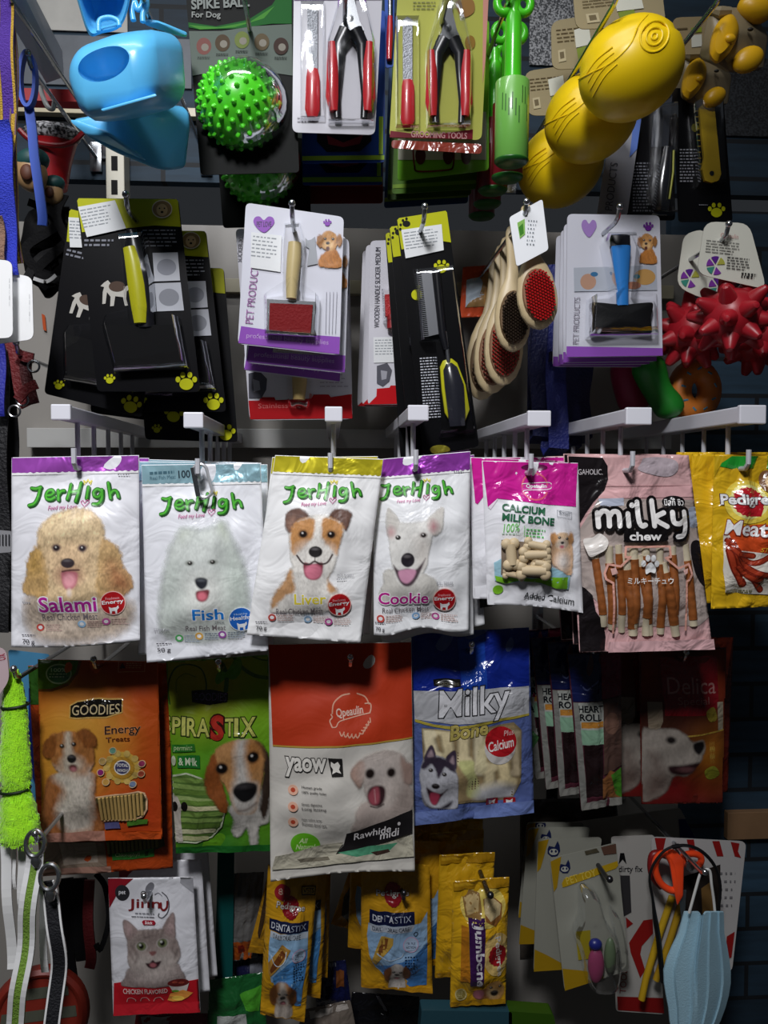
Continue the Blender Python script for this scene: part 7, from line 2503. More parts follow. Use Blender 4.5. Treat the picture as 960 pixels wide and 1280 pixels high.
def emblem(S, x, y, rx, ry, tbox, rot=0, tcol='#c9c4bc'):
    S.part('emblem', 'film')
    S.poly([(x + (rx + 4 * (i % 2)) * math.cos(t), y + (ry + 4 * (i % 2)) * math.sin(t)) for i, t in enumerate(np.linspace(0, 2 * PI, 34)[:-1])], '#8c1822')
    S.text('Pedigree', tbox, tcol, ol='#4a1c20', olw=0.03, bold=0.015, rot=rot)


def dog_face(x0, y0, x1, y1, step, seed, cols, pts):
    P = Paint(x0, y0, x1, y1, step, seed)
    w, h = x1 - x0, y1 - y0
    X = lambda u: x0 + w * u
    Y = lambda v: y0 + h * v
    P.poly([(X(.3), Y(.6)), (X(.25), Y(.98)), (X(.78), Y(.98)), (X(.72), Y(.6))], cols[2], soft=4, sil=True, noise=3)
    P.ell(X(.5), Y(.36), w * .32, h * .34, cols[0], soft=4, sil=True, noise=3)
    P.poly([(X(.26), Y(.12)), (X(.06), Y(.34)), (X(.08), Y(.62)), (X(.24), Y(.66)), (X(.32), Y(.36))], cols[1], soft=4, sil=True, noise=3)
    P.poly([(X(.74), Y(.10)), (X(.95), Y(.32)), (X(.92), Y(.60)), (X(.76), Y(.66)), (X(.68), Y(.36))], cols[1], soft=4, sil=True, noise=3)
    P.poly([(X(.42), Y(.04)), (X(.58), Y(.04)), (X(.62), Y(.5)), (X(.5), Y(.62)), (X(.38), Y(.5))], cols[2], soft=8, noise=3)
    P.ell(X(.5), Y(.56), w * .2, h * .14, cols[2], soft=8)
    P.fur(.14, 5)
    P.eye(X(.38), Y(.34), w * .05)
    P.eye(X(.62), Y(.34), w * .05)
    P.nose(X(.5), Y(.46), w * .09, h * .055)
    P.ell(X(.5), Y(.62), w * .1, h * .05, '#5a2428', soft=4)
    P.ell(X(.5), Y(.635), w * .06, h * .03, '#c07a80', soft=4)
    return P


F = (290, 1060, 5.82)
S = Sheet('stick_pack', 'yellow and blue dental stick pack with a spaniel picture, left one of two', 'treat pack', [(262, 120), (628, 180), (528, 1262), (205, 1200)], 0.915, F, YP, g=0.85, finish='film', bulge=0.014, hang=(440, 190), seed=32, wr=0.002, body='pouch')
S.part('blue_panel', 'film').poly([(285, 580), (556, 575), (548, 800), (520, 960), (500, 1140), (455, 1140), (440, 950), (290, 940), (268, 800), (272, 680)], '#8fb4d4').poly([(300, 900), (400, 800), (548, 720), (540, 850), (515, 1000), (500, 1140), (455, 1140), (440, 960), (310, 960)], '#4a86c0')
S.part('navy_plate', 'film').poly([(276, 488), (560, 512), (554, 584), (274, 566)], '#141c3c').text('DENTA', (290, 514, 432, 558), '#d0d4dc', bold=.02, rot=4).text('STIX', (436, 524, 540, 566), '#a9b4c8', rot=4)
S.part('care_line', 'film').poly([(285, 572), (554, 586), (552, 628), (282, 616)], '#b9c4d0').text('DAILY ORAL CARE', (304, 590, 502, 622), '#26303c', bold=.01, rot=3)
emblem(S, 430, 410, 58, 72, (326, 382, 532, 436), 8)
S.part('corner_seal', 'film').ell(368, 312, 58, 52, '#98202a').text('8', (340, 290, 372, 330), '#d8b4a0', bold=.02)
S.part('vet_plate', 'film').poly([(508, 268), (612, 268), (606, 338), (506, 330)], '#3a2c1a').poly([(514, 276), (606, 276), (600, 330), (512, 323)], '#b08c3c').text('VETS', (520, 284, 596, 318), '#2a2016', bold=.02)
S.part('stick_print', 'film').poly([(268, 800), (370, 655), (432, 690), (380, 780), (285, 895), (270, 870)], '#b0843c').poly([(300, 800), (370, 690), (400, 720), (340, 810), (290, 870), (280, 850)], '#6a3a1a')
S.part('ring_print', 'film').stroke([(290, 740), (310, 790), (350, 806), (390, 760), (400, 700)], 6, '#c9d4dc')
S.part('pink_seal', 'film').ell(490, 742, 48, 52, '#c4a4c0').ell(490, 742, 42, 46, '#a9c0d8').text('TRIPLE', (464, 722, 518, 740), '#2a3040', bold=.01).text('ACTION', (462, 746, 520, 764), '#2a3040', bold=.01)
S.part('fine_print', 'film').lines(450, 805, 528, 930, 7, '#1f3a5c')
S.paint('spaniel_picture', dog_face(265, 910, 480, 1235, 5.5, 145, ('#a87a50', '#7a4a24', '#c4b8ac'), None))
S.part('bottom_seal', 'film').poly([(205, 1180), (330, 1225), (440, 1236), (528, 1225), (528, 1260), (207, 1200)], '#b9841a')
d1 = S.finish_up()
for k, (dx, dz, ry) in enumerate(((0.012, 0.010, -0.035), (0.016, 0.018, -0.06))):
    dup(d1, (dx, 0.026 + 0.026 * k, dz), ry, label=('second', 'third')[k] + ' yellow and blue stick pack behind the spaniel pack', group='stick packs behind the spaniel one', keep=('pouch', 'blue_panel', 'navy_plate', 'bottom_seal'))
S = Sheet('stick_pack', 'yellow stick pack leaning left behind the spaniel pack', 'treat pack', [(262, 190), (330, 200), (235, 770), (115, 760)], 0.985, F, '#b0801a', g=1.1, finish='film', bulge=0.006, seed=33)
S.part('dark_side', 'film').poly([(262, 220), (290, 230), (228, 560), (200, 640), (190, 600)], '#3a2a1c')
S.part('bottom_seal', 'film').band(.92, .995, '#8c6414')
S.finish_up()
wire_hook(366, 1088, 0.885, 'steel wire hook carrying the spaniel stick packs', DARK_STEEL)

F = (420, 1050, 6.093)
S = Sheet('stick_pack', 'yellow and blue dental stick pack with a terrier picture, right one of two', 'treat pack', [(192, 150), (712, 190), (736, 1166), (190, 1114)], 0.918, F, YP, g=0.85, finish='film', bulge=0.014, hang=(470, 260), seed=34, wr=0.002)
S.part('blue_panel', 'film').poly([(246, 606), (640, 602), (692, 530), (690, 1100), (560, 1110), (520, 1060), (380, 1030), (300, 950), (250, 840), (234, 700)], '#8fb0d0').poly([(300, 940), (420, 900), (560, 860), (692, 760), (690, 1100), (560, 1110), (400, 1040)], '#4478b4')
S.part('navy_plate', 'film').poly([(254, 504), (590, 510), (592, 604), (252, 604)], '#141a3c').text('DENTA', (276, 534, 432, 580), '#d0d4dc', bold=.02).text('STIX', (440, 534, 566, 580), '#b4bccc')
S.part('care_line', 'film').poly([(250, 606), (594, 604), (570, 656), (262, 660)], '#b4bcc8').text('DAILY ORAL CARE', (274, 618, 552, 650), '#26303c', bold=.01)
emblem(S, 432, 392, 66, 78, (304, 362, 552, 414), 1)
S.part('stick_print', 'film').poly([(296, 800), (340, 690), (430, 690), (426, 740), (350, 850), (300, 920), (270, 880)], '#c09a44').poly([(316, 800), (350, 706), (392, 700), (380, 770), (330, 840)], '#7a4a24')
S.part('ring_print', 'film').stroke([(310, 820), (360, 858), (430, 860), (490, 836), (505, 810)], 9, '#b4c8dc')
S.part('pink_seal', 'film').ell(562, 750, 60, 58, '#c4a4c0').ell(562, 750, 53, 51, '#a9bcd4').text('TRIPLE', (528, 734, 596, 752), '#2a3040', bold=.01).text('ACTION', (526, 760, 600, 778), '#2a3040', bold=.01)
S.part('fine_print', 'film').lines(516, 836, 620, 1004, 8, '#1f3a5c', th=.4)
S.stroke([(600, 658), (616, 672), (600, 688), (584, 674)], 5, '#3a4a5c', closed=True)
S.paint('terrier_picture', dog_face(352, 885, 570, 1130, 5.5, 155, ('#cfc4b8', '#7a4a2c', '#d4ccc4'), None))
S.part('bottom_seal', 'film').poly([(190, 1090), (380, 1120), (734, 1120), (736, 1164), (192, 1112)], '#b9841a')
d2 = S.finish_up()
for k, (dx, dz, ry) in enumerate(((0.016, 0.014, -0.05), (-0.010, 0.016, 0.035), (0.022, 0.022, -0.02))):
    dup(d2, (dx, 0.026 + 0.026 * k, dz), ry, label=('second', 'third', 'fourth')[k] + ' yellow and blue stick pack behind the terrier pack', group='stick packs behind the terrier one', keep=('pouch', 'blue_panel', 'bottom_seal'))
S = Sheet('stick_pack', 'yellow pack with a dark dog print leaning left of the terrier pack', 'treat pack', [(120, 180), (200, 150), (180, 700), (-40, 640)], 1.0, F, '#b0801a', g=1.1, finish='film', bulge=0.006, seed=35)
S.part('dog_print', 'film').poly([(60, 420), (130, 280), (180, 300), (170, 600), (110, 640), (40, 560)], '#3c4444').poly([(100, 460), (160, 420), (170, 500), (110, 520)], '#7a3a20').ell(120, 590, 30, 30, '#9a9688')
S.finish_up()
wire_hook(505, 1116, 0.885, 'steel wire hook carrying the terrier stick packs', DARK_STEEL)

# ---- jumbone packs
F = (530, 1020, 4.923)
S = Sheet('bone_pack', 'yellow and purple bone chew pack with lettering running down it', 'treat pack', [(176, 400), (524, 374), (500, 1150), (160, 1172)], 0.905, F, '#d0a01c', g=0.9, finish='film', bulge=0.014, hang=(400, 470), seed=36, wr=0.0018)
S.part('glow_print', 'film').ell(440, 820, 90, 130, '#d8b870').ell(360, 540, 140, 120, '#d8c060')
S.part('purple_stripe', 'film').poly([(264, 600), (368, 600), (362, 800), (352, 1020), (276, 1018)], '#3a1a4c')
S.part('product_name', 'film').text('Jumbone', (325 - 196, 824 - 34, 325 + 196, 824 + 34), '#d4d0d4', bold=.03, rot=88)
S.part('chew_print', 'film').poly([(236, 490), (280, 450), (340, 470), (350, 560), (340, 610), (250, 600)], '#8a6a3c').poly([(246, 500), (300, 465), (335, 490), (330, 570), (260, 590)], '#b8a070').poly([(360, 500), (420, 490), (476, 530), (470, 610), (430, 650), (370, 620)], '#8a5a2c').poly([(368, 500), (420, 496), (470, 535), (460, 590), (400, 620), (366, 580)], '#c0ac80')
S.part('orange_stripe', 'film').poly([(224, 650), (262, 650), (274, 990), (216, 990)], '#b0701c')
S.part('emblem', 'film')
S.poly([(442 + (56 + 5 * (i % 2)) * math.cos(t), 826 + (62 + 5 * (i % 2)) * math.sin(t)) for i, t in enumerate(np.linspace(0, 2 * PI, 30)[:-1])], '#98181f')
S.text('Pedigree', (446 - 122, 834 - 24, 446 + 122, 834 + 24), '#d4ccc0', bold=.02, rot=86)
S.part('corner_print', 'film').ell(225, 1090, 36, 42, '#c4b47c').ell(225, 1090, 28, 34, '#8a7a3c').lines(204, 1066, 246, 1116, 5, '#d4c890')
P = Paint(295, 985, 495, 1140, 5.0, 165)
P.ell(430, 1060, 62, 70, '#b88a50', soft=4, sil=True, noise=4)
P.ell(360, 1085, 56, 40, '#8a5a34', soft=4, sil=True, noise=4)
P.ell(332, 1086, 34, 36, '#b9707c', soft=5, sil=True)
P.ell(420, 1080, 36, 34, '#c9a878', soft=8)
P.fur(.15, 5)
P.nose(430, 1080, 24, 22, '#241a16')
P.eye(406, 1036, 9)
P.eye(462, 1030, 9)
S.paint('dog_picture', P)
S.part('top_seal', 'film').poly([(177, 402), (523, 376), (522, 430), (180, 456)], '#a87c14').poly([(185, 412), (300, 404), (304, 420), (188, 430)], '#c09420')
S.part('bottom_seal', 'film').poly([(162, 1140), (300, 1128), (500, 1120), (500, 1150), (161, 1170)], '#a87c14')
j1 = S.finish_up()
dup(j1, (-0.012, 0.026, 0.018), 0.02, label='second yellow bone pack just behind and left of the lettered one', group='bone packs behind the front one', keep=('pouch', 'top_seal', 'bottom_seal', 'emblem'))
dup(j1, (-0.020, 0.052, 0.034), -0.01, label='third yellow bone pack back with a crumpled top', group='bone packs behind the front one', keep=('pouch', 'top_seal'))
dup(j1, (-0.016, 0.078, 0.050), -0.04, label='fourth yellow bone pack, highest and furthest back', group='bone packs behind the front one', keep=('pouch', 'top_seal'))
wire_hook(613, 1119, 0.868, 'dark wire hook running to the yellow bone packs', DARK_STEEL, r=0.0028, rise=0.004)

# ---- white and yellow cat toy cards
F = (640, 1010, 5.331)


def cat_logo(S, x, y, r):
    S.part('cat_logo', 'card').poly([(x - r, y - r * .2), (x - r * .8, y - r * .7), (x - r * .3, y - r * .6), (x + r * .1, y - r * .5), (x + r * .6, y - r * 1.5), (x + r * .9, y - r * .8), (x + r, y + r * .1), (x + r * .5, y + r), (x - r * .4, y + r), (x - r, y + r * .5)], '#1a2248')
    S.ell(x - r * .05, y + r * .25, r * .7, r * .5, '#a9aaa0')
    S.ell(x - r * .35, y + r * .15, r * .16, r * .22, '#1a2248').ell(x + r * .3, y + r * .15, r * .16, r * .22, '#1a2248')


def cat_card(quad, D, label, yc, logo, full=False):
    S = Sheet('cat_toy_card', label, 'toy card', quad, D, F, '#8f8f84', g=0.95, finish='card', shape='card', corner=5, body='backing_card')
    S.part('yellow_corner', 'card').poly([(0.004, 0.02), (0.17, 0.0), (0.06, 0.22), (0.004, 0.25)], YELB, uv=True)
    S.part('yellow_base', 'card').poly([(0.004, 0.83), (0.25, 0.88), (0.6, 0.96), (0.6, 0.998), (0.004, 0.998)], YELB, uv=True)
    cat_logo(S, *logo)
    return S


YELB = '#9a7a16'
S = cat_card([(252, 338), (694, 232), (782, 1080), (350, 1218)], 0.925, 'white and yellow cat toy card with a clear blister, front of its hook', 0, (352, 396, 36), True)
S.part('gold_title', 'card').poly([(330, 500), (345, 470), (700, 350), (706, 380), (690, 400), (360, 520), (336, 526)], '#b0901c').text('PET TOY', (356, 430, 560, 480), '#d0b850', rot=-16)
S.part('kitten_print', 'card').poly([(590, 250), (620, 210), (690, 235), (694, 300), (610, 310)], '#5a4034').poly([(480, 270), (560, 262), (580, 290), (490, 310)], '#4a4434')
S.part('inner_card', 'card').poly([(420, 820), (520, 810), (520, 1000), (440, 1010)], '#9a8a20')
mb = MB().ell(S.pt(545, 1020, 0.008), (0.010, 0.007, 0.022))
S.mesh('pink_toy', mb, mat('#8a3a5c', 0.35))
S.mesh('blue_toy', MB().ell(S.pt(540, 880, 0.009), (0.008, 0.006, 0.007)), mat('#1c2470', 0.35))
S.mesh('green_toy', MB().ell(S.pt(640, 960, 0.007), (0.007, 0.006, 0.022)), mat('#5a6a50', 0.4))
S.blister([(440, 520), (500, 500), (560, 560), (600, 700), (700, 900), (690, 1160), (600, 1210), (500, 1160), (430, 900), (400, 800), (440, 680)], 0.020, m=FILM)
S.blister([(640, 660), (700, 700), (740, 860), (760, 1040), (700, 1060), (690, 900)], 0.014, m=FILM)
c1 = S.finish_up()
cat_card([(172, 206), (600, 196), (480, 1068), (143, 1090)], 0.955, 'second white and yellow cat toy card showing at the left behind the front one', 0, (278, 280, 42)).finish_up()
cat_card([(108, 132), (520, 128), (420, 900), (44, 908)], 0.985, 'third white and yellow cat toy card further left behind', 0, (226, 196, 36)).finish_up()
cat_card([(100, 96), (480, 96), (420, 720), (40, 730)], 1.015, 'fourth cat toy card, mostly hidden behind the other three', 0, (190, 110, 36)).finish_up()
wire_hook(762, 1099, 0.885, 'dark wire hook carrying the white and yellow cat toy cards', DARK_STEEL, r=0.0028, rise=0.003)
S = Sheet('brush_card', 'plain pale grey sheet lying behind the cat toy cards', 'card', [(700, 1030), (850, 1010), (876, 1060), (770, 1064)], 1.03, (0, 0, 1), '#a9a49a', finish='card', g=1.0, shape='card', corner=3)
S.part('blue_print', 'card').poly([(848, 1024), (872, 1022), (876, 1050), (850, 1048)], '#1c2460')
S.finish_up()

# ---- red and white striped toy cards
S = Sheet('toy_card', 'white card with red chevrons and yellow sticks left of the face mask', 'toy card', [(764, 1046), (818, 1044), (830, 1268), (770, 1264)], 0.965, (0, 0, 1), '#b9b6b0', finish='card', g=0.8, shape='card', corner=4, body='backing_card')
S.part('figure_print', 'card').poly([(775, 1066), (780, 1066), (783, 1080), (778, 1074), (773, 1080)], '#141416')
S.part('card_print', 'card').text('dirty fix', (773, 1082, 803, 1092), '#2a2a2e', bold=.01).poly([(775, 1094), (787, 1094), (789, 1140), (778, 1146)], '#3a383a')
S.part('red_chevron', 'card').poly([(804, 1150), (818, 1148), (818, 1164), (802, 1182), (800, 1192), (806, 1212), (800, 1222), (788, 1190), (786, 1178)], '#98201f').poly([(782, 1146), (791, 1154), (783, 1160)], '#98201f')
S.part('red_base', 'card').poly([(771, 1245), (829, 1247), (830, 1266), (772, 1262)], '#8c1c1c')
S.part('side_print', 'card').text('TOOL', (779 - 15, 1226 - 4, 779 + 15, 1226 + 4), '#8c4a48', rot=-86)
S.finish_up()
S = Sheet('toy_card', 'large white card with red stripes along its top behind the scissors', 'toy card', [(814, 1046), (933, 1052), (915, 1215), (818, 1222)], 0.945, (0, 0, 1), '#bfbcba', finish='card', g=0.85, shape='card', corner=8, body='backing_card')
S.part('red_stripe', 'card').poly([(818, 1047), (832, 1047), (828, 1066), (822, 1068)], '#98201f')
for q in ([(858, 1049), (867, 1049), (870, 1068), (862, 1066)], [(890, 1051), (899, 1051), (904, 1070), (896, 1070)], [(913, 1052), (924, 1054), (922, 1064), (926, 1072), (918, 1070)]):
    S.part('red_stripe', 'card', new=True).poly(q, '#98201f')
S.part('card_print', 'card').lines(900, 1090, 920, 1140, 5, '#7a787a', th=.3)
S.part('red_corner', 'card').poly([(908, 1170), (918, 1164), (914, 1196), (906, 1200)], '#98201f')
S.part('dark_window', 'card').poly([(852, 1096), (900, 1080), (900, 1140), (880, 1150), (856, 1150)], '#2a2422').poly([(876, 1110), (890, 1100), (892, 1150), (878, 1150)], '#7a5c34')
sheet_tube(S, 'yellow_stick', [(838, 1118), (822, 1165), (806, 1218), (800, 1246)], 4.5, mat('#b8941c', 0.4), 0.005)
sheet_tube(S, 'yellow_stick', [(850, 1124), (836, 1170), (818, 1222)], 4.5, mat('#a8841c', 0.4), 0.005)
S.finish_up()

# ---- orange scissors with black cord
F = (770, 1030, 5.122)
D = 0.905
root = empty('scissors', fx(F, 390, 160, D), 'bright orange handled scissors hanging in front of the striped card', 'scissors')
ORG = mat('#f0481c', 0.35, coat=0.3)
mb = MB()
lp = cr([(318, 190), (270, 210), (250, 280), (280, 370), (340, 420), (385, 415), (378, 340), (360, 250)], 4, True)
mb.tube([fx(F, x, y, D) for x, y in lp], 0.0042, 10, ring=True)
mb.build('left_loop', ORG, root)
mb = MB()
lp = cr([(430, 205), (500, 190), (545, 215), (530, 262), (470, 262), (440, 250)], 4, True)
mb.tube([fx(F, x, y, D + 0.014 + (x - 430) * 0.00004) for x, y in lp], 0.0040, 10, ring=True)
mb.build('right_loop', ORG, root)
hull_obj('shank', [fx(F, *p) for p in ((330, 165, D - .004), (372, 158, D - .004), (436, 230, D - .004), (440, 300, D - .004), (430, 460, D - .004), (392, 525, D - .002), (372, 440, D - .004), (380, 330, D - .004), (330, 165, D + .005), (436, 230, D + .005), (430, 460, D + .005), (392, 525, D + .004), (372, 440, D + .005))], ORG, root, 0.0015, 2)
MB().lathe(fx(F, 470, 265, D + .002), (0, -1, 0), [(0, 0.0058), (0.003, 0.0054), (0.0036, 0)], 18).build('pivot', STEEL, root)
mb = MB()
mb.loft([[fx(F, x, y, D + o) for x, y in ((400, 420), (450, 420), (440, 620), (420, 640))] for o in (0.003, 0.005)])
mb.build('blades', STEEL, root, smooth=False)
root = empty('elastic_cord', fx(F, 380, 135, 0.90), 'thin black cord looped around the orange scissors', 'cord')
MB().tube([fx(F, x, y, 0.893) for x, y in cr([(360, 145), (300, 180), (240, 260), (215, 350), (235, 480), (250, 600), (270, 720), (285, 860), (300, 1010)], 6)], [0.0016] * 24 + [0.0016 + 0.0016 * min(1, k / 8) for k in range(25)], 8).build('left_side', mat('#0c0c0e', 0.4), root)
MB().tube([fx(F, x, y, 0.892) for x, y in cr([(360, 145), (450, 138), (540, 170), (620, 250), (660, 350), (665, 450), (650, 560)], 6)], 0.0020, 8).build('right_side', mat('#0c0c0e', 0.4), root)
MB().lathe(fx(F, 378, 145, 0.894), (1, 0, 0.2), [(-0.003, 0), (-0.003, 0.0026), (0.005, 0.0026), (0.005, 0)], 10).build('knot', mat('#0c0c0e', 0.4), root)
o = MB().tube([fx(F, x, y, 0.918) for x, y in cr([(345, 210), (285, 190), (235, 200), (225, 280), (245, 350), (290, 400)], 5)], 0.0045, 10).build('red_loop', mat('#7c1416', 0.4))
tag(o, 'dark red plastic loop behind the left scissor handle', 'loop')

# ---- blue face mask
D = 0.875
root = empty('face_mask', fx(F, 575, 290, D), 'pale blue pleated face mask hanging by its white ear loop', 'mask')
rows = [(565, 440, 690), (620, 425, 692), (700, 405, 694), (780, 365, 712), (860, 330, 725), (940, 308, 735), (1020, 310, 735), (1100, 322, 722), (1180, 338, 700), (1260, 345, 670), (1340, 360, 630), (1420, 380, 600)]
n = 29
loops = []
for (y, xl, xr) in rows:
    lp = []
    for i in range(n):
        t = i / (n - 1)
        ph = (t * 4.2 + 0.25) % 1.0
        fold = 0.004 * (ph ** 0.7) - (0.012 if t > .48 else 0.0) * (1 if y < 720 else max(0, 1 - (y - 720) / 500))
        yy = y + (30 * math.exp(-((t - .46) / .05) ** 2) if y < 600 else 0)
        lp.append(fx(F, xl + (xr - xl) * t, yy, D + fold + 0.010 * (2 * t - 1) ** 2))
    loops.append(lp)
mb = MB().loft(loops, closed=False)
n0 = len(mb.v)
bk = [[p + Vector((0, 0.0025, 0)) for p in lp] for lp in loops]
mb.loft(bk, closed=False)
R_, n_ = len(rows), n
rim = [i for i in range(n_)] + [r * n_ + n_ - 1 for r in range(1, R_)] + [(R_ - 1) * n_ + i for i in range(n_ - 2, -1, -1)] + [r * n_ for r in range(R_ - 2, 0, -1)]
for a, b in zip(rim, rim[1:] + rim[:1]):
    mb.f.append([a, b, b + n0, a + n0])
mb.build('pleated_cloth', mat('#98bccc', 0.75, bump=0.15, scale=600), root)
MB().tube([fx(F, x, y, D - 0.001) for x, y in cr([(468, 570), (490, 490), (515, 400), (540, 320), (575, 292), (602, 305), (612, 390), (625, 480), (634, 572)], 6)], 0.0016, 8).build('ear_loop', mat('#c9c9c6', 0.7), root)
wire_hook(881, 1090, 0.862, 'steel wire hook carrying the face mask', rise=0.004)

# ---- packs and card edges along the bottom
def small_pack(quad, D, base, label, art=(), name='treat_pack', cat='treat pack', bulge=0.007, seed=1):
    S = Sheet(name, label, cat, quad, D, (0, 0, 1), base, finish='film', g=1.0, bulge=bulge, seed=seed, wr=0.002)
    for nm, pts, c in art:
        S.part(nm, 'film', new=True).poly(pts, c)
    return S.finish_up()


small_pack([(262, 1225), (330, 1215), (334, 1300), (258, 1300)], 0.985, '#1c5a2c', 'green pack with a white panel at the bottom beside the spaniel pack', (('white_panel', [(272, 1268), (308, 1262), (312, 1298), (272, 1298)], '#a9aca8'), ('light_leaf', [(300, 1240), (328, 1230), (324, 1262), (308, 1258)], '#4a9a2c')), seed=51)
small_pack([(286, 1196), (330, 1188), (332, 1244), (290, 1240)], 1.02, '#1a1c3c', 'dark navy pack corner left of the spaniel pack', (('grey_panel', [(312, 1196), (328, 1194), (328, 1226), (314, 1228)], '#6a6c74'),), seed=52)
small_pack([(392, 1205), (432, 1200), (440, 1262), (396, 1262)], 1.02, '#161a40', 'navy pack between the two yellow stick packs', (('grey_band', [(398, 1198), (420, 1198), (420, 1208), (400, 1208)], '#7a7c84'), ('brown_spot', [(420, 1212), (430, 1212), (430, 1230), (420, 1230)], '#6a3c1c')), seed=53)
small_pack([(380, 1262), (438, 1250), (452, 1320), (360, 1320)], 0.99, '#6f655c', 'grey brown pack at the bottom between the yellow stick packs', (('pale_edge', [(386, 1264), (434, 1254), (436, 1260), (388, 1272)], '#b0a8a0'),), seed=54)
small_pack([(170, 1268), (300, 1266), (300, 1340), (160, 1340)], 0.99, '#6c1620', 'red pack top below the kitten sachet', (('grey_patch', [(176, 1270), (214, 1270), (210, 1282), (178, 1282)], '#8a8a88'),), seed=55)
small_pack([(440, 1240), (524, 1246), (530, 1330), (430, 1330)], 1.0, '#0e0e12', 'black glossy pack below the terrier stick pack', (('gloss_line', [(470, 1244), (474, 1244), (484, 1262), (480, 1262)], '#8a8a90'),), seed=56)
for k, (q, c, l) in enumerate((([(527, 1263), (640, 1265), (640, 1300), (524, 1300)], '#24424c', 'pale teal box edge along the bottom under the purple lettered pack'), ([(636, 1264), (692, 1268), (698, 1300), (636, 1300)], '#2c4a10', 'lime green box edge at the bottom right of the teal one'))):
    S = Sheet('box_edge', l, 'box', q, 0.90, (0, 0, 1), c, finish='card', g=1.0, shape='card', corner=3, thick=0.02)
    S.finish_up()
S = Sheet('grey_pouch', 'dull grey pouch hanging behind the cat toy cards', 'pouch', [(650, 1000), (770, 996), (790, 1190), (650, 1200)], 1.06, (0, 0, 1), '#4a443e', finish='film', g=1.0, bulge=0.01, seed=60)
S.finish_up()

# ================================================================ lower left: neon rope toy, reflective leashes, frisbee
root = empty('rope_toy', at(18, 850, 0.83), 'neon yellow-green fluffy rope toy hanging at the left edge', 'dog toy')
NEON = mat('#a6f008', 0.85, sheen=0.5, bump=0.3, scale=700)
ax = [(17, 838, 6), (17, 860, 11), (18, 880, 14), (19, 905, 15), (19, 930, 17), (19, 955, 19), (20, 975, 18), (21, 988, 15), (22, 1000, 19), (24, 1020, 23), (25, 1042, 25), (25, 1052, 22)]
C = cr([(x, y, r) for x, y, r in ax], 5)
r_ = random.Random(12)
mb = MB()
loops = []
for k, (x, y, r) in enumerate(C):
    c = at(x, y, 0.83)
    R = r * 0.83 / 1000
    loops.append([c + Vector((R * math.cos(t) * (1 + .08 * r_.uniform(-1, 1)), R * .7 * math.sin(t) * (1 + .08 * r_.uniform(-1, 1)), 0.002 * r_.uniform(-1, 1))) for t in np.linspace(0, 2 * PI, 29)[:-1]])
mb.loft(loops)
mb.build('rope', NEON, root)
mb = MB()
for k in range(900):
    x, y, r = C[r_.randrange(2, len(C))]
    t = r_.uniform(PI, 2 * PI)
    c = at(x, y + r_.uniform(-4, 4), 0.83)
    R = r * 0.83 / 1000
    p = c + Vector((R * math.cos(t), R * .7 * math.sin(t), 0))
    d = Vector((math.cos(t) * .6, math.sin(t) * .5, -0.9 + r_.uniform(-.4, .4))).normalized()
    q = p + d * r_.uniform(.002, .0045)
    w = Vector((0.0004, 0, 0.0002))
    mb.add([p - w, p + w, q], [(0, 1, 2)])
o = mb.build('fibres', NEON, root, smooth=False)
o['kind'] = 'stuff'
for y, r in ((882, 15), (987, 17)):
    c = at(19, y, 0.83)
    R = r * 0.83 / 1000
    MB().tube([c + Vector((R * 1.05 * math.cos(t), R * .75 * math.sin(t), 0.0015 * math.cos(t))) for t in np.linspace(0, 2 * PI, 25)[:-1]], 0.0014, 8, ring=True).build('tie', mat('#10240c', 0.5), root)

REF = mat('#ffffff', 0.3, spec=1.0, g=1.0)
LIME = mat('#7ba03a', 0.7, bump=0.4, scale=500)
strap('reflective_leash', 'lime green leash with wide silver reflective edges at the lower left', 'leash', [(44, 1066), (40, 1100), (34, 1150), (30, 1200), (22, 1250), (16, 1300)], 0.80, 21, LIME, REF, ew=0.3)
strap('reflective_leash', 'black leash with thin reflective stitching right of the lime one', 'leash', [(58, 1102), (66, 1140), (74, 1190), (70, 1240), (64, 1300)], 0.81, 20, mat('#15161c', 0.7, bump=0.4, scale=500), REF, ew=0.12)
strap('reflective_leash', 'bright white reflective leash at the far lower left', 'leash', [(4, 1040), (8, 1090), (12, 1150), (15, 1212)], 0.84, 12, REF)
strap('reflective_leash', 'second narrow white reflective leash beside the far left one', 'leash', [(14, 1046), (16, 1080), (18, 1110)], 0.845, 8, REF)
strap('reflective_leash', 'short white reflective leash between the lime and black leashes', 'leash', [(26, 1050), (27, 1090), (28, 1132)], 0.84, 9, REF)
strap('reflective_leash', 'narrow white reflective leash right of the lime one', 'leash', [(52, 1110), (54, 1150), (57, 1214)], 0.835, 9, REF)
for k, (x, y) in enumerate(((44, 1054), (62, 1096))):
    c = at(x, y, 0.80)
    root = empty('leash_clasp', c + Vector((0, 0, 0.012)), ('steel snap clasp under the neon rope toy', 'second steel snap clasp lower right of the first')[k], 'clasp')
    MB().tube([c + Vector((0.009 * math.cos(t), 0.002 * math.sin(t), 0.012 * math.sin(t))) for t in np.linspace(0, 2 * PI, 25)[:-1]], 0.0024, 8, ring=True).build('ring', STEEL, root)
    MB().lathe(c + Vector((0, 0, -0.012)), (0.1, 0, -1), [(0, 0.004), (0.006, 0.0055), (0.012, 0.003), (0.013, 0)], 12).build('swivel', STEEL, root)

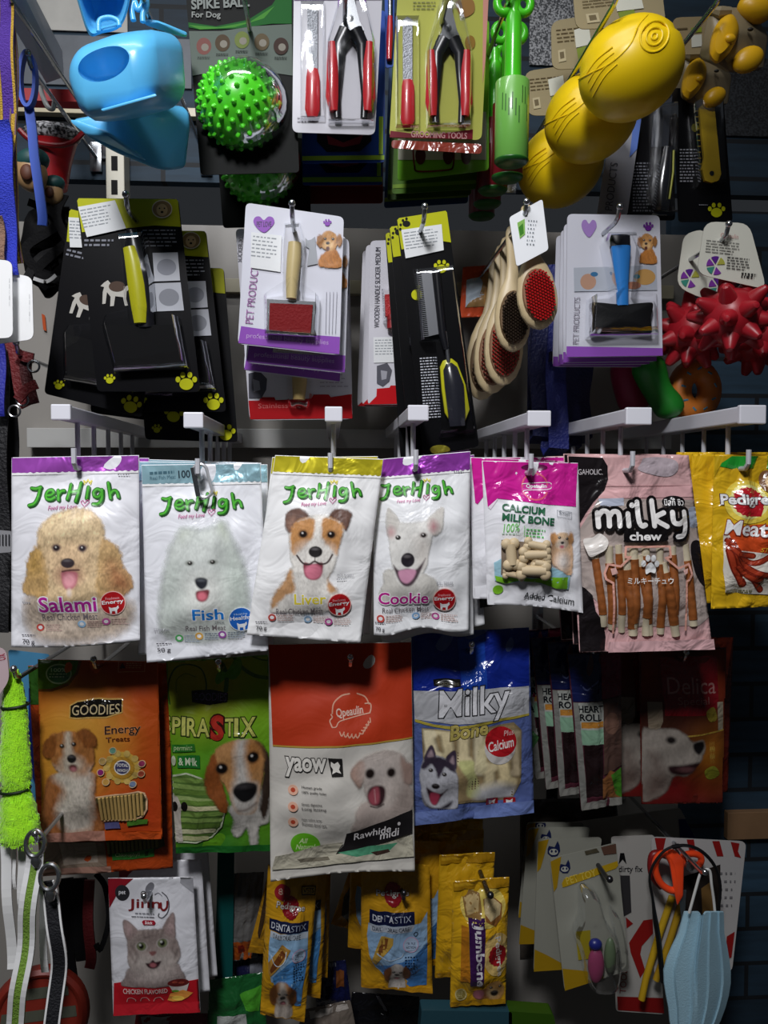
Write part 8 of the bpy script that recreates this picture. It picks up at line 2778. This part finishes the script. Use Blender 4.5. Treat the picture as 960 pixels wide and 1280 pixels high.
c = at(50, 1268, 0.90)
root = empty('frisbee', c + Vector((0, 0, 0.045)), 'red and grey striped frisbee standing behind the leashes at the lower left', 'frisbee')
R = 0.052
tilt = Vector((0.15, -1, 0.12)).normalized()
MB().lathe(c, tilt, [(-0.006, R * 1.0), (0, R * 1.03), (0.007, R * 0.99), (0.010, R * 0.9), (0.009, R * 0.84), (0.006, R * 0.8), (0.006, 0.0)], 40).build('disc', mat('#7a2214', 0.5), root)
for dz in (-0.022, 0.002, 0.026):
    h = 0.006
    w = math.sqrt(max(0, (R * .8) ** 2 - dz ** 2)) * 0.97
    p = c + tilt * 0.0066
    sx = Vector((0, 0, 1)).cross(tilt).normalized()
    sz = tilt.cross(sx).normalized()
    mb = MB().add([p + sx * a + sz * (dz + b) for a, b in ((-w, -h), (w, -h), (w * .96, h), (-w * .96, h))], [(0, 1, 2, 3)])
    mb.build('grey_stripe', mat('#4e5044', 0.5), root, smooth=False)

root = empty('dark_harness', at(105, 1098, 0.98), 'black and dark red harness straps left of the kitten sachet', 'harness')
for k, (pts, w, m) in enumerate((([(82, 1098), (86, 1140), (84, 1190), (88, 1225)], .018, BK), ([(98, 1098), (100, 1150), (106, 1200)], .020, BK), ([(112, 1100), (110, 1150), (114, 1195), (112, 1210)], .012, mat('#5c1014', 0.6, bump=.2, scale=300)), ([(120, 1092), (132, 1110), (136, 1150), (126, 1186), (120, 1180)], .006, BK))):
    MB().ribbon([at(x, y, 0.98 - 0.006 * k) for x, y in cr(pts, 5)], w, 0.003).build('strap', m, root, smooth=False)

# pieces behind the neon rope
S = Sheet('toy_card', 'light blue card edge behind the neon rope toy', 'toy card', [(10, 812), (62, 818), (46, 1005), (30, 1010)], 0.93, (0, 0, 1), '#4a86ac', finish='card', g=1.0, shape='card', corner=4, body='backing_card')
S.part('navy_print', 'card').poly([(36, 860), (48, 862), (44, 980), (36, 960)], '#1c2a6a')
S.finish_up()
S = Sheet('paper_tag', 'pale pink rounded tag at the left edge above the neon rope toy', 'tag', [(-14, 806), (8, 812), (12, 850), (-10, 882)], 0.815, (0, 0, 1), '#b9a4a8', finish='card', g=1.1, shape='card', corner=10, body='tag_board')
S.part('tag_print', 'card').text('XO', (-2, 816, 6, 826), '#a8304a', rot=80)
S.finish_up()

for x, y, D, l in ((17, 836, 0.815, 'steel wire hook carrying the neon rope toy'), (44, 1042, 0.79, 'steel wire hook carrying the lime reflective leash'), (6, -28, 0.785, 'steel wire hook carrying the purple and gold leash'),
                   (35, 66, 0.885, 'steel wire hook carrying the blue loop handle'), (20, 428, 0.875, 'steel wire hook carrying the dark red harness')):
    wire_hook(x, y, D, l)
